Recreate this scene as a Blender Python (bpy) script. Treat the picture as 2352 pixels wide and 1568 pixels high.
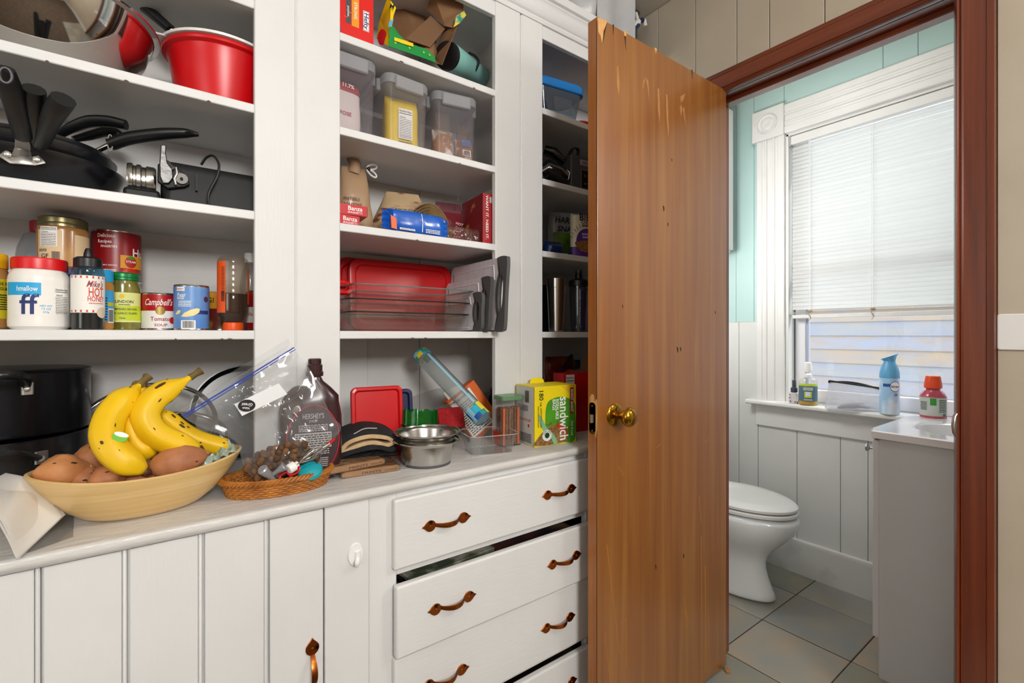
import bpy, bmesh, math, random
from math import sin, cos, pi, radians as R
from mathutils import Vector, Matrix, Euler, noise
for o in list(bpy.data.objects): bpy.data.objects.remove(o)
scn = bpy.context.scene
col = scn.collection
random.seed(7)

# ------------------------------------------------------------------ camera
TH, FPX, HZ, EYE = R(53.4), 1090.0, 768.0, 1.18
cam_d = bpy.data.cameras.new('camera'); cam = bpy.data.objects.new('camera', cam_d); col.objects.link(cam)
cam.location = (0, 0, EYE); cam.rotation_euler = (pi/2, 0, TH - pi/2)
cam_d.sensor_width = 36; cam_d.lens = FPX/2352*36; cam_d.shift_y = -(784-HZ)/2352
cam_d.clip_start = .02
scn.camera = cam

# ------------------------------------------------------------------ sky, assumed lights, added fills, sun, exposure
world = bpy.data.worlds.new('sky'); scn.world = world; world.use_nodes = True
bg = world.node_tree.nodes['Background']; bg.inputs[0].default_value = (.86, .93, 1, 1); bg.inputs[1].default_value = 3.5
scn.cycles.transparent_max_bounces = 40
def area(name, loc, target, size, power, color=(1, 1, 1), sy=None, spread=pi):
    l = bpy.data.lights.new(name, 'AREA'); l.energy = power; l.color = color; l.size = size; l.spread = spread
    if sy: l.shape = 'RECTANGLE'; l.size_y = sy
    o = bpy.data.objects.new(name, l); col.objects.link(o); o.location = loc
    o.rotation_euler = (Vector(target)-Vector(loc)).to_track_quat('-Z', 'Y').to_euler()
    return o
area('kitchen_assumed_front_light', (-.15, -2.29, 2.15), (-.15, 0, 2.15), .7, 68, (1, .99, .975), .6)  # assumed frontal source behind the camera; bare area light, no window in that wall
area('kitchen_assumed_right_light', (1.605, -.35, 1.95), (0, -.35, 1.95), .32, 14, (1, .985, .97))  # assumed source placed for the drawers' lower-left shadows; no wall fixture built
area('kitchen_assumed_overhead_light', (.5, -.7, 2.49), (.5, -.7, 0), .45, 7, (1, .985, .965))  # assumed overhead source for the kitchen; area light without any ceiling fixture
area('kitchen_side_fill_light', (-1.99, -.5, 1.6), (0, -.5, 1.6), 1.0, 10, (.93, .96, 1), 1.0)  # added area light on the blank left wall; no window built there
area('bathroom_overhead_fill_light', (1.95, .85, 2.49), (1.95, .85, 0), .5, 4, (.98, .99, 1))  # added to brighten the bathroom from above; no ceiling fixture built
area('bathroom_fill_light', (1.712, 1.25, 1.6), (2.5, 1.25, 1.6), .3, 7.5, (1, .985, .97))  # unseen fill added to brighten the bathroom; no lamp stands there
sun_d = bpy.data.lights.new('sun', 'SUN'); sun_d.energy = 3.2; sun_d.angle = R(3); sun_d.color = (1, .96, .9)
sun = bpy.data.objects.new('sun', sun_d); col.objects.link(sun); sun.rotation_euler = (R(38), R(28), 0)
vs = scn.view_settings; vs.view_transform = 'Standard'; vs.look = 'None'; vs.exposure = 0; vs.gamma = 1; vs.use_curve_mapping = False

# ------------------------------------------------------------------ pixel -> place helpers (2352 x 1568 frame)
CT, ST = cos(TH), sin(TH)
def D(u): a = (u-1176)/FPX; return CT+a*ST, ST-a*CT
def X(u, Y): dx, dy = D(u); return Y*dx/dy
def Zp(u, v, Y): return EYE+(HZ-v)/FPX*Y/D(u)[1]
def PY(u, v, Y): return Vector((X(u, Y), Y, Zp(u, v, Y)))
def PX(u, v, xx): dx, dy = D(u); t = xx/dx; return Vector((xx, dy*t, EYE+(HZ-v)/FPX*t))
def PZ(u, v, z): dx, dy = D(u); t = (z-EYE)/((HZ-v)/FPX); return Vector((dx*t, dy*t, z))
def face(x, y): return math.atan2(-x, y)          # yaw that turns a thing's front (-y) to the viewer's side

# ------------------------------------------------------------------ materials
def lin(c):
    if isinstance(c, str):
        c = c.lstrip('#'); c = [int(c[i:i+2], 16)/255 for i in (0, 2, 4)]
    return tuple((x/12.92 if x <= .04045 else ((x+.055)/1.055)**2.4) for x in c[:3])+(1,)
MC = {}
def mat(name, c, rough=.5, metal=0, c2=None, scale=8, stretch=(1, 1, 1), contrast=(.35, .65), bump=0, bscale=60, bstretch=None,
        trans=0, coat=0, spec=.5, sheen=0, emit=0, detail=4, sss=0, ior=None, rvar=0):
    if name in MC: return MC[name]
    m = bpy.data.materials.new(name); m.use_nodes = True; nt = m.node_tree; N = nt.nodes; L = nt.links
    b = N['Principled BSDF']
    b.inputs['Base Color'].default_value = lin(c); b.inputs['Roughness'].default_value = rough; b.inputs['Metallic'].default_value = metal
    b.inputs['Specular IOR Level'].default_value = spec
    if trans: b.inputs['Transmission Weight'].default_value = trans
    if coat: b.inputs['Coat Weight'].default_value = coat; b.inputs['Coat Roughness'].default_value = .12
    if ior: b.inputs['IOR'].default_value = ior
    if sheen: b.inputs['Sheen Weight'].default_value = sheen
    if sss: b.inputs['Subsurface Weight'].default_value = sss; b.inputs['Subsurface Radius'].default_value = (.01, .006, .004)
    if emit: b.inputs['Emission Color'].default_value = lin(c); b.inputs['Emission Strength'].default_value = emit
    if c2 or bump:
        tc = N.new('ShaderNodeTexCoord')
    if c2:
        mp = N.new('ShaderNodeMapping'); mp.inputs['Scale'].default_value = stretch; L.new(tc.outputs['Object'], mp.inputs[0])
        nz = N.new('ShaderNodeTexNoise'); nz.inputs['Scale'].default_value = scale; nz.inputs['Detail'].default_value = detail; L.new(mp.outputs[0], nz.inputs['Vector'])
        cr = N.new('ShaderNodeValToRGB'); cr.color_ramp.elements[0].position, cr.color_ramp.elements[1].position = contrast
        cr.color_ramp.elements[0].color = lin(c); cr.color_ramp.elements[1].color = lin(c2)
        L.new(nz.outputs[0], cr.inputs[0]); L.new(cr.outputs[0], b.inputs['Base Color'])
        if rvar:
            mr = N.new('ShaderNodeMapRange'); mr.inputs[3].default_value = rough-rvar; mr.inputs[4].default_value = rough+rvar
            L.new(nz.outputs[0], mr.inputs[0]); L.new(mr.outputs[0], b.inputs['Roughness'])
    if bump:
        mp2 = N.new('ShaderNodeMapping'); mp2.inputs['Scale'].default_value = bstretch or stretch; L.new(tc.outputs['Object'], mp2.inputs[0])
        n2 = N.new('ShaderNodeTexNoise'); n2.inputs['Scale'].default_value = bscale; n2.inputs['Detail'].default_value = 3; L.new(mp2.outputs[0], n2.inputs['Vector'])
        bp = N.new('ShaderNodeBump'); bp.inputs['Strength'].default_value = bump; bp.inputs['Distance'].default_value = .004
        L.new(n2.outputs[0], bp.inputs['Height']); L.new(bp.outputs[0], b.inputs['Normal'])
    MC[name] = m; return m
def clear(name, tint='ffffff', milky=0, milk='ffffff', rough=.06, gloss=1.0, bump=0, bscale=25):
    """thin clear plastic or glass: what passes through, a fresnel sheen and a little milkiness"""
    if name in MC: return MC[name]
    m = bpy.data.materials.new(name); m.use_nodes = True; nt = m.node_tree; N = nt.nodes; L = nt.links
    for n in list(N): N.remove(n)
    out = N.new('ShaderNodeOutputMaterial'); tr = N.new('ShaderNodeBsdfTransparent'); tr.inputs[0].default_value = tuple(x**.4 for x in lin(tint))
    df = N.new('ShaderNodeBsdfDiffuse'); df.inputs[0].default_value = lin(milk)
    gl = N.new('ShaderNodeBsdfGlossy'); gl.inputs['Roughness'].default_value = rough
    tl = N.new('ShaderNodeBsdfTranslucent'); tl.inputs[0].default_value = lin(milk)
    m0 = N.new('ShaderNodeMixShader'); m0.inputs[0].default_value = .5; L.new(df.outputs[0], m0.inputs[1]); L.new(tl.outputs[0], m0.inputs[2])
    m1 = N.new('ShaderNodeMixShader'); m1.inputs[0].default_value = milky*.6; L.new(tr.outputs[0], m1.inputs[1]); L.new(m0.outputs[0], m1.inputs[2])
    fr = N.new('ShaderNodeLayerWeight'); fr.inputs[0].default_value = .5
    pw_ = N.new('ShaderNodeMath'); pw_.operation = 'POWER'; pw_.inputs[1].default_value = 3.5; L.new(fr.outputs['Facing'], pw_.inputs[0])
    mu = N.new('ShaderNodeMath'); mu.operation = 'MULTIPLY_ADD'; mu.inputs[1].default_value = .55*gloss; mu.inputs[2].default_value = .03*gloss; mu.use_clamp = True; L.new(pw_.outputs[0], mu.inputs[0])
    m2 = N.new('ShaderNodeMixShader'); L.new(mu.outputs[0], m2.inputs[0]); L.new(m1.outputs[0], m2.inputs[1]); L.new(gl.outputs[0], m2.inputs[2])
    L.new(m2.outputs[0], out.inputs[0])
    if bump:
        tc = N.new('ShaderNodeTexCoord'); n2 = N.new('ShaderNodeTexNoise'); n2.inputs['Scale'].default_value = bscale; L.new(tc.outputs['Object'], n2.inputs['Vector'])
        bp = N.new('ShaderNodeBump'); bp.inputs['Strength'].default_value = bump; bp.inputs['Distance'].default_value = .01
        L.new(n2.outputs[0], bp.inputs['Height'])
        for s in (gl, df): L.new(bp.outputs[0], s.inputs['Normal'])
        L.new(bp.outputs[0], fr.inputs['Normal'])
    MC[name] = m; return m

# ------------------------------------------------------------------ geometry: (verts, faces)
class G:
    def __init__(s, v=None, f=None): s.v = v or []; s.f = f or []
    def __add__(s, o): n = len(s.v); return G(s.v+o.v, s.f+[[i+n for i in q] for q in o.f])
    def tf(s, m): return G([m @ Vector(p) for p in s.v], s.f)
    def mv(s, x=0, y=0, z=0): return s.tf(Matrix.Translation((x, y, z)))
    def rot(s, a, ax): return s.tf(Matrix.Rotation(a, 4, ax))
    def sc(s, x, y, z): return s.tf(Matrix.Diagonal((x, y, z, 1)))
    def warp(s, fn): return G([Vector(fn(Vector(p))) for p in s.v], s.f)
def box(x0, y0, z0, x1, y1, z1):
    v = [(x, y, z) for z in (z0, z1) for y in (y0, y1) for x in (x0, x1)]
    return G([Vector(p) for p in v], [[0, 2, 3, 1], [4, 5, 7, 6], [0, 1, 5, 4], [2, 6, 7, 3], [0, 4, 6, 2], [1, 3, 7, 5]])
def cbox(w, d, h): return box(-w/2, -d/2, 0, w/2, d/2, h)
def loft(rings, cap0=True, cap1=True, closed=True):
    n = len(rings[0]); v = [Vector(p) for r in rings for p in r]; f = []
    for i in range(len(rings)-1):
        for j in range(n if closed else n-1):
            a, b = i*n+j, i*n+(j+1) % n
            f.append([a, b, b+n, a+n])
    if cap0: f.append(list(range(n))[::-1])
    if cap1: f.append([(len(rings)-1)*n+j for j in range(n)])
    return G(v, f)
def lathe(prof, n=32, a0=0, a1=2*pi):
    full = abs(a1-a0-2*pi) < 1e-6; k = n if full else n+1
    rings = [[(r*cos(a0+(a1-a0)*j/n), r*sin(a0+(a1-a0)*j/n), z) for j in range(k)] for r, z in prof]
    return loft(rings, full and prof[0][0] > 1e-6, full and prof[-1][0] > 1e-6, full)
def cup(ro, zo, t=.002, n=32):
    """hollow vessel from an outer profile given bottom to top"""
    pr = list(zip(ro, zo)); inner = [(max(r-t, 0), z+(t if i == 0 else 0)) for i, (r, z) in enumerate(pr)][::-1]
    return lathe([(0, pr[0][1])]+pr+inner+[(0, pr[0][1]+t)], n)
def rr(w, d, r, n=4, z=0, cx=0, cy=0):
    r = min(r, w/2-1e-5, d/2-1e-5); p = []
    for (sx, sy, a) in ((1, 1, 0), (-1, 1, pi/2), (-1, -1, pi), (1, -1, 1.5*pi)):
        for i in range(n+1):
            b = a+pi/2*i/n; p.append((cx+sx*(w/2-r)+r*cos(b), cy+sy*(d/2-r)+r*sin(b), z))
    return p
def rbox(w, d, h, r=.01, e=.003, n=4):
    """upright box with rounded vertical corners and softened rims"""
    return loft([rr(w-2*e, d-2*e, r, n, 0), rr(w, d, r, n, e), rr(w, d, r, n, h-e), rr(w-2*e, d-2*e, r, n, h)])
def tray(w0, d0, w1, d1, h, r, t=.003, lip=0, n=5):
    """open tray: floor w0 x d0, rim w1 x d1"""
    rings = [rr(w0, d0, r, n, 0), rr(w1, d1, r, n, h)]
    if lip: rings += [rr(w1+2*lip, d1+2*lip, r+lip, n, h), rr(w1+2*lip, d1+2*lip, r+lip, n, h+t)]
    rings += [rr(w1-2*t, d1-2*t, max(r-t, .001), n, h+(t if lip else 0)), rr(w0-2*t, d0-2*t, max(r-t, .001), n, t)]
    return loft(rings)
def tube(pts, r, n=8, cap=True, flat=1.0, up=None):
    pts = [Vector(p) for p in pts]; m = len(pts); rs = r if isinstance(r, (list, tuple)) else [r]*m
    tg = [(pts[min(i+1, m-1)]-pts[max(i-1, 0)]).normalized() for i in range(m)]
    nrm = Vector(up) if up else (Vector((0, 0, 1)) if abs(tg[0].z) < .9 else Vector((1, 0, 0)))
    rings = []
    for i in range(m):
        nrm = (nrm-tg[i]*nrm.dot(tg[i])).normalized(); bi = tg[i].cross(nrm)
        rings.append([pts[i]+(bi*cos(2*pi*j/n)+nrm*sin(2*pi*j/n)*flat)*rs[i] for j in range(n)])
    return loft(rings, cap, cap)
def ring(pts, r, n=8):
    pts = [Vector(p) for p in pts]; m = len(pts); rings = []
    c = sum(pts, Vector())/m
    for i in range(m):
        t = (pts[(i+1) % m]-pts[i-1]).normalized(); o = (pts[i]-c); o = (o-t*o.dot(t)).normalized(); b = t.cross(o)
        rings.append([pts[i]+(o*cos(2*pi*j/n)+b*sin(2*pi*j/n))*r for j in range(n)])
    return loft(rings+[rings[0]], False, False)
def circ(r, n=32, z=0, ry=None): return [(r*cos(2*pi*i/n), (ry or r)*sin(2*pi*i/n), z) for i in range(n)]
def prism(poly, h0, h1, plane='xz'):
    """extrude a 2D outline; plane xz extrudes along y, xy along z, yz along x"""
    def p(a, h):
        return {'xz': (a[0], h, a[1]), 'xy': (a[0], a[1], h), 'yz': (h, a[0], a[1])}[plane]
    return loft([[p(a, h0) for a in poly], [p(a, h1) for a in poly]])
def spl(pts, k=6):
    """Catmull-Rom through points"""
    P = [Vector(p) for p in pts]; P = [P[0]*2-P[1]]+P+[P[-1]*2-P[-2]]; out = []
    for i in range(1, len(P)-2):
        for j in range(k):
            t = j/k; a, b, c, d = P[i-1:i+3]
            out.append(.5*((2*b)+(c-a)*t+(2*a-5*b+4*c-d)*t*t+(3*b-a-3*c+d)*t**3))
    return out+[P[-2]]
def spl2(pts, k=5, closed=True):
    P = [Vector((a, b, 0)) for a, b in pts]; n = len(P); out = []
    for i in range(n):
        a, b, c, d = P[i-1], P[i], P[(i+1) % n], P[(i+2) % n]
        for j in range(k):
            t = j/k; q = .5*((2*b)+(c-a)*t+(2*a-5*b+4*c-d)*t*t+(3*b-a-3*c+d)*t**3); out.append((q.x, q.y))
    return out
def grid(fn, nu, nv):
    v = [Vector(fn(i/nu, j/nv)) for j in range(nv+1) for i in range(nu+1)]
    return G(v, [[j*(nu+1)+i, j*(nu+1)+i+1, (j+1)*(nu+1)+i+1, (j+1)*(nu+1)+i] for j in range(nv) for i in range(nu)])
def blob(rx, ry, rz, amp=.08, sc=3, seed=0, n=20, m=12):
    def fn(p):
        k = 1+amp*noise.noise(p*sc+Vector((seed*7.3, seed*3.1, seed)))+amp*.4*noise.noise(p*sc*2.7+Vector((seed, 0, seed*2)))
        return (p.x*rx*k, p.y*ry*k, p.z*rz*k)
    return lathe([(sin(pi*i/m), -cos(pi*i/m)) for i in range(m+1)], n).warp(fn)
def patch(Rr, a0, a1, z0, z1, n=12):
    """curved label on a cylinder, angles in degrees, 0 = front (-y), positive to the right"""
    return loft([[(Rr*sin(R(a0+(a1-a0)*i/n)), -Rr*cos(R(a0+(a1-a0)*i/n)), z) for i in range(n+1)] for z in (z0, z1)], False, False, False)
def discw(Rr, rx, rz, x=0, z=0, n=24, m=4):
    """round label wrapped on a cylinder"""
    pts = [(x, z)]+[(x+rx*k/m*cos(2*pi*i/n), z+rz*k/m*sin(2*pi*i/n)) for k in range(1, m+1) for i in range(n)]
    f = [[0, 1+i, 1+(i+1) % n] for i in range(n)]+[[1+(k-1)*n+i, 1+k*n+i, 1+k*n+(i+1) % n, 1+(k-1)*n+(i+1) % n] for k in range(1, m) for i in range(n)]
    return G([Vector((Rr*sin(a/Rr), -Rr*cos(a/Rr), b)) for a, b in pts], f)
def wrapshape(Rr, poly, x=0, z=0, m=4):
    n = len(poly); cx = sum(p[0] for p in poly)/n; cz = sum(p[1] for p in poly)/n
    pts = [(x+cx, z+cz)]+[(x+cx+(a-cx)*k/m, z+cz+(b-cz)*k/m) for k in range(1, m+1) for a, b in poly]
    f = [[0, 1+i, 1+(i+1) % n] for i in range(n)]+[[1+(k-1)*n+i, 1+k*n+i, 1+k*n+(i+1) % n, 1+(k-1)*n+(i+1) % n] for k in range(1, m) for i in range(n)]
    return G([Vector((Rr*sin(a/Rr), -Rr*cos(a/Rr), b)) for a, b in pts], f)
def rect(w, h, x=0, z=0, y=0): return G([Vector((x-w/2, y, z-h/2)), Vector((x+w/2, y, z-h/2)), Vector((x+w/2, y, z+h/2)), Vector((x-w/2, y, z+h/2))], [[0, 1, 2, 3]])
def disc(r, x=0, z=0, y=0, n=24, rz=None): return G([Vector((x+r*cos(2*pi*i/n), y, z+(rz or r)*sin(2*pi*i/n))) for i in range(n)], [list(range(n))])
def shape(poly, y=0): return G([Vector((a, y, b)) for a, b in poly], [list(range(len(poly)))])
def pillow(w, d, h, k0=.15, k1=.15, amp=.006, seed=0, p=2.6, n=28, m=18, topw=1, botd=None, sc=14):
    """bag: width w, depth d, height h; k0,k1 = flatness of bottom and top seams"""
    rings = []
    for i in range(m+1):
        t = i/m; e = min(1, (t/k0) if k0 else 1, ((1-t)/k1) if k1 else 1); e = max(0, e); dd = d*(.04+.96*sin(e*pi/2)); ww = w*(1+(topw-1)*t)
        rg = []
        for j in range(n):
            a = 2*pi*j/n; c, s_ = cos(a), sin(a); q = (abs(c)**p+abs(s_)**p)**(-1/p)
            pt = Vector((c*q*ww/2, s_*q*dd/2, t*h)); nz = noise.noise(pt*sc+Vector((seed*5.1, seed, 0)))+.5*noise.noise(pt*sc*2.3+Vector((seed, 0, 0)))
            pt += Vector((c*.4, s_, 0))*nz*amp*e; rg.append(pt)
        rings.append(rg)
    return loft(rings)

# ------------------------------------------------------------------ objects
def obj(name, g, m, parent=None, loc=(0, 0, 0), rot=(0, 0, 0), smooth=True, bevel=0, solid=0, sub=0, ang=38, kind=None, label=None, segs=2, soff=-1):
    me = bpy.data.meshes.new(name); me.from_pydata([tuple(p) for p in g.v], [], g.f); me.update()
    bm = bmesh.new(); bm.from_mesh(me); bmesh.ops.recalc_face_normals(bm, faces=bm.faces); bm.to_mesh(me); bm.free()
    if smooth:
        me.polygons.foreach_set('use_smooth', [True]*len(me.polygons)); me.set_sharp_from_angle(angle=R(ang))
    if m: me.materials.append(m)
    o = bpy.data.objects.new(name, me); col.objects.link(o); o.location = loc; o.rotation_euler = rot
    if parent: o.parent = parent
    if solid: md = o.modifiers.new('s', 'SOLIDIFY'); md.thickness = solid; md.offset = soff
    if bevel: md = o.modifiers.new('b', 'BEVEL'); md.width = bevel; md.segments = segs; md.limit_method = 'ANGLE'; md.angle_limit = R(30)
    if smooth and not sub and len(me.polygons) < 1500: md = o.modifiers.new('w', 'WEIGHTED_NORMAL'); md.keep_sharp = True; md.weight = 100
    if sub: md = o.modifiers.new('d', 'SUBSURF'); md.levels = sub; md.render_levels = sub
    if kind: o['kind'] = kind
    if label: o['label'] = label
    return o
def tag(o, label, cat, group=None, kind=None):
    o['label'] = label; o['category'] = cat
    if group: o['group'] = group
    if kind: o['kind'] = kind
    return o
def thing(name, label, cat, loc=(0, 0, 0), rz=0, group=None, rot=None):
    o = bpy.data.objects.new(name, None); col.objects.link(o); o.empty_display_size = .02
    o.location = loc; o.rotation_euler = rot or (0, 0, rz); return tag(o, label, cat, group)
def one(name, g, m, label, cat, loc=(0, 0, 0), rot=(0, 0, 0), group=None, **k):
    return tag(obj(name, g, m, None, loc, rot, **k), label, cat, group)
def struct(name, g, m, parent=None, **k):
    o = obj(name, g, m, parent, **k)
    if not parent: o['kind'] = 'structure'
    return o
def dup(o, parent=None):
    c = o.copy(); col.objects.link(c); c.parent = parent
    for ch in o.children: dup(ch, c)
    return c
TXC = {}
def tmesh(s, res=2):
    k = s
    if k in TXC: return TXC[k]
    cu = bpy.data.curves.new('t', 'FONT'); cu.body = s; cu.size = 1; cu.align_x = 'CENTER'; cu.align_y = 'CENTER'; cu.resolution_u = res; cu.fill_mode = 'FRONT'
    cu.offset = .012
    o = bpy.data.objects.new('t', cu); col.objects.link(o); dg = bpy.context.evaluated_depsgraph_get(); dg.update()
    me = bpy.data.meshes.new_from_object(o.evaluated_get(dg)); v = [x.co.copy() for x in me.vertices]; f = [list(p.vertices) for p in me.polygons]
    bpy.data.objects.remove(o); bpy.data.curves.remove(cu); bpy.data.meshes.remove(me)
    TXC[k] = (v, f); return v, f
def tg(s, size, x=0, z=0, y=-.0006, cyl=None, wid=None, shear=0, roll=0, bold=0):
    """flat lettering as geometry facing -y; cyl = radius to wrap it round; wid = total width; roll = turn in its plane"""
    v, f = tmesh(s)
    xs = [p.x for p in v]; k = size
    sx = (wid/max(1e-6, (max(xs)-min(xs)))) if wid else k
    out = []
    for p in v:
        a, b = p.x*sx+p.y*k*shear, p.y*k
        if roll: a, b = a*cos(roll)-b*sin(roll), a*sin(roll)+b*cos(roll)
        a += x; b += z
        if cyl: out.append(Vector((cyl*sin(a/cyl), -cyl*cos(a/cyl), b)))
        else: out.append(Vector((a, y, b)))
    return G(out, [list(q) for q in f])
def lettering(parent, m, *gs, name='lettering', **k):
    g = G()
    for q in gs: g = g+q
    return obj(name, g, m, parent, smooth=False, **k)
def fine(w, h, rows, x=0, z=0, y=-.0006, cyl=None, seed=1, fill=.5):
    """rows of print too small to read"""
    rnd = random.Random(seed); g = G(); rh = h/rows
    for i in range(rows):
        zz = z+h/2-rh*(i+.5); a = -w/2
        while a < w/2-.0005:
            ln = min(rnd.uniform(.05, .16)*w, w/2-a); xx = x+a+ln/2
            if cyl:
                g = g+G([Vector((cyl*sin(q/cyl), -cyl*cos(q/cyl), b)) for q, b in ((xx-ln/2, zz-rh*fill/2), (xx+ln/2, zz-rh*fill/2), (xx+ln/2, zz+rh*fill/2), (xx-ln/2, zz+rh*fill/2))], [[0, 1, 2, 3]])
            else: g = g+rect(ln, rh*fill, xx, zz, y)
            a += ln+w*.025
    return g
def bars(w, h, x=0, z=0, y=-.0008, cyl=None, seed=3):
    rnd = random.Random(seed); g = G(); a = -w/2
    while a < w/2-.0006:
        b = rnd.uniform(.012, .045)*w; xx = x+a+b/2
        if cyl: g = g+patch(cyl, math.degrees((xx-b/2)/cyl), math.degrees((xx+b/2)/cyl), z-h/2, z+h/2, 1)
        else: g = g+rect(b, h, xx, z, y)
        a += b+rnd.uniform(.012, .04)*w
    return g
def nutrition(parent, w, h, x=0, z=0, y=-.0007, cyl=None, white=True, rows=9, seed=2):
    if white: obj('nutrition_panel', (patch(cyl, math.degrees((x-w/2)/cyl), math.degrees((x+w/2)/cyl), z-h/2, z+h/2) if cyl else rect(w, h, x, z, y)), PAPER, parent, smooth=False)
    c = cyl+.0004 if cyl else None; y2 = y-.0004
    def bar(ww, hh, zz): return patch(c, math.degrees((x-ww/2)/c), math.degrees((x+ww/2)/c), zz-hh/2, zz+hh/2, 6) if c else rect(ww, hh, x, zz, y2)
    lettering(parent, BLACK, tg('Nutrition Facts', h*.1, x, z+h*.42, y2, c, wid=w*.88), bar(w*.9, h*.02, z+h*.34), tg('Calories', h*.075, x-w*.2, z+h*.22, y2, c, wid=w*.42),
              bar(w*.9, h*.012, z+h*.15), fine(w*.88, h*.5, rows, x, z-h*.13, y2, c, seed, .3), bar(w*.9, h*.015, z-h*.4), fine(w*.85, h*.05, 2, x, z-h*.45, y2, c, seed+1, .4), name='print')

# ------------------------------------------------------------------ shared materials
PAPER = mat('white paper', 'eeece6', .6)
BLACK = mat('black ink', '17161a', .55)
WHITEINK = mat('white ink', 'f4f2ee', .5)
REDINK = mat('red ink', 'c8141c', .5)
NAVY = mat('navy ink', '1c2f6e', .5)
paint = mat('white painted wood', 'dddddc', .42, c2='d3d2ce', scale=3, bump=.22, bscale=22, stretch=(1, 1, 1), bstretch=(2, 2, 9), spec=.45)
paint_v = mat('white painted boards brushed upright', 'dddddc', .4, c2='d8d8d7', scale=4, bump=.09, bscale=30, bstretch=(6, 6, .8), spec=.45)
paint_h = mat('white painted wood brushed along', 'dddddc', .38, c2='d7d7d6', scale=4, bump=.10, bscale=26, bstretch=(1, 6, 6), spec=.45)
inner = mat('cabinet interior paint', 'd8d5d3', .55, c2='d0cdcb', scale=5, bump=.2, bscale=20, bstretch=(1, 5, 5))
chipwood = mat('bare chipped wood', '6b4a34', .8)
steel = mat('brushed steel', 'c6c4c0', .24, 1, bump=.06, bscale=90, bstretch=(1, 1, 14))
mirror_steel = mat('polished steel', 'd6d3ce', .07, 1)
chrome = mat('chrome', 'd8d8da', .06, 1)
blackplastic = mat('black plastic', '141416', .38)
blacksoft = mat('black soft grip', '0d0d0f', .45, bump=.05, bscale=200)
nonstick = mat('black enamel pan', '0e0f12', .24, c2='17181d', scale=3, spec=.8)
anod = mat('dark anodised pot', '101013', .22, .3, spec=.6)
alu = mat('satin aluminium', 'b3b0ac', .38, 1)
redplastic = mat('red plastic', 'cf0612', .32, spec=.5)
redlid = mat('red lid plastic', 'c40810', .28)
whiteplastic = mat('white plastic', 'e9e8e6', .35)
clearp = clear('clear plastic', 'f4f6f6', .05)
glass = clear('clear glass', 'eef4f2', .02, gloss=1.5, rough=.02)
kraft = mat('kraft paper', 'a67c52', .8, c2='94693f', scale=20)
cardboard = mat('brown cardboard', '8a6544', .85, c2='7b5838', scale=9)
orange = mat('orange plastic', 'ec5208', .4)
# ================================================================== the room
YP, YC, YB, ZC, XD, XW = 1.19, 1.0, 1.505, .85, 1.62, 2.55
SH = [1.189, 1.456, 1.694, 1.927]; STOP = 2.153
beige = mat('beige painted panelling', 'bdb2a0', .6, c2='b6aa97', scale=4, bump=.12, bscale=60)
teal = mat('pale teal wall paint', 'b3cfcc', .55, c2='accac7', scale=2.5, bump=.1, bscale=40)
bathwhite = mat('white bathroom boards', 'd6d7d5', .45, c2='cfd0cd', scale=3, bump=.12, bscale=30)
ceil_m = mat('ceiling paint', 'd8d2c6', .7)
base_m = mat('floor screed', '4a4036', .9, c2='5b4a3a', scale=6)
def wood(name, c1, c2, c3, rough, sc=(26, 26, 1.0), coat=.25, bump=.05, axis=2):
    m = bpy.data.materials.new(name); m.use_nodes = True; N = m.node_tree.nodes; L = m.node_tree.links; b = N['Principled BSDF']
    tc = N.new('ShaderNodeTexCoord'); mp = N.new('ShaderNodeMapping'); mp.inputs['Scale'].default_value = sc; L.new(tc.outputs['Object'], mp.inputs[0])
    n1 = N.new('ShaderNodeTexNoise'); n1.inputs['Scale'].default_value = 1.6; n1.inputs['Detail'].default_value = 6; n1.inputs['Distortion'].default_value = .5; L.new(mp.outputs[0], n1.inputs['Vector'])
    cr = N.new('ShaderNodeValToRGB'); e = cr.color_ramp.elements; e[0].position = .3; e[0].color = lin(c1); e[1].position = .72; e[1].color = lin(c3)
    q = e.new(.5); q.color = lin(c2); L.new(n1.outputs[0], cr.inputs[0])
    mp2 = N.new('ShaderNodeMapping'); mp2.inputs['Scale'].default_value = (sc[0]*9, sc[1]*9, sc[2]*2.2); L.new(tc.outputs['Object'], mp2.inputs[0])
    n2 = N.new('ShaderNodeTexNoise'); n2.inputs['Scale'].default_value = 1.5; n2.inputs['Detail'].default_value = 3; L.new(mp2.outputs[0], n2.inputs['Vector'])
    mx = N.new('ShaderNodeMix'); mx.data_type = 'RGBA'; mx.blend_type = 'MULTIPLY'; mx.inputs[0].default_value = .2; L.new(cr.outputs[0], mx.inputs[6])
    r2 = N.new('ShaderNodeValToRGB'); r2.color_ramp.elements[0].position = .35; r2.color_ramp.elements[0].color = (.45, .36, .3, 1); r2.color_ramp.elements[1].position = .6; r2.color_ramp.elements[1].color = (1, 1, 1, 1)
    L.new(n2.outputs[0], r2.inputs[0]); L.new(r2.outputs[0], mx.inputs[7]); L.new(mx.outputs[2], b.inputs['Base Color'])
    b.inputs['Roughness'].default_value = rough; b.inputs['Coat Weight'].default_value = coat; b.inputs['Coat Roughness'].default_value = .26; b.inputs['Coat IOR'].default_value = 1.75
    bp = N.new('ShaderNodeBump'); bp.inputs['Strength'].default_value = bump; bp.inputs['Distance'].default_value = .002; L.new(n2.outputs[0], bp.inputs['Height']); L.new(bp.outputs[0], b.inputs['Normal'])
    MC[name] = m; return m
doorwood = wood('varnished door veneer', '844c17', '8f561b', '9d6727', .36, (18, 18, .7), 1.0, .03)
edgewood = wood('door edge wood', '8f4f0e', '9f5c14', 'b06a1c', .4)
redwood = wood('red mahogany trim', '58210b', '6c2c10', '7d3714', .3, coat=.5)
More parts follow.
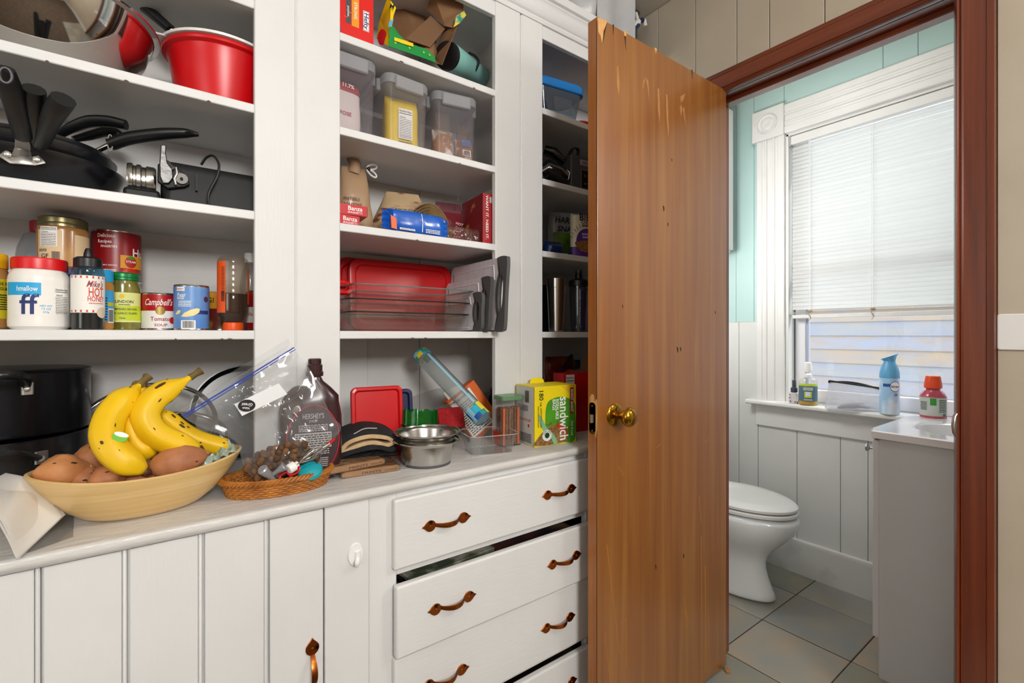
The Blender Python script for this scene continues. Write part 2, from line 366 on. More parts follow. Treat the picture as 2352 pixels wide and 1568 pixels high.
redwood_h = wood('red mahogany trim lengthways', '58210b', '6c2c10', '7d3714', .3, (26, 1.0, 26), coat=.5)

# kitchen shell
struct('floor', box(-2, -2.3, -.05, 2.62, 1.62, -.008), base_m)
struct('ceiling', box(-2, -2.3, 2.5, 2.72, 1.70, 2.56), ceil_m)
struct('wall_back', box(-2, YB+.03, 0, XD, YB+.1, 2.5), beige)
struct('wall_left', box(-2.06, -2.3, 0, -2, YB+.1, 2.5), beige)
struct('wall_front', box(-2, -2.36, 0, 1.7, -2.3, 2.5), beige)
wd = struct('wall_right', box(XD+.012, -2.3, 0, 1.70, .296, 2.5)+box(XD+.012, .94, 0, 1.70, YB+.1, 2.5)+box(XD+.012, .296, 2.045, 1.70, .94, 2.5), beige)
ys = [YB+.03, 1.36, 1.19, 1.0235, .864, .753, .5905, .43, .2215, -.05, -.33, -.6, -.9, -1.2, -1.5, -1.8, -2.1]
for a, b in zip(ys[:-1], ys[1:]):
    z0 = 0 if (b >= 1.0 or a <= .23) else 2.12
    obj('panel', box(XD, b+.0012, z0, XD+.0125, a-.0012, 2.498), beige, wd, bevel=.0012)
obj('baseboard', box(XD-.012, -2.2, 0, XD+.002, .215, .13), bathwhite, wd, bevel=.004)

# doorway trim
tr = struct('trim_1', prism([(XD+.002, .296), (XD-.012, .2965), (XD-.022, .292), (XD-.026, .288), (XD-.022, .2845), (XD-.0195, .2835), (XD-.0225, .281), (XD-.0225, .279), (XD-.018, .2775), (XD-.0165, .238), (XD-.0185, .236), (XD-.0185, .2235), (XD-.014, .2215), (XD+.002, .2215)], 0, 2.05, 'xy'), redwood)
hp = [(XD+.002, 2.04), (XD-.012, 2.04), (XD-.022, 2.0445), (XD-.026, 2.0485), (XD-.022, 2.052), (XD-.0195, 2.053), (XD-.0225, 2.0555), (XD-.0225, 2.0575), (XD-.018, 2.059), (XD-.0165, 2.1), (XD-.0185, 2.102), (XD-.0185, 2.1145), (XD-.014, 2.1165), (XD+.002, 2.1165)]
obj('head_casing', loft([[(a, .2215, b) for a, b in hp], [(a, 1.02, b) for a, b in hp]]), redwood_h, tr)
obj('side_casing', box(XD-.018, .945, 0, XD+.002, 1.02, 2.04), redwood, tr, bevel=.003)
obj('side_jamb', box(XD-.002, .938, 0, 1.705, .962, 2.06), redwood, tr, bevel=.002)
obj('side_jamb', box(XD-.004, .274, 0, 1.705, .296, 2.06), redwood, tr, bevel=.002)
obj('head_jamb', box(XD-.004, .274, 2.04, 1.705, .962, 2.065), redwood_h, tr, bevel=.002)
obj('stop_moulding', box(1.662, .296, 2.024, 1.703, .938, 2.041), redwood_h, tr, bevel=.003)
brass = mat('polished brass', 'b98a2c', .16, 1, c2='a0741f', scale=30)
oldbrass = mat('tarnished brass plate', '8c6a34', .35, 1, c2='6a4a22', scale=40)
p = PX(2196, 976, XD-.024)
obj('strike_plate', tube([(XD-.022, .290, .925), (XD-.03, .293, .935), (XD-.034, .294, .955), (XD-.03, .293, .975), (XD-.022, .290, .985)], .004, 8, flat=.5), alu, tr, label='small steel strike plate lip')

# the open door leaf
dr = bpy.data.objects.new('door_1', None); col.objects.link(dr); dr.location = (.958, .9, .006); dr['kind'] = 'structure'
DW, DT, DH = .659, .035, 2.041
obj('leaf', box(0, 0, 0, DW, DT, DH), doorwood, dr, bevel=.0015)
obj('edge_strip', box(-.0006, .0015, .002, .001, DT-.001, DH-.001), edgewood, dr)
obj('veneer_joint', box(-.0008, .0008, .01, .0006, .0022, DH-.01), mat('dark seam', '2b1606', .7), dr)
pale = mat('bare splintered wood', 'd7a468', .75, c2='c08a4e', scale=30, stretch=(8, 8, 1))
darkcrack = mat('dark split', '2a1405', .8)
def dz(u, v): q = PY(u, v, .9); return (q.x-.958, q.z-.006)
def wear(poly, m, nm, dy=.0005): return obj(nm, prism([dz(*q) for q in poly], -dy, .0004), m, dr, smooth=False)
wear([(1372.5, 40), (1395, 49), (1390, 64), (1386, 78), (1383, 99), (1379, 82), (1374, 74)], pale, 'splinter')
wear([(1395, 49), (1391, 66), (1384, 101), (1386, 72)], darkcrack, 'crack', .0007)
wear([(1407, 56), (1410, 57), (1408.5, 82)], darkcrack, 'crack')
wear([(1432, 70), (1439, 74), (1438, 84), (1434, 82)], pale, 'splinter')
wear([(1434, 82), (1437, 84), (1437.5, 116)], darkcrack, 'crack')
wear([(1503, 109), (1509, 112), (1506, 124)], pale, 'splinter')
wear([(1588.5, 160), (1590.5, 161), (1590, 182)], darkcrack, 'crack')
drip = mat('worn pale varnish', 'b07c46', .55, c2='9e6830', scale=40, stretch=(6, 6, 1))
for q in ([(1417, 152), (1420, 152), (1423, 190), (1422, 222), (1417, 200)], [(1475, 208), (1477, 186), (1483, 178), (1479, 194)], [(1483, 178), (1489, 186), (1492, 240), (1487, 200)],
          [(1510, 203), (1514, 204), (1516, 262), (1514.5, 284), (1511, 250)], [(1529, 216), (1533, 217), (1536, 290), (1535, 318), (1531, 270)], [(1562, 222), (1567, 219), (1574, 214), (1570, 228), (1564, 236)],
          [(1561, 246), (1565, 240), (1567, 252), (1564, 268)], [(1568, 246), (1572, 248), (1575, 292), (1571, 270)]): wear(q, drip, 'drip_mark', .0003)
scr = mat('pale scratch', 'b3712c', .6)
for a, b in (((1393, 1250), (1422, 1500)), ((1436, 1420), (1438, 1530)), ((1570, 1370), (1577, 1440)), ((1610, 1230), (1612, 1568)), ((1619, 1300), (1621, 1540)), ((1605, 1140), (1610, 1200)), ((1508, 1028), (1518, 1018)), ((1388, 1450), (1400, 1560)), ((1420, 1070), (1432, 1092)), ((1618, 1015), (1628, 1008)), ((1575, 1400), (1580, 1425))):
    wear([a, (a[0]+1.2, a[1]), (b[0]+.9, b[1]), b], scr, 'scratch', .0003)
for u, v, s in ((1556, 802, 4), (1563, 801, 3), (1524, 478, 4), (1430, 703, 2.5), (1506, 1301, 3), (1643, 717, 2), (1543, 367, 2), (1534, 515, 2.5), (1570, 1276, 3)):
    wear([(u-s*.4, v-s*1.6), (u+s*.3, v-s), (u+s*.5, v+s), (u, v+s*2)], darkcrack, 'nail_hole', .0005)
bp0 = [PX(u, v, .9575) for u, v in ((1355, 912), (1359, 905), (1364, 906), (1366, 922), (1371, 916), (1371.5, 935), (1371.5, 985), (1369, 1006), (1366, 990), (1357, 992), (1354, 986))]
obj('bare_patch', prism([(q.y-.9, q.z-.006) for q in bp0], -.0012, -.0004, 'yz'), pale, dr, smooth=False)
# knob, rosette, latch
kx, kz = dz(1412, 952)
rosette = [(0, -.0085), (.012, -.0085), (.022, -.0075), (.029, -.005), (.0325, -.002), (.033, 0)]
rosep = obj('rosette', lathe([(r, z) for r, z in rosette], 36).rot(-pi/2, 'X').sc(1, 1, 1), brass, dr, (kx, 0, kz))
rosep.rotation_euler = (0, 0, 0)
for sz in (-.021, .021): obj('screw', lathe([(.0042, 0), (.0042, .001), (.003, .0016), (0, .0016)], 12).rot(pi/2, 'X'), oldbrass, rosep, (0, -.0062, sz))
obj('knob', lathe([(.011, 0), (.011, .006), (.009, .011), (.0095, .022), (.013, .027), (.0215, .033), (.0265, .042), (.0265, .049), (.022, .056), (.013, .0605), (0, .062)], 36).rot(pi/2, 'X'), brass, dr, (kx, -.006, kz))
obj('knob', lathe([(.011, 0), (.0095, .012), (.013, .018), (.024, .026), (.025, .036), (.016, .044), (0, .046)], 28).rot(-pi/2, 'X'), brass, dr, (kx+.01, DT, kz))
lp = obj('latch_plate', rbox(.025, .088, .002, .011, .0004, 6).rot(pi/2, 'X').rot(pi/2, 'Z').mv(0, 0, 0), oldbrass, dr, (-.0012, DT/2, kz-.005))
lp.rotation_euler = (0, 0, 0)
obj('latch_bolt', prism([(0, -.007), (-.013, -.007), (-.002, .007), (0, .007)], -.011, .011, 'xy'), alu, dr, (-.002, DT/2, kz-.005))
for s_ in (-.034, .034): obj('screw', lathe([(.0035, 0), (.003, .001), (0, .0012)], 10).rot(-pi/2, 'Y'), oldbrass, dr, (-.0026, DT/2, kz-.005+s_))

# slate tiles shared by the doorway and the bathroom
slate = []
for i, (c1, c2) in enumerate((('8d8f8a', 'a09a8a'), ('868a88', '9c917e'), ('93938c', 'a8967f'), ('808682', '968d74'))):
    slate.append(mat('slate tile %s' % 'abcd'[i], c1, .42, c2=c2, scale=5+i, contrast=(.3, .75), bump=.12, bscale=30, rvar=.1, detail=6))
flo = struct('floor_bathroom', box(.74, -.04, -.007, XW, 1.62, -.0035), mat('dark grout', '3a2b22', .9, c2='5a3a26', scale=20))
tile_me = None
for i in range(6):
    for j in range(6):
        x0, y0 = 1.692+.315*(i-3), .015+.315*(j-1)+.003
        x1 = min(x0+.311, XW); y1 = min(y0+.311, 1.62)
        if y1-y0 < .05: continue
        obj('tile', box(x0+.001, y0, -.004, x1, y1, random.uniform(-.0006, .0004)), slate[(i*7+j*3) % 4], flo, bevel=.0015, segs=1)

# bathroom walls
ww = struct('wall_window', box(XW, -.02, 0, XW+.16, .29, 2.5)+box(XW, 1.10, 0, XW+.16, 1.70, 2.5)+box(XW, .29, 0, XW+.16, 1.10, .84)+box(XW, .29, 2.19, XW+.16, 1.10, 2.5), teal)
we = [1.62, 1.48, 1.3425, 1.239, 1.049, .861, .754, .60, .42, .24, .05]
for a, b in zip(we[:-1], we[1:]):
    top = 1.247 if b >= 1.1 else .80
    obj('wainscot_board', box(XW-.008, b+.0011, .1, XW+.001, a-.0011, top), bathwhite, ww, bevel=.0015)
for a, b in zip((1.62, 1.36, 1.262), (1.36, 1.262, 1.11)):
    obj('teal_board', box(XW-.006, b+.0008, 1.2475, XW+.001, a-.0008, 2.5), teal, ww, bevel=.001)
for a, b in zip((1.11, .70, .58), (.70, .58, .05)):
    obj('teal_board', box(XW-.006, b+.0008, 2.2, XW+.001, a-.0008, 2.5), teal, ww, bevel=.001)
struct('wall_bathroom_back', box(1.70, 1.62, 0, XW, 1.68, 2.5), bathwhite)
struct('wall_bathroom_side', box(1.70, -.02, 0, XW, .05, 2.5), bathwhite)
scuff = mat('scuffed white baseboard', 'd0d0cd', .45, c2='b8b6b0', scale=7, contrast=(.55, .8), bump=.3, bscale=25)
struct('baseboard_window', prism([(XW-.008, 0), (XW-.024, 0), (XW-.024, .15), (XW-.02, .164), (XW-.012, .168), (XW-.008, .168)], .05, 1.62, 'xz').warp(lambda p: (p.x, p.y, p.z)), scuff)

# the window
wn = bpy.data.objects.new('window_1', None); col.objects.link(wn); wn.location = (XW, .695, .84); wn['kind'] = 'structure'
wp = mat('thick white gloss paint', 'dededc', .35, c2='d6d6d3', scale=5, bump=.25, bscale=35)
def W(g): return g.mv(-XW, -.695, -.84)
fl = [(-.002, 0), (-.018, .0), (-.021, .005), (-.021, .030), (-.017, .034), (-.017, .042), (-.022, .046), (-.022, .054), (-.016, .058), (-.016, .082), (-.022, .086), (-.022, .094), (-.017, .098), (-.017, .106), (-.021, .11), (-.021, .132), (-.018, .137), (-.002, .137)]
obj('side_casing', W(prism([(XW+a, 1.105+b) for a, b in fl], .842, 2.19, 'xy')), wp, wn)
obj('side_casing', W(prism([(XW+a, .155+b) for a, b in fl], .842, 2.19, 'xy')), wp, wn)
obj('head_casing', W(loft([[(XW+a, yy, 2.195+b*1.05) for a, b in fl] for yy in (.293, 1.108)])), wp, wn)
for yy in (1.182, .215):
    rb = obj('corner_block', W(box(XW-.030, yy-.079, 2.19, XW, yy+.079, 2.347)), wp, wn, bevel=.002)
    obj('bullseye', lathe([(.05, 0), (.05, .003), (.045, .007), (.04, .004), (.032, .003), (.028, .007), (.02, .009), (.01, .007), (0, .006)], 32).rot(-pi/2, 'Y'), wp, rb, (-.030, yy-.695, 2.268-.84))
obj('stool', W(prism([(XW-.07, .818), (XW-.077, .824), (XW-.077, .836), (XW-.07, .842), (XW+.1, .842), (XW+.1, .818)], .13, 1.275, 'xz').warp(lambda p: p)), wp, wn, bevel=.002)
obj('apron', W(box(XW-.022, .16, .705, XW, 1.245, .818)), wp, wn, bevel=.003)
obj('side_reveal', W(box(XW-.004, 1.09, .842, XW+.12, 1.105, 2.19)), wp, wn, bevel=.001)
obj('side_reveal', W(box(XW-.004, .285, .842, XW+.12, .30, 2.19)), wp, wn, bevel=.001)
obj('head_reveal', W(box(XW-.004, .29, 2.18, XW+.12, 1.10, 2.195)), wp, wn)
obj('parting_strip', W(box(XW+.060, 1.086, .842, XW+.066, 1.092, 2.19)), mat('dark gap', '6a6b6f', .6), wn)
lilac = mat('white vinyl sash', 'e4e5ea', .4)
obj('sash_stile', W(box(XW+.066, 1.04, .842, XW+.1, 1.092, 2.18)), lilac, wn, bevel=.003)
obj('sash_stile', W(box(XW+.066, .30, .842, XW+.1, .352, 2.18)), lilac, wn, bevel=.003)
obj('sash_rail', W(box(XW+.06, .30, .842, XW+.1, 1.092, .905)), lilac, wn, bevel=.004)
obj('sash_rail', W(box(XW+.066, .30, 1.50, XW+.1, 1.09, 1.54)), lilac, wn, bevel=.004)
obj('glazing_bead', W(box(XW+.072, 1.028, .9, XW+.09, 1.041, 2.17)), mat('grey glazing bead', 'a9adc0', .4), wn)
obj('pane', W(box(XW+.08, .35, .90, XW+.084, 1.03, 1.505)), glass, wn)
obj('pane', W(box(XW+.08, .35, 1.535, XW+.084, 1.03, 2.17)), glass, wn)

# venetian blind
slat_m = bpy.data.materials.new('white vinyl slat'); slat_m.use_nodes = True
N = slat_m.node_tree.nodes; L = slat_m.node_tree.links; pb = N['Principled BSDF']; pb.inputs['Base Color'].default_value = lin('e6e6e6'); pb.inputs['Roughness'].default_value = .45
trn = N.new('ShaderNodeBsdfTranslucent'); trn.inputs[0].default_value = lin('f0f0ee'); mxs = N.new('ShaderNodeMixShader'); mxs.inputs[0].default_value = .6
L.new(pb.outputs[0], mxs.inputs[1]); L.new(trn.outputs[0], mxs.inputs[2]); L.new(mxs.outputs[0], N['Material Output'].inputs[0])
bl = thing('venetian_blind', 'white horizontal-slat blind lowered over the upper bathroom window', 'blind', (XW+.022, .695, 1.26))
obj('headrail', box(-.02, -.392, .875, .018, .392, .917), wp, bl, bevel=.003)
obj('valance_end', box(-.024, .386, .868, .01, .394, .92), mat('grey end plastic', 'a8a8a6', .5), bl, bevel=.002)  # plain grey plastic end piece
sl = G([], [])
prof = [(-.0125, 0), (-.006, .0016), (0, .0022), (.006, .0016), (.0125, 0)]
slg = loft([[(a, -.385, b) for a, b in prof]+[(a, -.385, b-.0006) for a, b in prof[::-1]], [(a, .385, b) for a, b in prof]+[(a, .385, b-.0006) for a, b in prof[::-1]]])
s0 = None
for k in range(42):
    zz = .858-k*.0196
    if zz < .045: break
    if s0 is None: s0 = obj('slat', slg, slat_m, bl, (0, 0, zz), (0, R(-69), 0)); s = s0
    else: s = s0.copy(); col.objects.link(s); s.parent = bl; s.location = (random.uniform(-.0006, .0006), 0, zz)
    s.rotation_euler = (random.uniform(-.0016, .0016), R(-65+random.uniform(-4, 4)), 0)
for k in range(4): obj('stacked_slat', box(-.012, -.385, .022+k*.0032, .012, .385, .0232+k*.0032), mat('aged slat', 'b9b3a6', .5), bl, smooth=False)
obj('bottom_rail', rbox(.026, .772, .018, .008, .002).mv(0, 0, 0), wp, bl)
for yy in (.30, .045, -.25):
    obj('ladder_cord', tube([(-.016, yy, .88), (-.0165, yy, .45), (-.016, yy, .03)], .0012, 6)+tube([(-.016, yy+.006, .88), (-.0165, yy+.006, .45), (-.016, yy+.006, .03)], .0008, 5), whiteplastic, bl)
    obj('cord_knot', tube([(-.018, yy, .04), (-.02, yy+.006, .02), (-.017, yy-.004, .0), (-.02, yy+.004, -.012)], .0016, 6)+blob(.006, .01, .006, .3, 4, 2, 10, 6).mv(-.016, yy, .034), mat('frayed cord', 'a08b72', .8), bl)

# outside: neighbour's siding and bright ground
sd = thing('siding_wall', 'pale clapboard wall of the house outside the bathroom window', 'wall', (5.2, 1.2, 0))
sid = [mat('weathered siding %s' % n, a, .7, c2=b, scale=2.2, stretch=(1, 1.5, 6), contrast=(.3, .7)) for n, a, b in (('grey', '97908c', '8a8a98'), ('tan', 'a58e78', '938a8c'), ('blue', '8a92aa', '9e8876'))]
for k in range(14):
    obj('plank', prism([(.02, .13*k+.005), (-.012, .13*k), (-.012, .13*k+.012), (.0, .13*k+.138), (.02, .13*k+.138)], -4, 4, 'xz').warp(lambda p: p), sid[k % 3], sd, smooth=False)
obj('foundation', box(.01, -4, -.6, .1, 4, 0.01), sid[0], sd)
struct('ground_outside', box(2.75, -4, -.1, 5.3, 6, -.02), mat('white ground', 'e8eaee', .8))  # plain white ground slab

# ================================================================== built-in shelving above the counter
bs = thing('built_in_shelving', 'white painted built-in pantry shelves with wide beaded posts and crown', 'shelving', (0, YP, ZC))
def S(g): return g.mv(0, -YP, -ZC)
for a, b in ((-.72, -.62), (-.62, -.52), (.1687, .2556), (.2556, .358), (.8206, .918), (.9215, 1.010), (1.50, 1.62)):
    obj('post', S(box(a+.0008, YP, ZC, b-.0008, YP+.02, 2.2)), paint_v, bs, bevel=.0025)
for xx in (.2556, .9195):
    obj('bead', S(tube([(xx, YP+.0005, ZC), (xx, YP+.0005, 2.19)], .0028, 8)), paint_v, bs)
for a, b, in ((-.54, .19), (.33, .84), (.99, 1.62)):
    obj('top_rail', S(box(a, YP+.003, STOP, b, YP+.02, 2.2)), paint_h, bs, bevel=.002)
for k, z in enumerate(SH):
    nicks = random.Random(k)
    for a, b in ((-.6, .262), (.262, .915), (.915, 1.6)):
        g = box(a, YP+.003, z-.02, b, YB, z)
        obj('shelf', S(g), paint_h if k != 9 else inner, bs, bevel=.0022)
obj('top_board', S(box(-.7, YP+.01, 2.262, 1.6, YB, 2.28)), paint_h, bs)
obj('ceiling_board', S(box(-.62, YP+.02, STOP+.02, 1.6, YB, STOP+.035)), inner, bs)
crown = [(YP+.01, 2.195), (YP-.004, 2.195), (YP-.008, 2.203), (YP-.006, 2.210), (YP-.014, 2.214), (YP-.022, 2.226), (YP-.026, 2.24), (YP-.034, 2.246), (YP-.036, 2.252), (YP-.044, 2.256), (YP-.046, 2.28), (YP+.01, 2.28)]
obj('crown_moulding', S(loft([[(xx, a, b) for a, b in crown] for xx in (-.9, XD-.002)])), paint_h, bs)
be = [-.62, .262, .537, .72, .915, 1.62]
for i, (a, b) in enumerate(zip(be[:-1], be[1:])):
    obj('back_board', S(box(a+.0006, YB-(.005 if i % 2 else 0), ZC, b-.0006, YB+.015, STOP+.02)), inner, bs, bevel=.0015)
for xx in (-.61, .262, .915, 1.6):
    obj('divider', S(box(xx-.009, YP+.02, SH[0]-.01, xx+.009, YB-.007, STOP+.02)), inner, bs)
rnd = random.Random(11)
for k in range(15):
    bay = rnd.choice(((-.2, .16), (.37, .8))); xx = rnd.uniform(*bay); z = rnd.choice(SH)-.0195; w = rnd.uniform(.004, .014)
    obj('paint_chip', S(prism([(xx, z), (xx+w*.3, z+.0025), (xx+w*.8, z+.0018), (xx+w, z)], YP+.0022, YP+.004)), chipwood, bs, smooth=False)

# ================================================================== worktop and base cabinets
ct = [(YC+.004, ZC-.023), (YC-.001, ZC-.018), (YC-.0025, ZC-.011), (YC-.0005, ZC-.004), (YC+.005, ZC), (YB, ZC), (YB, ZC-.023)]
one('worktop', loft([[(xx, a, b) for a, b in ct] for xx in (-1.0, -.5, 0, .5, 1.0, XD-.022)]).mv(0, -YC, -ZC), mat('worn white worktop paint', 'd4d2cf', .36, c2='cac7c2', scale=4, contrast=(.4, .75), bump=.45, bscale=24, bstretch=(1, 3, 3)),
    'long white painted worktop with a rounded chipped front edge', 'worktop', (0, YC, ZC))
bc = thing('plank_cupboard', 'white base cupboard with vertical beaded plank door', 'cabinet', (0, YC+.03, 0))
def B(g): return g.mv(0, -YC-.03, 0)
obj('carcass', B(box(-1.0, YC+.045, 0, .36, YB, ZC-.024)), inner, bc)
obj('stile', B(box(.2725, YC+.012, .05, .365, YC+.04, ZC-.0235)), paint_v, bc, bevel=.002)
obj('stile', B(box(-.62, YC+.02, .05, -.465, YC+.04, ZC-.0235)), paint_v, bc, bevel=.002)
obj('plinth', B(box(-1.0, YC+.05, 0, .36, YC+.06, .08)), paint_h, bc)
pd = obj('door', B(box(-.462, YC+.024, .085, .2695, YC+.036, ZC-.026)), paint_v, bc)
pe = [-.46, -.352, -.248, -.144, -.041, .064, .169, .269]
for a, b in zip(pe[:-1], pe[1:]):
    g = box(a+.0012, YC+.010, .085, b-.009, YC+.026, ZC-.0265) if b < .26 else box(a+.0012, YC+.010, .085, b, YC+.026, ZC-.0265)
    if b < .26: g = g+tube([(b-.0055, YC+.0145, .085), (b-.0055, YC+.0145, ZC-.0265)], .0034, 8)
    obj('plank', B(g), paint_v, pd, bevel=.0015, segs=1)
copper = mat('antique copper', 'b5652f', .3, 1, c2='2e1c12', scale=60, contrast=(.56, .7), rvar=.08)
def handle_geo():
    def spade(s):
        o = [(0, 0), (.006, .0035), (.011, .0085), (.017, .0125), (.024, .013), (.030, .0105), (.034, .0055), (.0355, .004)]
        pts = [(s*(.066-a), b) for a, b in o]+[(s*(.066-a), -b) for a, b in o[:0:-1]]
        return prism(pts, -.0032, -.0004)
    g = spade(1)+spade(-1)
    rings = []
    for i in range(13):
        t = i/12; xx = -.032+.064*t; yy = -.002-.019*sin(pi*t)**.75; w = .0042+.0018*sin(pi*t)
        rings.append([(xx, yy-.0016, -w), (xx, yy-.0024, 0), (xx, yy-.0016, w), (xx, yy+.0008, w), (xx, yy+.0008, -w)])
    g = g+loft(rings)
    for s_ in (-1, 1): g = g+lathe([(.0028, 0), (.0024, .0012), (0, .0016)], 8).rot(pi/2, 'X').mv(s_*.044, -.003, 0)
    return g
HG = handle_geo()
hpz = PY(717, 1515, YC+.01)
obj('handle', HG, copper, pd, (hpz.x, -.02, hpz.z-.02), (0, pi/2, 0), bevel=.0004, segs=1)
hk = thing('adhesive_hook', 'white oval stick-on hook on the cupboard stile', 'hook', PY(816, 1272, YC+.012)); 
obj('plate', lathe([(0, 0), (.0185, 0), (.019, .002), (.0175, .004), (0, .005)], 32).sc(.85, 1.3, 1).rot(pi/2, 'X'), whiteplastic, hk)
obj('hook', tube(spl([(.003, -.004, .006), (.003, -.006, -.006), (.001, -.011, -.015), (-.002, -.017, -.016), (-.003, -.02, -.008)]), [.006, .006, .006, .006, .006, .006, .006, .006, .006, .0055, .0055, .0055, .0055, .005, .005, .005, .005, .005, .005, .005, .005, .005, .005, .005, .004], 10), whiteplastic, hk)

dc = thing('drawer_cabinet', 'white base cabinet with four stacked wide drawers', 'cabinet', (.73, YC+.03, 0))
def Q(g): return g.mv(-.73, -YC-.03, 0)
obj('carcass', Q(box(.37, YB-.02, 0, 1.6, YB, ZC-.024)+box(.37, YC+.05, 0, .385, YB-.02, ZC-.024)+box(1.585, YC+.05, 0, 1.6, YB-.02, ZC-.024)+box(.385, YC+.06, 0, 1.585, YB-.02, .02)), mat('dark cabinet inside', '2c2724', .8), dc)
obj('stile', Q(box(.366, YC+.016, .05, .43, YC+.035, ZC-.0235)), paint_v, dc, bevel=.002)
obj('stile', Q(box(1.03, YC+.016, .05, 1.6, YC+.035, ZC-.0235)), paint_v, dc, bevel=.002)
for z0, z1 in ((.806, ZC-.0235), (.636, .660), (.452, .470), (.262, .285), (.03, .11)):
    obj('rail', Q(box(.43, YC+.018, z0, 1.03, YC+.035, z1)), paint_h, dc, bevel=.0015)
for k, (z0, z1, out, tilt) in enumerate(((.655, .812, 0, 0), (.463, .624, .012, R(1.1)), (.279, .457, 0, R(.3)), (.10, .2525, .002, 0))):
    d = obj('drawer', box(.4175-.73, 0, z0, 1.034-.73, .02, z1), paint_h, dc, (0, -.031-out, 0), bevel=.005, segs=3)
    obj('drawer_box', box(.44-.73, .02, z0+.01, .452-.73, .38, z1-.03)+box(1.0-.73, .02, z0+.01, 1.012-.73, .38, z1-.03)+box(.44-.73, .368, z0+.01, 1.012-.73, .38, z1-.03)+box(.44-.73, .02, z0+.008, 1.012-.73, .38, z0+.014), mat('raw drawer wood', '6d543b', .7), d)
    zc_ = {0: (.5495, .735), 1: (.5575, .545), 2: (.545, .367), 3: (.55, .18)}[k]
    for xx in (zc_[0], zc_[0]+.36):
        obj('handle', HG, copper, d, (xx-.73, .0005, zc_[1]), (0, random.uniform(-.02, .02), 0), bevel=.0004, segs=1)
pk = one('paper_packet', rbox(.26, .2, .012, .004, .002), mat('printed packet', '56604a', .5, c2='c9c3b4', scale=16, contrast=(.45, .6)), 'printed packet showing in the gap above the second drawer', 'packet', (.60, YC+.16, .585), (0, 0, .1))
one('paper_leaflet', rbox(.5, .24, .01, .004, .002), mat('dark printed leaflet', '26242e', .5, c2='7a4a40', scale=4, contrast=(.5, .7)), 'dark leaflet lying in the ajar second drawer', 'leaflet', (.72, YC+.17, .573), (0, 0, 0))

# blank switch plate
sw = thing('blank_wall_plate', 'white blank electrical plate on the beige wall right of the doorway', 'wall plate', (XD-.0005, .158, 1.186))
obj('plate', rbox(.126, .086, .005, .005, .0018).rot(-pi/2, 'Y').rot(pi/2, 'X'), whiteplastic, sw, bevel=.001)
obj('screw', lathe([(.004, 0), (.0035, .001), (0, .0014)], 12).rot(-pi/2, 'Y').mv(-.005, 0, 0), alu, sw, (0, .01, 0))
# ================================================================== left bay, second shelf from the counter: jars and cans
def jarlid(r, z, h, m, par, ridges=0, name='lid'):
    if ridges:
        rings = []
        for zz, k in ((z, 1), (z+h*.12, 1), (z+h*.85, 1), (z+h, .96)):
            rings.append([((r+(.0006 if j % 2 else -.0004))*k*cos(2*pi*j/ridges), (r+(.0006 if j % 2 else -.0004))*k*sin(2*pi*j/ridges), zz) for j in range(ridges)])
        return obj(name, loft(rings), m, par, ang=60)
    return obj(name, lathe([(r-.001, z), (r, z+.001), (r, z+h*.3), (r-.0008, z+h*.36), (r, z+h*.42), (r, z+h-.003), (r-.003, z+h), (r-.006, z+h-.0008), (0, z+h-.0008)], 40), m, par)
Z3 = SH[0]
tanjar = mat('pale peanut spread', 'b98a4e', .4, c2='a6773e', scale=12)
# yellow-lidded jar at the picture's edge
y0 = 1.27; jx = X(25, y0)-.041
j = thing('spread_jar', 'tan spread jar with yellow lid at the shelf\'s left end', 'jar', (jx, y0, Z3), face(jx, y0))
obj('body', lathe([(0, 0), (.036, 0), (.04, .004), (.04, .098), (.036, .112), (.034, .118), (0, .118)], 40), tanjar, j)
jarlid(.037, .112, .027, mat('yellow plastic lid', 'e8b50c', .4), j, 72)
obj('label', patch(.0404, -100, 110, .02, .092, 40), mat('yellow green label', 'c9bb1c', .5), j, smooth=True)
lettering(j, BLACK, tg('MADE FROM', .008, .036, .083, cyl=.0408), tg('LEGUMES', .008, .036, .074, cyl=.0408), fine(.02, .03, 7, .036, .05, cyl=.0408))
# white marshmallow jar with red lid
y0 = 1.245; jx = (X(22, y0)+X(158, y0))/2
j = thing('marshmallow_jar', 'white marshmallow spread jar with red ribbed lid', 'jar', (jx, y0, Z3), face(jx, y0))
fluffm = mat('white marshmallow', 'ece9e4', .35)
obj('body', lathe([(0, 0), (.036, 0), (.0425, .006), (.043, .014), (.042, .03), (.042, .075), (.043, .09), (.0415, .1), (.037, .108), (.036, .113), (0, .113)], 44), fluffm, j)
jarlid(.0385, .111, .021, mat('red ribbed lid', 'd80f14', .35), j, 80)
obj('label', patch(.0424, -95, 80, .026, .08, 40), PAPER, j)
obj('label_band', patch(.0427, -75, 2, .062, .085, 20), mat('sky blue label', '1ba6e0', .5), j)
lettering(j, NAVY, tg('ff', .052, -.016, .044, cyl=.0429, wid=.027))
lettering(j, WHITEINK, tg('hmallow', .013, -.018, .0735, cyl=.0431, wid=.03))
lettering(j, mat('light blue ink', '57a9dc', .5), tg('NET WT', .0045, .008, .043, cyl=.0429), tg('7.5 OZ', .0045, .008, .0375, cyl=.0429), tg('213g', .0045, .008, .032, cyl=.0429))
nutrition(j, .026, .05, .033, .053, cyl=.0427, rows=8)
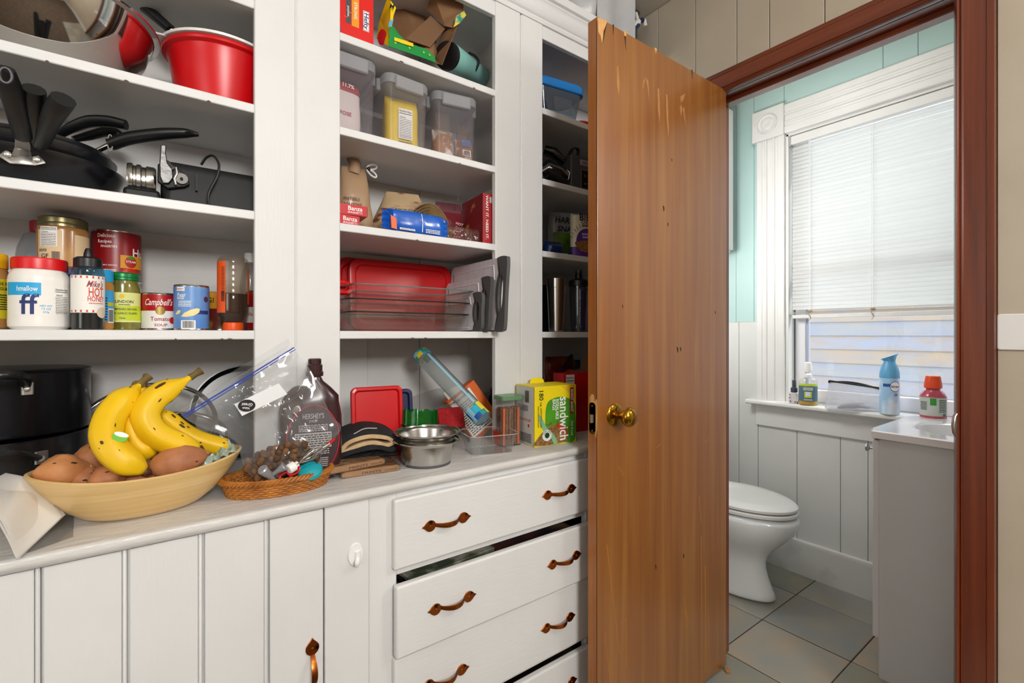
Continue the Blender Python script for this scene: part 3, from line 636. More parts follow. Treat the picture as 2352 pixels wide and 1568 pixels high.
# tall nut-butter jar with bronze lid standing on a blue-lidded jar
y0 = 1.36; jx = (X(85, y0)+X(203, y0))/2
zb = Zp(160, 620, y0)
j = thing('nut_spread_jar', 'jar with dark blue lid underneath the bronze-lidded nut butter', 'jar', (jx, y0, Z3), face(jx, y0))
obj('body', lathe([(0, 0), (.036, 0), (.039, .004), (.039, zb-Z3-.03), (.036, zb-Z3-.022), (0, zb-Z3-.022)], 32), tanjar, j)
jarlid(.0385, zb-Z3-.022, .0215, mat('dark blue lid', '16407c', .4), j, 60)
j = thing('nut_butter_jar', 'big brown nut butter jar with bronze lid stacked on a jar', 'jar', (jx, y0, zb), face(jx, y0))
nh = Zp(140, 503, y0)-zb
nut = mat('brown nut butter', '9c6a33', .3, c2='b88648', scale=14, contrast=(.4, .6), coat=.4)
obj('body', lathe([(0, 0), (.036, 0), (.0405, .004), (.041, nh*.72), (.039, nh*.8), (.037, nh*.84), (0, nh*.84)], 40), nut, j)
jarlid(.0395, nh*.8, nh*.2, mat('bronze metal lid', '8d8561', .3, .9), j)
obj('label', patch(.0414, -62, -2, .012, nh*.72, 16), mat('cream label', 'dcbf96', .6), j)
obj('label', patch(.0414, 24, 80, .012, nh*.66, 12), mat('cream label', 'dcbf96', .6), j)
nutrition(j, .03, .04, -.024, .062, cyl=.0418, rows=6)
lettering(j, BLACK, tg('GF', .012, -.03, .022, cyl=.0418), bars(.014, .02, -.011, .022, cyl=.0418), fine(.016, .006, 2, -.034, .034, cyl=.0418))
# clear jug with red cap behind
y0 = 1.45; jx = X(92, y0)
j = thing('plastic_jug', 'frosted plastic jug with red cap behind the nut butter jar', 'jug', (jx, y0, Z3), face(jx, y0))
jh = Zp(80, 507, y0)-Z3
obj('body', cup([.034, .04, .04, .036, .026, .014], [0, .004, jh*.6, jh*.75, jh*.87, jh*.9], .0015, 24), clear('frosted plastic', 'e6e8ea', .3, 'c9cccf', .2), j)
obj('cap', lathe([(.016, jh*.9), (.017, jh*.91), (.017, jh*.99), (.014, jh), (0, jh)], 24), mat('red cap', 'b0141c', .4), j)
# squeeze bottle of hot honey
y0 = 1.225; jx = (X(161, y0)+X(242, y0))/2; hb = Zp(200, 570, y0)-Z3; r = (X(242, y0)-X(161, y0))*.97/2
j = thing('squeeze_bottle', 'dark syrup squeeze bottle with black nozzle cap and white label', 'bottle', (jx, y0, Z3), face(jx, y0))
dh = mat('dark syrup', '1b1a1c', .12, coat=.5)
obj('body', lathe([(0, 0), (r-.002, 0), (r, .003), (r, hb*.70), (r-.002, hb*.745), (r*.88, hb*.77), (0, hb*.77)], 40), clear('bottle wall', 'b9c0c0', .1, '888f8f', .05), j)
obj('syrup', lathe([(0, .001), (r-.002, .001), (r-.0012, .004), (r-.0012, hb*.66), (0, hb*.66)], 36), dh, j)
obj('cap', lathe([(r*.86, hb*.765), (r*.87, hb*.77), (r*.87, hb*.865), (r*.7, hb*.885), (r*.28, hb*.895), (r*.27, hb*.93), (r*.18, hb*.985), (r*.12, hb), (0, hb)], 36), blackplastic, j)
obj('label', patch(r+.0004, -120, 100, hb*.205, hb*.655, 48), PAPER, j)
zz = G()
for zc_, s_ in ((hb*.225, 1), (hb*.635, -1)):
    for k in range(9): zz = zz+patch(r+.0009, -86+k*20, -80+k*20, zc_-.0022, zc_+.0022, 1)
lettering(j, mat('orange red ink', 'd4442e', .5), zz, tg('HOT', .024, .013, hb*.45, cyl=r+.0008, wid=.025), tg('HONEY', .014, .013, hb*.37, cyl=r+.0008, wid=.028), fine(.024, .003, 1, .013, hb*.32, cyl=r+.0008))
lettering(j, mat('dark red ink', '9a1f2c', .5), tg("Mike's", .017, .012, hb*.55, cyl=r+.0008, shear=.3, wid=.026))
obj('sticker', discw(r+.001, .0105, .0105, .0235, hb*.21), mat('round beige sticker', 'd9c7b0', .5), j)
# blue-lidded spread jar
y0 = 1.285; jx = X(262, y0)-.031
j = thing('blue_lid_jar', 'peanut spread jar with bright blue lid behind the squeeze bottle', 'jar', (jx, y0, Z3), face(jx, y0))
bh = Zp(250, 622, y0)-Z3
obj('body', lathe([(0, 0), (.028, 0), (.031, .004), (.031, bh*.75), (.028, bh*.83), (0, bh*.83)], 36), mat('peanut spread', 'b9813c', .35), j)
jarlid(.030, bh*.8, bh*.2, mat('bright blue lid', '2aa5dc', .4), j, 60)
obj('label', patch(.0314, -60, 85, .018, bh*.66, 24), mat('blue label', '3aa4dc', .5), j)
obj('label_band', patch(.0317, 40, 72, bh*.4, bh*.46, 8), mat('yellow green label', 'c9bb1c', .5), j)
obj('barcode_panel', patch(.0317, 42, 72, bh*.12, bh*.36, 6), PAPER, j)
lettering(j, BLACK, bars(.014, bh*.2, .031, bh*.24, cyl=.0321))
lettering(j, NAVY, fine(.012, bh*.4, 9, .016, bh*.35, cyl=.0319))
# can under the tomato can, then the tomato can
y0 = 1.42; cx_ = (X(207, y0)+X(326, y0))/2; cr_ = (X(326, y0)-X(207, y0))/2*.98; zt = Zp(300, 652, y0)
def can(name, label, loc, r, h, m, group=None, rim=steel):
    c = thing(name, label, 'can', loc, face(loc[0], loc[1]), group)
    obj('body', lathe([(0, 0), (r-.001, 0), (r, .002), (r-.0006, .004), (r-.0006, h-.004), (r, h-.002), (r-.0008, h), (r-.003, h-.001), (r-.004, h-.004), (0, h-.004)], 40), rim, c)
    obj('wrapper', patch(r, -180, 180, .0045, h-.0045, 64), m, c)
    return c
lab_red = mat('dark red wrapper', '8d0f16', .35)
c = can('food_can', 'red and white can supporting the large tomato can', (cx_, y0, Z3), cr_*.86, zt-Z3-.0005, lab_red)
obj('wrapper_band', patch(cr_*.86+.0005, -180, 180, .02, (zt-Z3)*.62, 48), PAPER, c)
lettering(c, BLACK, fine(.03, .04, 8, .03, .05, cyl=cr_*.86+.001))
th_ = Zp(265, 534, y0)-zt
c = can('tomato_can', 'large dark red tomato can stacked high behind the garlic jar', (cx_, y0, zt), cr_, th_, lab_red)
rr_ = cr_+.0006
obj('wrapper_band', patch(rr_, 8, 140, th_*.27, th_*.52, 30), mat('golden band', 'd99414', .45), c)
lettering(c, WHITEINK, tg('Delicious', .0115, -.019, th_*.87, cyl=rr_, wid=.034), tg('Recipes', .0105, -.022, th_*.76, cyl=rr_, wid=.026), tg('FINGERTIPS', .007, -.014, th_*.665, cyl=rr_, wid=.03))
lettering(c, WHITEINK, tg('Hu', .026, .045, th_*.58, cyl=rr_))
lettering(c, WHITEINK, fine(.022, .018, 7, -.012, th_*.16, cyl=rr_), tg('SIMPLY GROWN', .004, -.014, th_*.31, cyl=rr_))
obj('emblem', discw(rr_+.0005, .0125, th_*.11, .027, th_*.395), mat('emblem red', 'b3241c', .5), c)
obj('emblem_top', discw(rr_+.0008, .008, th_*.03, .027, th_*.48), mat('emblem green', '4c8a2a', .5), c)
lettering(c, WHITEINK, tg('STEAM', .007, .027, th_*.40, cyl=rr_+.0012))
obj('tomato_picture', blob(.016, .003, .017, .1, 2, 3, 16, 10), mat('printed tomato', 'c4200f', .35), c, (cr_*sin(.55), -cr_*cos(.55)+.002, th_*.17), (0, 0, .55))
# pickled garlic jar
y0 = 1.338; jr = .0315; jx = X(325, y0)-jr*1.0; gh = Zp(290, 628, y0)-Z3
j = thing('pickle_jar', 'pickled garlic jar with green metal lid and lime label', 'jar', (jx, y0, Z3), face(jx, y0))
obj('body', lathe([(0, 0), (jr-.003, 0), (jr, .004), (jr, gh*.74), (jr*.86, gh*.84), (jr*.85, gh*.9), (0, gh*.9)], 40), mat('green pickles in brine', '5b5a1e', .12, c2='8a8034', scale=40, stretch=(1, 1, .3), coat=.8), j)
jarlid(jr*.93, gh*.865, gh*.135, mat('green metal lid', '128040', .3, .3), j)
obj('label', patch(jr+.0004, -75, 70, gh*.14, gh*.65, 30), mat('pale lime label', 'dbe08e', .5), j)
obj('label_band', patch(jr+.0007, -75, 70, gh*.17, gh*.42, 30), mat('lime label', 'c0d02a', .5), j)
lettering(j, BLACK, tg('LINDON', .0085, .002, gh*.49, cyl=jr+.0008, wid=.032), tg('AMPSHIRE GROWN', .0058, .004, gh*.36, cyl=jr+.001, wid=.042), tg('ED GARLIC SCAPES', .0058, .004, gh*.29, cyl=jr+.001, wid=.043), tg('16oz', .0055, -.002, gh*.21, cyl=jr+.001), fine(.02, .003, 1, .002, gh*.44, cyl=jr+.001))
obj('lemon_picture', discw(jr+.0009, .0045, .0045, -.002, gh*.585), mat('lemon yellow', 'e3c21e', .5), j)
# tomato soup can
y0 = 1.338; cx_ = X(367, y0); sh_ = Zp(362, 674, y0)-Z3; r = .0335
c = can('soup_can', 'small red and white tomato soup can', (cx_, y0, Z3), r, sh_, mat('soup red', 'b31116', .35))
obj('wrapper_band', patch(r+.0005, -180, 180, .005, sh_*.52, 60), PAPER, c)
lettering(c, WHITEINK, tg("Campbell's", .020, -.002, sh_*.74, cyl=r+.0006, shear=.25, wid=.054))
obj('medallion', discw(r+.0009, .009, .0092, .001, sh_*.52), mat('gold medallion', '9c8446', .35, .6), c)
lettering(c, mat('soup red ink', '9e1216', .5), tg('Tomato', .0125, .001, sh_*.30, cyl=r+.0009, wid=.036), tg('SOUP', .0085, .002, sh_*.14, cyl=r+.0009, wid=.024))
obj('tomato_picture', blob(.008, .002, .008, .08, 2, 5, 14, 8), mat('printed tomato', 'c4200f', .35), c, (r*sin(.75), -r*cos(.75), sh_*.27), (0, 0, .75))
# pear can
y0 = 1.30; cx_ = (X(397, y0)+X(482, y0))/2; r = (X(482, y0)-X(397, y0))/2*.98; ph_ = Zp(440, 656, y0)-Z3
c = can('pear_can', 'light blue can of sliced pears', (cx_, y0, Z3), r, ph_, mat('pear can blue', '6f9bd3', .35, c2='4f7fc4', scale=10))
obj('logo_patch', patch(r+.0005, -52, -22, ph_*.855, ph_*.945, 6), WHITEINK, c)
lettering(c, REDINK, tg("Hannaford", .0055, -.0235, ph_*.9, cyl=r+.0009, wid=.015))
lettering(c, WHITEINK, tg('Pear', .0135, -.0205, ph_*.765, cyl=r+.0006, wid=.018), tg('slices', .0085, -.0225, ph_*.70, cyl=r+.0006, wid=.015), fine(.026, .014, 4, -.014, ph_*.58, cyl=r+.0006))
obj('pear_picture', wrapshape(r+.001, [(-.017, -.008), (-.010, .0), (.002, .007), (.014, .011), (.020, .009), (.018, .001), (.008, -.006), (-.006, -.009)], -.004, ph_*.38), mat('pear slice', 'ecdc9c', .5), c)
obj('pear_picture', wrapshape(r+.0008, [(-.008, -.006), (0, .003), (.007, .002), (.004, -.004), (-.003, -.007)], -.028, ph_*.41), mat('pear slice', 'ecdc9c', .5), c)
obj('badge', discw(r+.0006, .0065, .0065, .031, ph_*.69), mat('plum badge', '4a2c55', .5), c)
obj('band', patch(r+.0005, 8, 62, ph_*.36, ph_*.44, 10), NAVY, c)
obj('barcode_panel', patch(r+.0006, -34, 12, ph_*.03, ph_*.22, 8), WHITEINK, c)
lettering(c, BLACK, bars(.022, ph_*.15, -.0065, ph_*.13, cyl=r+.001))
# yellow and red can behind
y0 = 1.41; cx_ = X(506, y0); r = .036
c = can('bean_can', 'yellow and dark red can half hidden beside the orange-capped bottle', (cx_, y0, Z3), r, Zp(490, 672, y0)-Z3, mat('bean can red', '6e1a12', .4, c2='b08a1c', scale=26, contrast=(.45, .6)))
obj('label_band', patch(r+.0005, -70, 40, .055, .095, 20), mat('golden band', 'd99414', .45), c)
lettering(c, mat('dark green ink', '143c1c', .5), tg('GI', .018, -.022, .075, cyl=r+.0009))
# inverted honey bottle
y0 = 1.285; cx_ = (X(498, y0)+X(572, y0))/2; r = (X(572, y0)-X(498, y0))/2*.98; bh = Zp(535, 592, y0)-Z3
j = thing('honey_bottle', 'upturned clear honey bottle with orange cap at its foot and orange label', 'bottle', (cx_, y0, Z3), face(cx_, y0))
prof = [(r*.55, .018), (r*.62, .024), (r*.93, .034), (r, .045), (r, bh*.42)]
for k in range(6): prof += [(r, bh*(.45+k*.08)), (r-.0012, bh*(.475+k*.08)), (r, bh*(.5+k*.08))]
prof += [(r, bh*.95), (r-.003, bh*.985), (r-.008, bh)]
obj('body', lathe([(0, .017)]+prof+[(0, bh)], 36), clear('honey bottle wall', 'd8c9b4', .16, 'b8a68c', .08), j)
obj('honey', lathe([(0, .02), (r*.5, .02), (r*.9, .036), (r-.0015, .046), (r-.0015, bh*.5), (0, bh*.5)], 32), mat('dark honey', '2e0f0a', .1, coat=.8), j)
obj('cap', lathe([(0, 0), (r*.62, 0), (r*.66, .002), (r*.66, .016), (r*.6, .019), (0, .019)], 32), orange, j)
obj('label', patch(r+.0006, -95, -28, bh*.24, bh*.93, 14), mat('orange label', 'ee5a14', .5), j)
obj('label', patch(r+.0006, 62, 95, bh*.36, bh*.85, 8), mat('orange label', 'ee5a14', .5), j)
lettering(j, BLACK, fine(.008, bh*.4, 22, -.022, bh*.66, cyl=r+.001, fill=.4), bars(.01, bh*.14, -.022, bh*.46, cyl=r+.001))
# clear bottle and red labelled jar by the post
y0 = 1.43; cx_ = X(575, y0)
j = thing('water_bottle', 'clear bottle with white cap behind the honey bottle', 'bottle', (cx_, y0, Z3), 0)
bh = Zp(570, 582, y0)-Z3
obj('body', cup([.022, .024, .024, .02, .012, .012], [0, .003, bh*.6, bh*.75, bh*.88, bh*.9], .001, 24), clearp, j)
obj('cap', lathe([(.0135, bh*.88), (.014, bh*.9), (.014, bh), (0, bh)], 20), whiteplastic, j)
y0 = 1.33; cx_ = X(602, y0)
c = can('vinegar_can', 'tin with red and white label half behind the post', (cx_, y0, Z3), .036, Zp(570, 668, y0)-Z3, mat('label crimson', 'b3141c', .4))
obj('label_band', patch(.0365, -180, 180, .02, .058, 40), PAPER, c)
lettering(c, REDINK, tg('Whole', .012, -.026, .04, cyl=.037, shear=.3))

# ================================================================== left bay, third shelf: pans and can opener
Z2 = SH[1]
def pan(name, label, c, Rr, h, handle=None, m=nonstick, rb=.78):
    p_ = thing(name, label, 'pan', c)
    obj('body', cup([Rr*rb-.006, Rr*rb, Rr*.93, Rr*.985, Rr], [0, .004, h*.6, h*.85, h], .003, 64), m, p_)
    return p_
pc = Vector((-.212, 1.345, Z2))
pA = pan('frying_pan', 'large black frying pan at the bottom of the stack, riveted grey bracket', pc, .152, .062)
pB = pan('frying_pan', 'black frying pan nested second in the stack', pc+Vector((.0, .005, .028)), .138, .062)
pC = pan('frying_pan', 'black frying pan nested on top of the stack', pc+Vector((.002, .012, .056)), .122, .05)
def grip(par, pts, rs, flat=.72, n=12, m=blacksoft, name='handle'):
    q = [Vector(a)-par.location for a in pts]; s_ = spl(q, 5); k = len(s_)
    rad = [rs[min(int(i/(k-1)*(len(rs)-1)), len(rs)-2)]*(1-(i/(k-1)*(len(rs)-1)) % 1)+rs[min(int(i/(k-1)*(len(rs)-1))+1, len(rs)-1)]*((i/(k-1)*(len(rs)-1)) % 1) if i < k-1 else rs[-1] for i in range(k)]
    return obj(name, tube(s_, rad, n, flat=flat), m, par)
# front handle with grey bracket
h1 = grip(pA, [PY(52, 318, 1.165), PY(42, 270, 1.11), PY(25, 210, 1.05), PY(10, 158, 1.01)], [.0115, .0135, .0145, .015, .012], .6)
br = pA
obj('bracket', tube([PY(52, 312, 1.175)-pA.location, PY(52, 342, 1.196)-pA.location, PY(50, 362, 1.19)-pA.location], [.009, .010, .013], 10, flat=.3), alu, pA)
w0 = [PY(6, 352, 1.195), PY(28, 366, 1.188), PY(52, 366, 1.187), PY(75, 370, 1.188), PY(96, 366, 1.195)]
obj('bracket_plate', tube([a-pA.location for a in w0], [.008, .0085, .010, .0085, .008], 10, flat=.25, up=(0, -1, 0)), alu, pA)
for a in ((17, 354), (84, 366)): obj('rivet', blob(.0055, .003, .0055, 0), mat('pale rivet', 'd8d6d0', .3, .8), pA, PY(a[0], a[1], 1.186)-pA.location)
obj('hang_hole', ring([(PY(17, 180, 1.012)+Vector((.0065*cos(a), -.0095, .011*sin(a))))-pA.location for a in [2*pi*i/16 for i in range(16)]], .0022, 6), mat('hole shade', '2a2a2e', .3), pA)
h2 = grip(pB, [PY(92, 335, 1.19), PY(88, 290, 1.13), PY(80, 240, 1.08), PY(78, 205, 1.05)], [.011, .0125, .0145, .0155, .0145], .75)
h3 = grip(pC, [PY(95, 330, 1.18), PY(108, 295, 1.12), PY(128, 255, 1.06), PY(146, 228, 1.03)], [.012, .0135, .0145, .0165, .0165], .75)
# pans whose handles point along the shelf
pD = pan('saute_pan', 'black pan with curved handle pointing right behind the stack', Vector((-.195, 1.375, Z2+.075)), .11, .034)
grip(pD, [PY(134, 312, 1.36), PY(165, 293, 1.34), PY(205, 279, 1.33), PY(250, 279, 1.32), PY(290, 287, 1.31)], [.008, .012, .0145, .0145, .0125], .75)
grip(pB, [PY(168, 320, 1.385), PY(205, 312, 1.39), PY(245, 302, 1.385), PY(271, 308, 1.38), PY(262, 322, 1.38)], [.008, .012, .013, .012, .009], .8)
pE = pC
grip(pE, [PY(254, 332, 1.30), PY(300, 317, 1.285), PY(370, 308, 1.27), PY(425, 306, 1.26), PY(456, 309, 1.255)], [.0145, .0155, .015, .0125, .005], .8)
obj('handle_stem', tube([a-pE.location for a in (PY(206, 352, 1.32), PY(230, 343, 1.31), PY(256, 331, 1.30))], [.004, .005, .006], 10), steel, pE)
obj('bracket_plate', tube([a-pE.location for a in (PY(200, 352, 1.325), PY(212, 360, 1.32), PY(230, 368, 1.325))], [.006, .009, .006], 10, flat=.5), steel, pE)
for a in ((208, 359), (229, 367)): obj('rivet', blob(.0045, .0045, .0045, 0), mat('pale rivet', 'd8d6d0', .3, .8), pE, PY(a[0], a[1], 1.313)-pE.location)
obj('hang_ring', ring([(PY(253, 328, 1.29)+Vector((.004*cos(a), 0, .017*sin(a))))-pE.location for a in [2*pi*i/20 for i in range(20)]], .0014, 6), mat('dull gear', '6c6a66', .5, .6), pE)
obj('hang_slot', tube([PY(424, 303, 1.245)-pE.location, PY(437, 302, 1.243)-pE.location, PY(450, 304, 1.242)-pE.location], [.001, .004, .001], 8, flat=.5), mat('hole shade', '2a2a2e', .3), pE)
# electric can opener lying on its side
y0 = 1.225; x0 = X(368, y0); x1 = X(583, y0)+.07; oh = Zp(480, 384, y0)-Z2
co = thing('can_opener', 'black electric can opener lying on its side with chrome lever', 'can opener', (x0, y0, Z2))
gb = mat('black matt casing', '0c0c0e', .5, c2='121214', scale=6, spec=.3)
obj('casing', loft([rr(x1-x0, .085, .02, 5, 0, (x1-x0)/2, .045), rr(x1-x0, .09, .02, 5, .006, (x1-x0)/2, .045), rr((x1-x0)*.99, .09, .02, 5, oh*.8, (x1-x0)/2, .045), rr((x1-x0)*.96, .078, .02, 5, oh, (x1-x0)/2, .048)]), gb, co, rot=(0, 0, 0))
q = lambda u, v, yy=1.218: PY(u, v, yy)-co.location
obj('face_plate', prism([(q(*a).x, q(*a).z) for a in ((362, 378), (385, 368), (400, 380), (432, 408), (436, 424), (425, 430), (385, 434), (362, 418))], -.011, .0), gb, co, bevel=.002)
obj('base_disc', lathe([(0, 0), (.033, 0), (.035, .004), (.035, .009), (.031, .011), (.031, .014), (.034, .016), (.034, .022), (.03, .025), (.03, .03), (.033, .032), (.033, .044), (.03, .048), (0, .048)], 36).rot(pi/2, 'Y'), steel, co, (-.055, .04, .045))
obj('base_foot', box(-.06, .0, 0, .0, .08, .022), gb, co, bevel=.006)
lv = obj('lever', prism([(q(*a).x, q(*a).z) for a in ((366, 380), (368, 352), (369, 336), (382, 336), (381, 356), (385, 378), (396, 392), (398, 412), (388, 424), (374, 424), (367, 408))], -.018, -.011), mat('worn chrome lever', '5a5958', .38, 1, bump=.4, bscale=60), co, bevel=.0018)
obj('lever_guard', tube([q(a, b, 1.205) for a, b in ((394, 388), (404, 384), (406, 398), (400, 410), (404, 424))], .0022, 8), alu, co)
obj('drive_wheel', loft([[((.0105+(.0012 if i % 2 else 0))*cos(2*pi*i/48), zz, (.0105+(.0012 if i % 2 else 0))*sin(2*pi*i/48)) for i in range(48)] for zz in (-.004, .0)]), mat('dull gear', '6c6a66', .5, .6), co, q(417, 411, 1.212))
obj('wheel_hub', lathe([(.003, 0), (.003, .003), (0, .004)], 12).rot(pi/2, 'X'), blackplastic, co, q(417, 411, 1.208))
obj('slot', prism([(q(*a).x, q(*a).z) for a in ((449, 402), (455, 402), (454, 438), (449, 438))], -.009, -.002), mat('slot shade', '050506', .6), co)
obj('cord', tube(spl([q(a, b, yy) for a, b, yy in ((462, 378, 1.245), (474, 362, 1.235), (490, 358, 1.222), (503, 378, 1.212), (498, 405, 1.208), (486, 428, 1.206), (478, 448, 1.205), (480, 470, 1.203))], 6), .0026, 8), blackplastic, co)

# ================================================================== left bay, top visible shelf: bowls
Z1 = SH[2]
mb = one('mixing_bowl', cup([.07, .085, .125, .16, .172, .176, .186, .187], [0, .002, .03, .075, .11, .124, .126, .129], .0016, 72), mirror_steel, 'large polished steel mixing bowl with flat rim', 'bowl', (-.185, 1.32, Z1))
cx_ = .125
cl = thing('red_mixing_bowl', 'deep red plastic bowl with a white colander nested inside', 'bowl', (cx_, 1.333, Z1))
obj('body', cup([.082, .088, .101, .108, .112, .113, .122, .1235, .122], [0, .003, .06, .105, .122, .125, .129, .133, .137], .0025, 72), redplastic, cl)
wc = thing('colander', 'white plastic colander with loop handle inside the red bowl', 'colander', (cx_, 1.333, Z1+.014))
obj('basin', cup([.06, .08, .098, .106, .107, .126, .127], [0, .004, .07, .112, .124, .126, .131], .002, 64), whiteplastic, wc)
obj('handle', tube(spl([(-.112, -.045, .127), (-.136, -.035, .129), (-.146, -.012, .13), (-.14, .018, .129), (-.115, .03, .127)], 6), .0045, 8, flat=.6), whiteplastic, wc)
hp0, hp1 = PY(300, -12, 1.36), PY(392, 68, 1.325)
sk = thing('skimmer', 'skimmer with long black handle resting in the colander', 'utensil', (cx_, 1.333, Z1+.03))
obj('grip', tube([a-sk.location for a in (hp0, hp0.lerp(hp1, .4), hp1)], [.015, .0145, .0125], 12, flat=.85), blacksoft, sk)
obj('stem', tube([hp1-sk.location, (0.0, .02, .05)], [.006, .004], 8), steel, sk)
obj('head', lathe([(0, 0), (.03, .002), (.05, .012), (.052, .013), (.03, .004), (0, .0015)], 32), steel, sk, (0.01, .02, .035))
# ================================================================== worktop, left: pots, lids, fruit bowl
def stockpot(name, label, loc, r, h, m):
    p_ = thing(name, label, 'pot', loc)
    obj('body', cup([r-.006, r-.001, r, r, r+.0015], [0, .003, .01, h-.004, h], .0025, 72), m, p_)
    return p_
anodv = mat('brushed black pot wall', '121317', .24, .55, c2='1c1d22', scale=30, stretch=(1, 1, .05))
lowh = .135
pl = stockpot('stockpot', 'wide black pot with riveted bracket underneath the other pot', (-.262, 1.35, ZC), .142, lowh, nonstick)
def pz(u, v, yy, o): return PY(u, v, yy)-o.location
for a in ((93, 1052),):
    yy = 1.35-.128
    obj('bracket', rbox(.02, .006, .024, .004, .001).rot(0, 'X'), alu, pl, pz(95, 1065, 1.228, pl), (0, 0, R(28)))
    obj('rivet', blob(.006, .005, .006, 0), mat('pale rivet', 'd8d6d0', .3, .8), pl, pz(95, 1053, 1.222, pl))
obj('handle', tube(spl([pz(88, 1052, 1.225, pl), pz(50, 1042, 1.15, pl), pz(10, 1040, 1.13, pl), pz(-30, 1050, 1.16, pl)], 6), .008, 10, flat=.7), blackplastic, pl)
pu = stockpot('saucepot', 'black brushed pot with loop handle standing on the wider pot', (-.245, 1.362, ZC+lowh+.001), .126, Zp(150, 851, 1.27)-ZC-lowh, anodv)
obj('lid', lathe([(0, 0), (.1265, 0), (.1275, .003), (.12, .006), (0, .008)], 64), anodv, pu, (0, 0, Zp(150, 851, 1.27)-ZC-lowh-.003))
obj('handle', tube(spl([pz(60, 884, 1.243, pu), pz(58, 868, 1.20, pu), pz(40, 862, 1.17, pu), pz(0, 862, 1.15, pu), pz(-40, 870, 1.17, pu)], 6), .0075, 10), blackplastic, pu)
obj('bracket', rbox(.018, .008, .024, .004, .001), alu, pu, pz(63, 907, 1.243, pu), (0, 0, R(20)))
obj('rivet', blob(.005, .004, .005, 0), mat('pale rivet', 'd8d6d0', .3, .8), pu, pz(62, 893, 1.236, pu))
# glass lids leaning at the back
def glasslid(label, cu, cv, yy, r, tilt, yaw):
    l = thing('glass_pan_cover', label, 'pan cover', PY(cu, cv, yy), rot=(tilt, 0, yaw))
    obj('rim', ring(circ(r, 64), .0052, 10), chrome, l)
    obj('pane', lathe([(0, .028), (r*.4, .024), (r*.75, .012), (r, 0), (r, -.002), (r*.75, .010), (r*.4, .022), (0, .026)], 48), clear('pan cover glass', 'fafcfb', .015, gloss=.6, rough=.02), l)
    obj('knob', lathe([(0, .026), (.012, .028), (.012, .036), (.02, .042), (.02, .05), (.012, .054), (0, .054)], 24), blackplastic, l)
    return l
glasslid('glass pan lid with chrome rim leaning behind the bananas', 338, 985, 1.335, .13, R(44), R(-10))
glasslid('smaller glass lid with chrome rim between the bananas and the zip bag', 420, 1000, 1.29, .085, R(28), R(12))
bp_ = thing('round_griddle', 'black round pan standing on edge behind the zip bag', 'pan', PY(560, 945, 1.462), rot=(R(80), 0, 0))
obj('body', cup([.11, .114, .122, .124], [0, .003, .022, .028], .003, 56), nonstick, bp_, (0, 0, -.014))
obj('handle', tube([(.12, 0, .016), (.16, 0, .02), (.2, 0, .016)], [.008, .011, .009], 10, flat=.7), blacksoft, bp_, (-.0, 0, -.014))
# white pages curling over the worktop edge
pg = thing('paper_booklet', 'glossy white booklet in clear film draped over the worktop edge', 'booklet', (-.2, YC, ZC))
filmw = mat('glossy white page', 'e9e8e5', .22, coat=.5)
pl0 = Vector((-.2, YC, ZC))
def page(k):
    o_ = Vector((.0, .004*k, .006*k))
    A = [PY(-40, 1150, .985), PY(5, 1190, .98), PY(28, 1240, .978), PY(40, 1285, .98)]
    Bk = [PY(52, 1096, 1.14), PY(95, 1108, 1.13), PY(120, 1140, 1.12), PY(150, 1182, 1.10)]
    ca, cb = spl(A, 6), spl(Bk, 6); n = len(ca)-1
    sh = Vector((-.008*k, 0, .005*k))
    def fn(a, b):
        i = min(int(b*n), n-1); f_ = b*n-i
        return ca[i].lerp(ca[i+1], f_).lerp(cb[i].lerp(cb[i+1], f_), a*(1-.03*k))+sh*(1-b)+Vector((0, 0, .004*sin(a*5+k)*sin(pi*b)))+Vector((0, -.004*k, .002*k))-pl0
    return grid(fn, 14, 18)
for k in range(3): obj('page', page(k), filmw, pg, solid=.0007, soff=0)
filmc = clear('clear glossy film', 'fafafa', .1, 'e8eaec', .1, 1.6)
fq = [PZ(60, 1270, ZC+.002), PZ(168, 1232, ZC+.002), PZ(170, 1185, ZC+.002), PZ(110, 1175, ZC+.002)]
obj('film', G([q-pl0 for q in fq], [[0, 1, 2, 3]]), filmc, pg, solid=.0006)
# bamboo fruit bowl
BC = Vector((-.022, 1.128, ZC))
bamboo = mat('pressed bamboo', 'e6c68c', .4, c2='d2aa66', scale=5, stretch=(.5, .5, 24), contrast=(.3, .75), coat=.3, bump=.08, bscale=9, bstretch=(.5, .5, 30))
fb = thing('fruit_bowl', 'oval pale bamboo bowl holding bananas and sweet potatoes', 'bowl', BC, R(3))
rings = []
prf = [(.40, .34, 0), (.46, .42, .001), (.56, .56, .008), (.70, .72, .024), (.83, .86, .045), (.93, .96, .064), (1, 1.03, .082)]
def brim(ax, ay, z, th_=0):
    rg = []
    for i in range(56):
        a = 2*pi*i/56; k = (z/.082)**1.5
        rg.append(((.160*ax-th_)*cos(a), (.104*ay-th_)*sin(a), z*(1+.0)+k*.014*abs(cos(a))**2+(th_ and .002)))
    return rg
for ax, ay, z in prf: rings.append(brim(ax, ay, z))
for ax, ay, z in prf[::-1]: rings.append(brim(ax, ay, z, .0045))
obj('body', loft(rings), bamboo, fb)
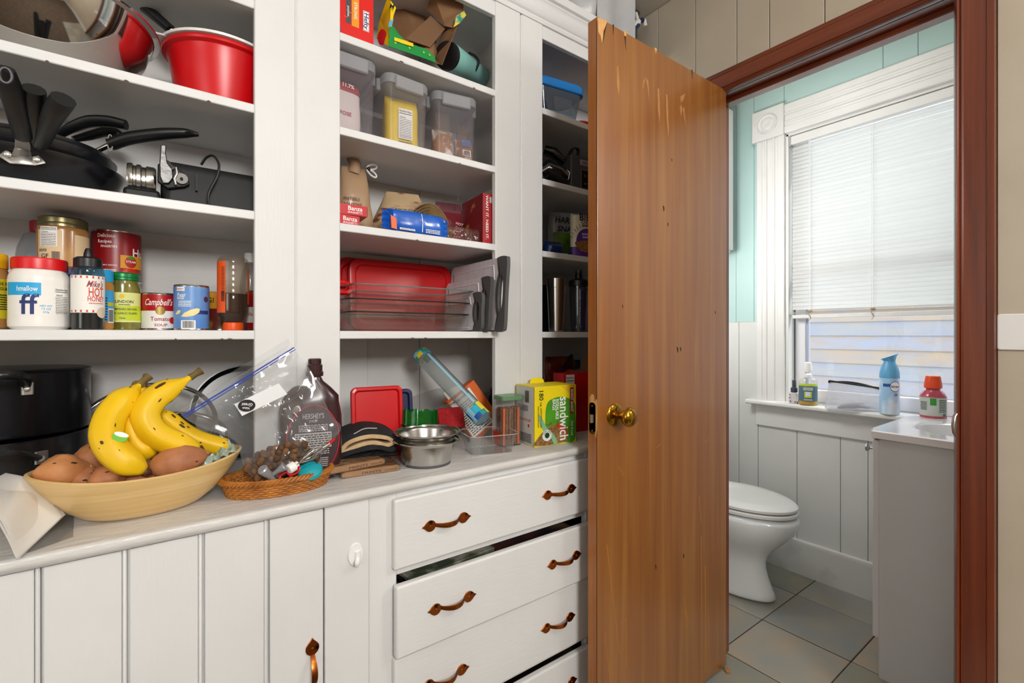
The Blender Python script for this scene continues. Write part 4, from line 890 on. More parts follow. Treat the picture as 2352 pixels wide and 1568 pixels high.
# sweet potatoes
spm = mat('sweet potato skin', 'd0905a', .6, c2='bb7a48', scale=22, contrast=(.3, .7), bump=.35, bscale=70, bstretch=(1, 1, 1))
spm2 = mat('reddish sweet potato skin', 'b97a4c', .6, c2='965c3e', scale=18, contrast=(.35, .7), bump=.35, bscale=70)
def potato(label, u, v, yy, r, yaw, pitch=0, seed=1, m=spm):
    l, w, h = r
    o = thing('sweet_potato', label, 'sweet potato', PY(u, v, yy), rot=(0, pitch, yaw), group='sweet potatoes in the bamboo bowl')
    g = blob(1, 1, 1, .11, 1.5, seed, 28, 16).warp(lambda p: (p.x*l, p.y*w*(1-.25*abs(p.x)**2), p.z*h*(1-.25*abs(p.x)**2)))
    obj('flesh', g, m, o)
    obj('root_end', blob(.006, .005, .005, .4, 3, seed, 10, 6), m, o, (l*.99, 0, 0))
    for k in range(4):
        a = Vector((random.uniform(-.6, .6), -random.uniform(.3, .9), random.uniform(-.2, .9))).normalized()
        obj('eye', blob(.0035, .0035, .0012, .3, 3, k, 8, 5), mat('dark potato eye', '4a2718', .7), o, (a.x*l*.93, a.y*w*.93, a.z*h*.93))
    return o
potato('plump orange sweet potato at the bowl\'s left end', 143, 1082, 1.125, (.036, .034, .029), R(8), 0, 1)
potato('sweet potato behind the leftmost one, tucked beside the bananas', 214, 1056, 1.17, (.033, .03, .03), R(60), R(20), 2, spm2)
potato('sweet potato with its end pointing out under the front banana', 248, 1097, 1.07, (.028, .026, .021), R(30), 0, 3, spm2)
potato('long reddish sweet potato at the right, nearest the zip bag', 410, 1060, 1.07, (.046, .030, .0295), R(6), R(-10), 4, spm2)
potato('sweet potato low in the bowl beneath the right one', 322, 1098, 1.085, (.034, .026, .020), R(-5), 0, 5, spm2)
potato('sweet potato buried in the bowl between the left ones', 198, 1100, 1.115, (.026, .024, .02), R(40), 0, 6, spm2)
# bananas
ban = mat('ripe banana peel', 'efc310', .42, c2='dcb012', scale=3, contrast=(.3, .8), spec=.4)
spot = mat('brown banana spot', '4a2a0c', .6)
stemm = mat('dry banana stem', '7a6a2a', .7, c2='4a3018', scale=40, contrast=(.3, .7))
def banana(label, px, yy, r, seed, spots=(), group='bananas in the bamboo bowl'):
    pts = [PY(u, v, y_) for (u, v), y_ in zip(px, yy)]; o0 = pts[len(pts)//2]
    o = thing('banana', label, 'banana', o0, group=group)
    q = [p_-o0 for p_ in pts]; s_ = spl(q, 7); n = len(s_); rad = []
    for i in range(n):
        t = i/(n-1); e = min(1, (t-.02)/.30) if t < .32 else (min(1, (1-t)/.12) if t > .88 else 1)
        rad.append(r*((.24+.76*(max(e, 0)**1.6)*(2-max(e, 0)**1.6)) if t < .5 else (.28+.72*sin(max(e, 0)*pi/2))))
    # five-sided soft section
    T = tube(s_, rad, 20); k = 0; vv = []
    for i in range(n):
        c = s_[i]
        for j in range(20):
            p_ = T.v[i*20+j]; vv.append(c+(p_-c)*(1+.055*cos(5*2*pi*j/20)))
    obj('peel', G(vv, T.f), ban, o, ang=70)
    obj('stem', tube([q[0], q[0]+(q[0]-q[1]).normalized()*.012, q[0]+(q[0]-q[1]).normalized()*.02+Vector((.003, 0, .002))], [r*.30, r*.26, r*.36], 10), stemm, o)
    obj('tip', blob(r*.36, r*.36, r*.36, .3, 3, seed, 10, 6), spot, o, q[-1])
    rnd = random.Random(seed)
    for k in range(22):
        i = rnd.randrange(int(n*.15), int(n*.9)); j = rnd.randrange(20); c = s_[i]; p_ = T.v[i*20+j]; d_ = (p_-c).normalized()
        b = rnd.uniform(.0008, .0022) if k > 4 else rnd.uniform(.003, .006)
        tg_ = (s_[min(i+1, n-1)]-s_[i-1]).normalized(); side = tg_.cross(d_)
        M4 = Matrix((tg_*b*rnd.uniform(1, 2.6), side*b*.7, d_*.0006)).transposed().to_4x4()
        obj('brown_spot', blob(1, 1, 1, .35, 2, k, 8, 5).tf(M4).mv(*(c+d_*(p_-c).length*1.0)), spot, o)
    return o
b1 = banana('front banana hanging forward with a fruit sticker', [(320, 884), (302, 902), (276, 928), (251, 962), (244, 1008), (274, 1050), (334, 1083)], [1.12, 1.11, 1.10, 1.085, 1.065, 1.05, 1.045], .0235, 1)
p_ = PY(276, 1003, 1.041)-b1.location
st = obj('sticker', disc(.011, 0, 0, 0, 20, .0085), mat('green sticker', '6fbf3a', .4), b1, p_, (R(-6), R(25), R(8)), solid=.0004)
obj('sticker_band', disc(.0105, 0, .004, -.0006, 20, .004), WHITEINK, b1, p_, (R(-6), R(25), R(8)), solid=.0004)
b2 = banana('middle banana of the left pair, mostly hidden', [(328, 888), (320, 915), (308, 945), (303, 985), (318, 1020), (356, 1047)], [1.125, 1.12, 1.11, 1.10, 1.095, 1.09], .0215, 2)
banana('big upper banana with a long upturned stem', [(436, 867), (412, 882), (382, 898), (352, 920), (334, 955), (352, 992), (398, 1016), (458, 1032)], [1.12, 1.115, 1.11, 1.10, 1.09, 1.085, 1.085, 1.085], .0225, 3)
banana('banana lying furthest right with its tip in the green bag', [(350, 935), (375, 955), (410, 985), (450, 1008), (495, 1022), (532, 1030)], [1.13, 1.135, 1.135, 1.13, 1.125, 1.12], .0175, 4)
cr2 = PY(318, 884, 1.122)
obj('crown', blob(.011, .008, .008, .35, 2, 4, 14, 8), stemm, b2, cr2-b2.location)
grb = mat('crumpled pale green produce bag', '9fb7a2', .25, c2='c5d3c4', scale=60, trans=.35)
one('produce_bag', grid(lambda a, b: (.075*(a-.5), .05*(b-.5), .016*noise.noise(Vector((a*5, b*5, 1)))+.012*sin(a*9)*b), 24, 16).warp(lambda p: p+Vector((0, 0, .006*noise.noise(p*180)))), grb, 'crumpled pale green plastic bag under the banana tip', 'plastic bag', PY(488, 1052, 1.10)+Vector((0, 0, .006)), (R(10), R(-18), R(10)), solid=.0005)

# ================================================================== basket, zip bag, syrup bottle
KC = Vector((.205, 1.113, ZC)); KA = R(-4)
wick = mat('honey wicker', 'b87428', .5, c2='8e5114', scale=30, contrast=(.3, .7))
wk = thing('wicker_basket', 'shallow oval honey-coloured wicker basket with braided rim', 'basket', KC, KA)
LX, LY = .108, .066
def oval(lx, ly, z, n=160, wob=0, ph=0, fr=34): return [((lx+wob*sin(fr*2*pi*i/n+ph))*cos(2*pi*i/n), (ly+wob*sin(fr*2*pi*i/n+ph))*sin(2*pi*i/n), z) for i in range(n)]
obj('base', loft([oval(LX*.86, LY*.84, .001, 48), oval(LX*.88, LY*.86, .005, 48)])+ring(oval(LX*.6, LY*.55, .005, 48), .002, 6)+ring(oval(LX*.3, LY*.26, .005, 48), .002, 6), wick, wk)
for k in range(6):
    z = .003+k*.0046; e = .88+.075*(k/5)
    obj('weave_row', ring(oval(LX*e, LY*(e-.01), z, 170, .0016, pi*(k % 2)), .0024, 6), wick, wk)
stk = G()
for i in range(34):
    a = 2*pi*(i+.25)/34
    for s_ in (0,): stk = stk+tube([(LX*.885*cos(a), LY*.875*sin(a), 0), (LX*.96*cos(a), LY*.95*sin(a), .031)], .0017, 5)
obj('stakes', stk, wick, wk)
for ph in (0, 2*pi/3, 4*pi/3):
    n = 200
    obj('braid_strand', ring([((LX*.985+.0035*cos(24*2*pi*i/n+ph))*cos(2*pi*i/n), (LY*.985+.0035*cos(24*2*pi*i/n+ph))*sin(2*pi*i/n), .033+.0035*sin(24*2*pi*i/n+ph)) for i in range(n)], .0033, 6), wick, wk)
# utensils in the basket
BZ = ZC+.01
greyp = mat('matt grey plastic', '9a9ba0', .35, .4)
def inb(u, v, yy): return PY(u, v, yy)
ck = thing('winged_corkscrew', 'grey corkscrew with two knobbed arms in the basket', 'corkscrew', inb(620, 1085, 1.075))
def arm(par, a, b, r0, r1):
    a, b = a-par.location, b-par.location; d_ = (b-a)
    return obj('arm', tube([a, a+d_*.06, a+d_*.32, a+d_*.55, b], [r0*.8, r0, r0*.85, r1, r1*.9], 14), greyp, par)
arm(ck, inb(601, 1076, 1.05), inb(632, 1106, 1.065), .0105, .006)
arm(ck, inb(655, 1070, 1.055), inb(625, 1090, 1.065), .0095, .0055)
arm(ck, inb(652, 1105, 1.07), inb(636, 1098, 1.085), .006, .006)
obj('worm', tube([(.004*cos(t*3), .004*sin(t*3)-.01, -.012+.0012*t) for t in range(14)], .0012, 6), steel, ck)
cp = thing('bottle_stopper', 'small white plastic knob in the basket', 'stopper', inb(672, 1072, 1.055), rot=(0, R(70), R(20)))
obj('knob', lathe([(0, -.010), (.009, -.010), (.0105, -.008), (.0105, .004), (.006, .007), (.006, .012), (0, .012)], 24), whiteplastic, cp)
tw = inb(712, 1080, 1.07)
t_ = thing('jar_gripper', 'round teal ridged gripper at the basket\'s right end', 'gripper', tw, rot=(R(35), R(-12), 0))
tealp = mat('teal silicone', '159aa5', .4)
obj('disc', lathe([(0, -.009), (.018, -.009), (.024, -.004), (.0255, 0), (.023, .006), (.012, .0105), (0, .0115)], 36), tealp, t_)
for k in (-1, 0, 1): obj('ridge', tube(spl([(-.02, k*.009, .007), (0, k*.009+.002, .0125-abs(k)*.002), (.02, k*.009, .006)], 5), .0015, 6), tealp, t_)
sc_ = thing('scissors', 'scissors with red handle loops in the basket', 'scissors', inb(665, 1088, 1.06))
for dx, dz_ in ((-.008, -.004), (.008, .006)):
    obj('loop', ring([(dx+.011*cos(a), .004*sin(a), dz_+.007*sin(a)+.003*cos(a)) for a in [2*pi*i/24 for i in range(24)]], .0026, 8), mat('red handle', 'b80f1a', .35), sc_)
obj('blade', tube([(-.016, .0, -.006), (-.04, .012, -.012), (-.06, .02, -.014)], [.004, .004, .001], 6, flat=.3), steel, sc_)
wh = thing('whisk', 'small wire whisk with red handle leaning out of the basket', 'whisk', inb(720, 1045, 1.055))
w1, w2 = inb(752, 1022, 1.06), inb(682, 1066, 1.052)
ax = (w1-w2)
for k in range(6):
    a = pi*k/6; s1 = ax.normalized().cross(Vector((0, 0, 1))).normalized(); s2 = ax.normalized().cross(s1)
    off = s1*cos(a)+s2*sin(a); pts = []
    for i in range(13):
        t = i/12*2; tt = t if t <= 1 else 2-t; sg = 1 if t <= 1 else -1
        wdt = .0125*sin(min(1, (1-tt)*1.0)*pi/2)**.7*(sin(tt*pi)*.9+.12*(1-tt)) if tt < 1 else 0
        pts.append(w1.lerp(w2, 1-(1-tt)*.86)+off*sg*wdt-wh.location)
    obj('wire', tube(pts, .0009, 5), chrome, wh)
obj('collar', tube([w1.lerp(w2, .16)-wh.location, w1.lerp(w2, -.08)-wh.location], .0035, 10), steel, wh)
obj('handle', tube([w1-wh.location, inb(768, 1008, 1.07)-wh.location], [.004, .0035], 10), mat('red handle', 'b80f1a', .35), wh)
gr_ = thing('garlic_press', 'shiny metal press lying in the basket', 'press', inb(645, 1092, 1.09))
obj('body', tube([(-.015, 0, 0), (.01, 0, .004), (.03, .0, .004)], [.008, .009, .006], 12, flat=.5), alu, gr_)
obj('rod', tube([(-.05, -.012, -.006), (-.01, -.004, -.004)], .0025, 8), chrome, gr_)

# zip bag with kibble standing in the basket
zbm = clear('crinkled clear film', 'f6f7f8', .13, 'eceff2', .08, 1.2, bump=.3, bscale=16)
zb = thing('zip_bag', 'clear zip-top bag of kibble with a blue seal standing in the basket', 'bag', PY(640, 1080, 1.10))
LZ = [(410, 945), (428, 963), (470, 985), (540, 1012), (556, 1060), (575, 1092), (600, 1104)]
RZ = [(668, 790), (690, 822), (712, 848), (738, 905), (762, 955), (783, 985), (735, 1050)]
lz = spl([PY(u, v, yy) for (u, v), yy in zip(LZ, (1.06, 1.06, 1.065, 1.075, 1.085, 1.085, 1.09))], 4)
rz_ = spl([PY(u, v, yy) for (u, v), yy in zip(RZ, (1.13, 1.125, 1.115, 1.105, 1.10, 1.10, 1.10))], 4)
def wall(sgn):
    n = len(lz)-1
    def fn(a, b):
        i = min(int(b*n), n-1); f_ = b*n-i; l_ = lz[i].lerp(lz[i+1], f_); r_ = rz_[i].lerp(rz_[i+1], f_)
        pnt = l_.lerp(r_, a); bulge = sin(pi*a)**.8*(.004+.034*max(0, b-.25)**1.2)
        if b > .93: bulge *= (1-b)/.07*.9+.1
        pnt += Vector((0, sgn*bulge, 0)); nn = (noise.noise(Vector((a*4, b*5, sgn*3)))*.012+abs(noise.noise(Vector((a*9+b*5, b*7-a*4, sgn*5))))*.010)*sin(pi*a)*min(1, b*4)
        pnt += Vector((0, nn, nn*.3)); return pnt-zb.location
    return grid(fn, 48, 60)
obj('front_wall', wall(-1), zbm, zb); obj('back_wall', wall(1), zbm, zb)
def zline(o1, o2, r, m, nm):
    a, b = lz[0], rz_[0]; dn = (PY(428, 963, 1.06)-PY(410, 945, 1.06)).normalized()
    obj(nm, tube([a+dn*o1-zb.location, a.lerp(b, .5)+dn*o1+Vector((0, -.004, 0))-zb.location, b+dn*o1-zb.location], r, 8, flat=.6), m, zb)
bz = mat('blue zip seal', '1b3fae', .3)
zline(.010, 0, .0022, bz, 'seal'); zline(.015, 0, .0016, bz, 'seal'); zline(.001, 0, .001, filmc, 'lip')
obj('flap', grid(lambda a, b: lz[0].lerp(rz_[0], a)+Vector((-.006*b, -.004*b, .012*b))-zb.location, 10, 2), zbm, zb)
la = PY(548, 925, 1.052); lb = PY(622, 905, 1.058)
lab = obj('label', G([PY(538, 928, 1.045)-zb.location, PY(556, 955, 1.045)-zb.location, PY(660, 905, 1.055)-zb.location, PY(640, 880, 1.055)-zb.location], [[0, 1, 2, 3]]), mat('translucent white sticker', 'dedfe0', .5), zb, solid=.0004)
lc = PY(567, 931, 1.0435)-zb.location
obj('label_stamp', disc(.0155, 0, 0, 0, 24, .0115), BLACK, zb, lc, (0, R(8), R(10)), solid=.0003)
lettering(zb, WHITEINK, tg('Great', .0085, 0, .002, -.001, roll=pi, shear=.2), tg('Value', .006, -.001, -.005, -.001, roll=pi), loc=lc, rot=(0, R(8), R(10)))
kib = [mat('brown kibble', '7d5733', .8, c2='5e3f22', scale=60, bump=.3, bscale=200), mat('dark kibble', '5f4227', .8, c2='4a301a', scale=60, bump=.3, bscale=200)]
kb = [obj('kibble_piece', blob(.0092, .0076, .0068, .22, 1.6, s+3, 12, 8), kib[s % 2]) for s in range(4)]
rk = random.Random(5); cnt = 0
for lay in range(6):
    v0 = 1096-lay*12
    for k in range(15):
        u = 566+k*12.5+rk.uniform(-3, 3)+(6 if lay % 2 else 0); v = v0-(k*1.6)+rk.uniform(-3, 3)
        if u > 735-lay*1 or u < 560+max(0, (2-lay))*13 or (lay >= 4 and (u < 585 or u > 705)) or (lay == 5 and u < 620): continue
        yy = 1.092+rk.choice((-.016, -.006, .006))
        src = kb[cnt % 4]; o = src if cnt < 4 else src.copy()
        if cnt >= 4: col.objects.link(o)
        o.location = PY(u, v, yy); o.rotation_euler = (rk.uniform(0, 3), rk.uniform(0, 3), rk.uniform(0, 3))
        tag(o, 'round brown kibble piece inside the clear zip bag', 'kibble', 'kibble in the zip bag'); cnt += 1
# chocolate syrup jug
y0 = 1.152; x0, x1 = X(640, y0), X(783, y0); sx_ = (x0+x1)/2; hh = Zp(712, 823, y0)-ZC
sj = thing('syrup_jug', 'big brown chocolate syrup jug with handle behind the zip bag', 'bottle', (sx_, y0, ZC), R(-12))
brown = mat('chocolate brown plastic', '35161a', .28, coat=.3)
w2_ = (x1-x0)/2*1.0
def jug(z, w, d_, cx=0, p=2.6): return [(cx+w*(abs(cos(a))**(2/p))*(1 if cos(a) >= 0 else -1), d_*(abs(sin(a))**(2/p))*(1 if sin(a) >= 0 else -1), z) for a in [2*pi*i/40 for i in range(40)]]
k = hh/.277
body = loft([jug(0, w2_*.82, .026), jug(.004, w2_*.88, .030), jug(.05*k, w2_*.98, .034), jug(.10*k, w2_, .034), jug(.145*k, w2_*.98, .033), jug(.175*k, w2_*.90, .031), jug(.19*k, w2_*.74, .028, .010), jug(.21*k, w2_*.42, .022, .014), jug(.225*k, w2_*.24, .016, .010), jug(.235*k, w2_*.2, .0135, .008), jug(.25*k, w2_*.2, .0135, .008)])
obj('body', body, brown, sj)
obj('handle', tube(spl([(-.008, 0, .205*k), (-.032, 0, .205*k), (-.052, 0, .18*k), (-.058, 0, .14*k), (-.052, 0, .10*k)], 6), [.010]*25, 10, flat=.9), brown, sj)
obj('grip_hole', blob(.012, .036, .019, 0, 1, 0, 20, 12), mat('grip hole light', '9a8f88', .6), sj, (-.030, 0, .165*k), (0, R(35), 0))
obj('cap', lathe([(.0165, .245*k), (.017, .247*k), (.017, .262*k), (.0145, .264*k), (.0145, .275*k), (.012, .277*k), (0, .277*k)], 28), brown, sj, (.008, 0, 0))
obj('cap_band', lathe([(.018, .236*k), (.019, .238*k), (.019, .246*k), (.017, .248*k)], 28), brown, sj, (.008, 0, 0))
lbm = mat('syrup label', '3c2a2e', .4)
fy = -.0345
obj('label', disc(w2_*.78, .004, .095*k, fy, 36, .076*k), lbm, sj, solid=.0004)
obj('label_ring', ring([(.004+w2_*.8*cos(a), fy-.0008, .095*k+.078*k*sin(a)) for a in [2*pi*i/48 for i in range(48)]], .0014, 6), mat('crimson ring', 'b0182c', .4), sj)
lettering(sj, mat('silver ink', 'b9b3b2', .5), tg("HERSHEY'S", .016, .004, .148*k, fy-.0012, wid=.044), tg('SYRUP', .008, .004, .137*k, fy-.0012, wid=.017), fine(.06, .016, 4, .004, .122*k, fy-.0012))
obj('nutrition_panel', rect(.076, .034, .004, .094*k, fy-.0009), mat('grey white panel', 'b9b2ae', .5), sj)
lettering(sj, BLACK, fine(.072, .030, 6, .004, .094*k, fy-.0014), bars(.026, .024, -.014, .042*k, fy-.002))
obj('barcode_panel', rect(.032, .03, -.014, .042*k, fy-.0012), mat('grey white panel', 'b9b2ae', .5), sj)
lettering(sj, mat('silver ink', 'b9b3b2', .5), fine(.066, .014, 3, .004, .068*k, fy-.0012), fine(.022, .022, 5, .024, .044*k, fy-.0012))
# ================================================================== worktop, middle and right
def carton(name, label, loc, rz, w, d_, h, m, rot=None, cat='box'):
    o = thing(name, label, cat, loc, rz, rot=rot); obj('carton', cbox(w, d_, h), m, o, bevel=.0012); return o
wrapc = clear('shiny wrap', 'f4f2f0', .06, 'e8e4e0', .06, 1.7, bump=.6, bscale=60)
for k, (u, v, yy, z, rz, lb) in enumerate(((838, 1080, 1.155, ZC, R(-6), 'kraft paper packet with clear wrap under the upper packet'), (800, 1062, 1.16, ZC+.0165, R(4), 'upper kraft paper packet in clear wrap below the oven mitt'))):
    c = thing('paper_packet', lb, 'packet', (X(u, yy), yy-.01, z), rz)
    obj('packet', rbox(.135, .105, .014, .006, .003), kraft, c)
    obj('wrap', rbox(.142, .111, .0165, .008, .004).mv(0, 0, -.0002), wrapc, c)
    for s_ in (-1, 1): obj('wrap_end', grid(lambda a, b: (s_*(.069+.022*a)+.004*sin(b*23)*a, -.05+.1*b, .008+.006*(1-a)*sin(b*31+k)+.004*noise.noise(Vector((a*9, b*14, k)))), 6, 26), wrapc, c)
    lettering(c, mat('brown print', '4a2c16', .6), tg('NAPKINS' if 0 else 'PRINTS', .008, .0, .007, -.0532, wid=.045), fine(.03, .004, 2, .045, .007, -.0532))
# oven mitt folded over
ob = PY(842, 1035, 1.19)
om = thing('oven_mitt', 'folded black oven mitt with beige lining', 'oven mitt', (ob.x, 1.205, ZC+.034), R(-10))
cloth = mat('black quilted cloth', '101114', .85, c2='191a1e', scale=60, bump=.5, bscale=160)
lining = mat('beige lining', 'cbb08a', .9, c2='b99a72', scale=40)
def strip(pts, th_, wd, m, nm, par, r0=.0):
    s_ = spl([(a, 0, b) for a, b in pts], 6); n = len(s_); rings = []
    for i, p_ in enumerate(s_):
        t = (s_[min(i+1, n-1)]-s_[max(i-1, 0)]).normalized(); nn = Vector((-t.z, 0, t.x))*th_/2
        e = 1-.12*abs(2*i/(n-1)-1)**3
        rings.append([p_+nn+Vector((0, -wd/2*e, 0)), p_+nn*1.1+Vector((0, 0, 0)), p_+nn+Vector((0, wd/2*e, 0)), p_-nn+Vector((0, wd/2*e, 0)), p_-nn+Vector((0, -wd/2*e, 0))])
    return obj(nm, loft(rings), m, par, bevel=.002)
strip([(-.072, .006), (-.075, .026), (-.045, .048), (0, .058), (.045, .05), (.07, .034), (.066, .022)], .013, .115, cloth, 'outer', om)
strip([(-.065, .012), (-.045, .034), (0, .044), (.045, .037), (.062, .026)], .011, .112, lining, 'lining', om)
strip([(-.066, .004), (-.03, .022), (.01, .028), (.045, .018), (.066, .022)], .010, .113, lining, 'lining', om)
strip([(-.07, .002), (-.03, .012), (.02, .016), (.055, .006), (.07, .012)], .012, .116, cloth, 'inner_fold', om)
obj('palm', pillow(.14, .022, .12, .2, .2, .003, 4, 3).rot(pi/2, 'X').mv(.006, .06, -.004), mat('black grip rubber', '0c0c0e', .5, bump=.8, bscale=220), om)
obj('seam', tube(spl([(-.035, -.060, .055), (-.01, -.061, .066), (.02, -.060, .064)], 5), .0012, 6), mat('pale thread', 'b9b6b0', .7), om)
# red and blue lids leaning
def slidlid(name, label, cu, cv, yy, w, h, m, tilt, yaw, t=.012, r=.016):
    l = thing(name, label, 'lid', PY(cu, cv, yy), rot=(tilt, 0, yaw))
    g = loft([[(a, b, c) for a, b, c in rr(w, h, r, 6, 0)], rr(w, h, r, 6, t*.85), rr(w-.004, h-.004, r, 6, t), rr(w-.018, h-.018, r*.7, 6, t), rr(w-.026, h-.026, r*.6, 6, t*.55), rr(w-.05, h-.05, r*.5, 6, t*.55)])
    obj('cover', g, m, l, (0, 0, 0)); return l
slidlid('storage_lid', 'red rectangular lid standing upright behind the oven mitt', 866, 972, 1.255, .138, .20, redlid, R(84), R(-8), .014)
slidlid('storage_lid', 'navy blue lid standing just behind the red one', 893, 975, 1.275, .135, .195, mat('navy plastic', '141a44', .4), R(84), R(-6), .012)
one('glass_dish', tray(.12, .10, .13, .11, .05, .02, .003), glass, 'small glass dish standing behind the oven mitt', 'dish', (X(812, 1.235), 1.30, ZC+.0))
# clear tubs at the back
tubm = clear('cloudy tub plastic', 'e9eaea', .22, 'c9c6c6', .12, 1.2)
tb = thing('plastic_tub', 'clear rectangular tub tilted behind the blue lid', 'tub', PY(985, 935, 1.38), rot=(R(18), R(-14), R(-4)))
obj('body', tray(.13, .09, .15, .11, .07, .025, .002, .006), tubm, tb, (0, 0, -.05))
tb = thing('round_tub', 'round clear tub with lid at the back of the worktop', 'tub', (X(1080, 1.42), 1.42, ZC), 0)
obj('body', cup([.055, .058, .068, .07], [0, .003, .11, .122], .0015, 40), tubm, tb)
obj('lid', lathe([(0, .128), (.06, .128), (.062, .132), (.072, .132), (.0735, .13), (.0735, .118), (.0715, .118), (.0715, .129), (0, .126)], 40), tubm, tb)
tb = thing('stacked_tub', 'clear tub with dark red tint under the green cutter', 'tub', (X(985, 1.25), 1.255, ZC), R(-5))
obj('body', tray(.13, .10, .15, .12, .055, .025, .002), clear('maroon tinted tub', '7a3038', .35, '4a1218', .15), tb)
bb = thing('water_jug', 'blue plastic bottle in the corner by the post', 'bottle', (X(1143, 1.44), 1.44, ZC))
obj('body', cup([.03, .035, .035, .02, .016], [0, .004, .11, .14, .15], .002, 24), clear('blue plastic', '1c5e8a', .4, '123a5a', .1), bb)
obj('cap', lathe([(.017, .148), (.018, .15), (.018, .165), (0, .165)], 20), blackplastic, bb)
# green plastic cutter
gp = clear('green plastic', '1fa83a', .45, '0e9a2c', .12)
gx = PY(963, 968, 1.225)
gc = thing('cookie_cutter', 'translucent green plastic cutter with notched rim', 'cutter', (gx.x, 1.225, ZC+.074), rot=(R(-10), R(6), 0))
rings_o, rings_i = [], []
def crn(r, z, up): return [((r+.002*sin(i*.8))*cos(2*pi*i/60)*1.18, (r+.002*sin(i*.8))*sin(2*pi*i/60)*.8, z+(.007 if up and (i//3) % 2 else 0)) for i in range(60)]
obj('wall', loft([crn(.044, 0, False), crn(.044, .038, True), crn(.0415, .038, True), crn(.0415, 0, False), crn(.044, 0, False)], False, False), gp, gc)
obj('flange', loft([crn(.047, .002, False), crn(.047, .005, False), crn(.040, .005, False), crn(.040, .002, False), crn(.047, .002, False)], False, False), gp, gc)
for k in range(4):
    a = k*pi/2+.4; obj('clip', tube(spl([(.05*cos(a), .034*sin(a), .004), (.045*cos(a), .03*sin(a), .034), (.025*cos(a), .018*sin(a), .044)], 4), .0025, 6), gp, gc)
one('cork_block', blob(.02, .014, .012, .15, 2, 3), mat('pale cork', 'b89a6a', .8), 'small tan block inside the green cutter', 'block', (gx.x-.015, 1.215, ZC+.09))
spb = mat('red scouring cloth', '9c1218', .9, c2='b51d22', scale=120, bump=.8, bscale=300)
sx0 = PY(1035, 985, 1.26)
one('scouring_pad', rbox(.085, .022, .062, .006, .003), spb, 'red fibrous scouring pad beside the green cutter', 'pad', (sx0.x+.01, 1.27, ZC+.045), (R(-22), 0, R(-8)))
# clear patterned tube leaning
a0, a1 = PY(966, 812, 1.36), PY(1110, 962, 1.135)
tb = thing('plastic_tube', 'clear plastic tube with blue and yellow printed ends leaning diagonally', 'tube', a1)
dn = (a0-a1); ln = dn.length; qr = dn.to_track_quat('Z', 'Y'); tb.rotation_mode = 'XYZ'; tb.rotation_euler = qr.to_euler()
def cyl(r, z0, z1, n=32): return lathe([(r, z0), (r, z1), (r-.0008, z1), (r-.0008, z0), (r, z0)], n)
tr_ = .0265
obj('wall', cyl(tr_, 0, ln), clear('scuffed tube film', 'eef2f2', .3, 'cdd3d1', .1, 1.2), tb)
pats = [mat('tube cyan', '2aa9c0', .4), mat('tube blue', '1d4f9e', .4), mat('tube yellow', 'e3c928', .4), mat('tube pale blue', '8fc3d8', .4), mat('tube teal', '2f8c8c', .4)]
rp = random.Random(4)
for z0, z1 in ((0, .05), (ln-.03, ln)):
    for k in range(8):
        s0_, s1_ = k*45, k*45+45; zz0 = z0; zz1 = z1-(0 if z0 else rp.uniform(0, .028)) if not z0 else z1
        if z0: zz0 = z0+rp.uniform(0, .014)
        obj('print_facet', patch(tr_+.0004, s0_, s1_, zz0, zz1, 6), pats[(k*3+int(z0 > 0)) % 5], tb)
        obj('print_facet', patch(tr_+.0004, s0_+20, s1_+18, min(zz0+.016, zz1), zz1, 4).warp(lambda p: p*1.0+Vector((p.x*.012, p.y*.012, 0))), pats[(k*2+1) % 5], tb)
for k, (s0_, s1_) in enumerate(((200, 222), (226, 240), (150, 165))): obj('print_stripe', patch(tr_+.0003, s0_, s1_, .05, ln-.03, 5), pats[(k+1) % 5], tb)
obj('end_cap', lathe([(0, .004), (tr_-.001, .004), (tr_-.001, .006), (0, .006)], 24), mat('tube pale blue', '8fc3d8', .4), tb)
# orange cracker box leaning
ob_ = PY(1105, 985, 1.29)
c = carton('cracker_box', 'orange snack box with white nutrition panel behind the tube', (ob_.x+.035, 1.315, ZC+.012), 0, .115, .05, .165, mat('orange carton', 'dd6412', .5), rot=(R(-8), R(-34), R(-6)))
obj('side_panel', rect(.085, .14, -.012, .085, -.0256), PAPER, c, smooth=False)
lettering(c, BLACK, tg('Nutrition', .016, -.012, .145, -.0262, wid=.06), fine(.075, .11, 15, -.012, .075, -.0262, fill=.4), bars(.02, .014, .01, .15, -.0262))
obj('torn_flap', grid(lambda a, b: (-.05+.06*a, -.026+.012*b*sin(a*3), .165+.028*b-.012*b*b*a), 8, 6), PAPER, c, solid=.0006)
# container of sticks with green lid
c = thing('stick_container', 'clear container of brown sticks with a green lid beside the bag box', 'container', (.841, 1.15, ZC), R(-4))
obj('body', tray(.066, .05, .072, .056, .138, .010, .0015), clearp, c)
obj('lid', loft([rr(.075, .06, .012, 5, .136), rr(.077, .062, .012, 5, .137), rr(.077, .062, .012, 5, .146), rr(.072, .057, .010, 5, .149)]), mat('translucent green lid', '6f9a70', .3, trans=.3), c)
stm = mat('brown sticks', '8a5a30', .8, c2='5e3a1c', scale=80)
for k in range(24):
    obj('stick', tube([(-.028+.0101*(k % 6)+.004*(k//12), -.018+.012*(k//6), .004), (-.028+.0101*(k % 6)+.004*(k//12)+rp.uniform(-.002, .002), -.018+.012*(k//6), .112)], .0040, 7), stm if k % 5 else mat('orange wrapper', 'd8601a', .4), c)
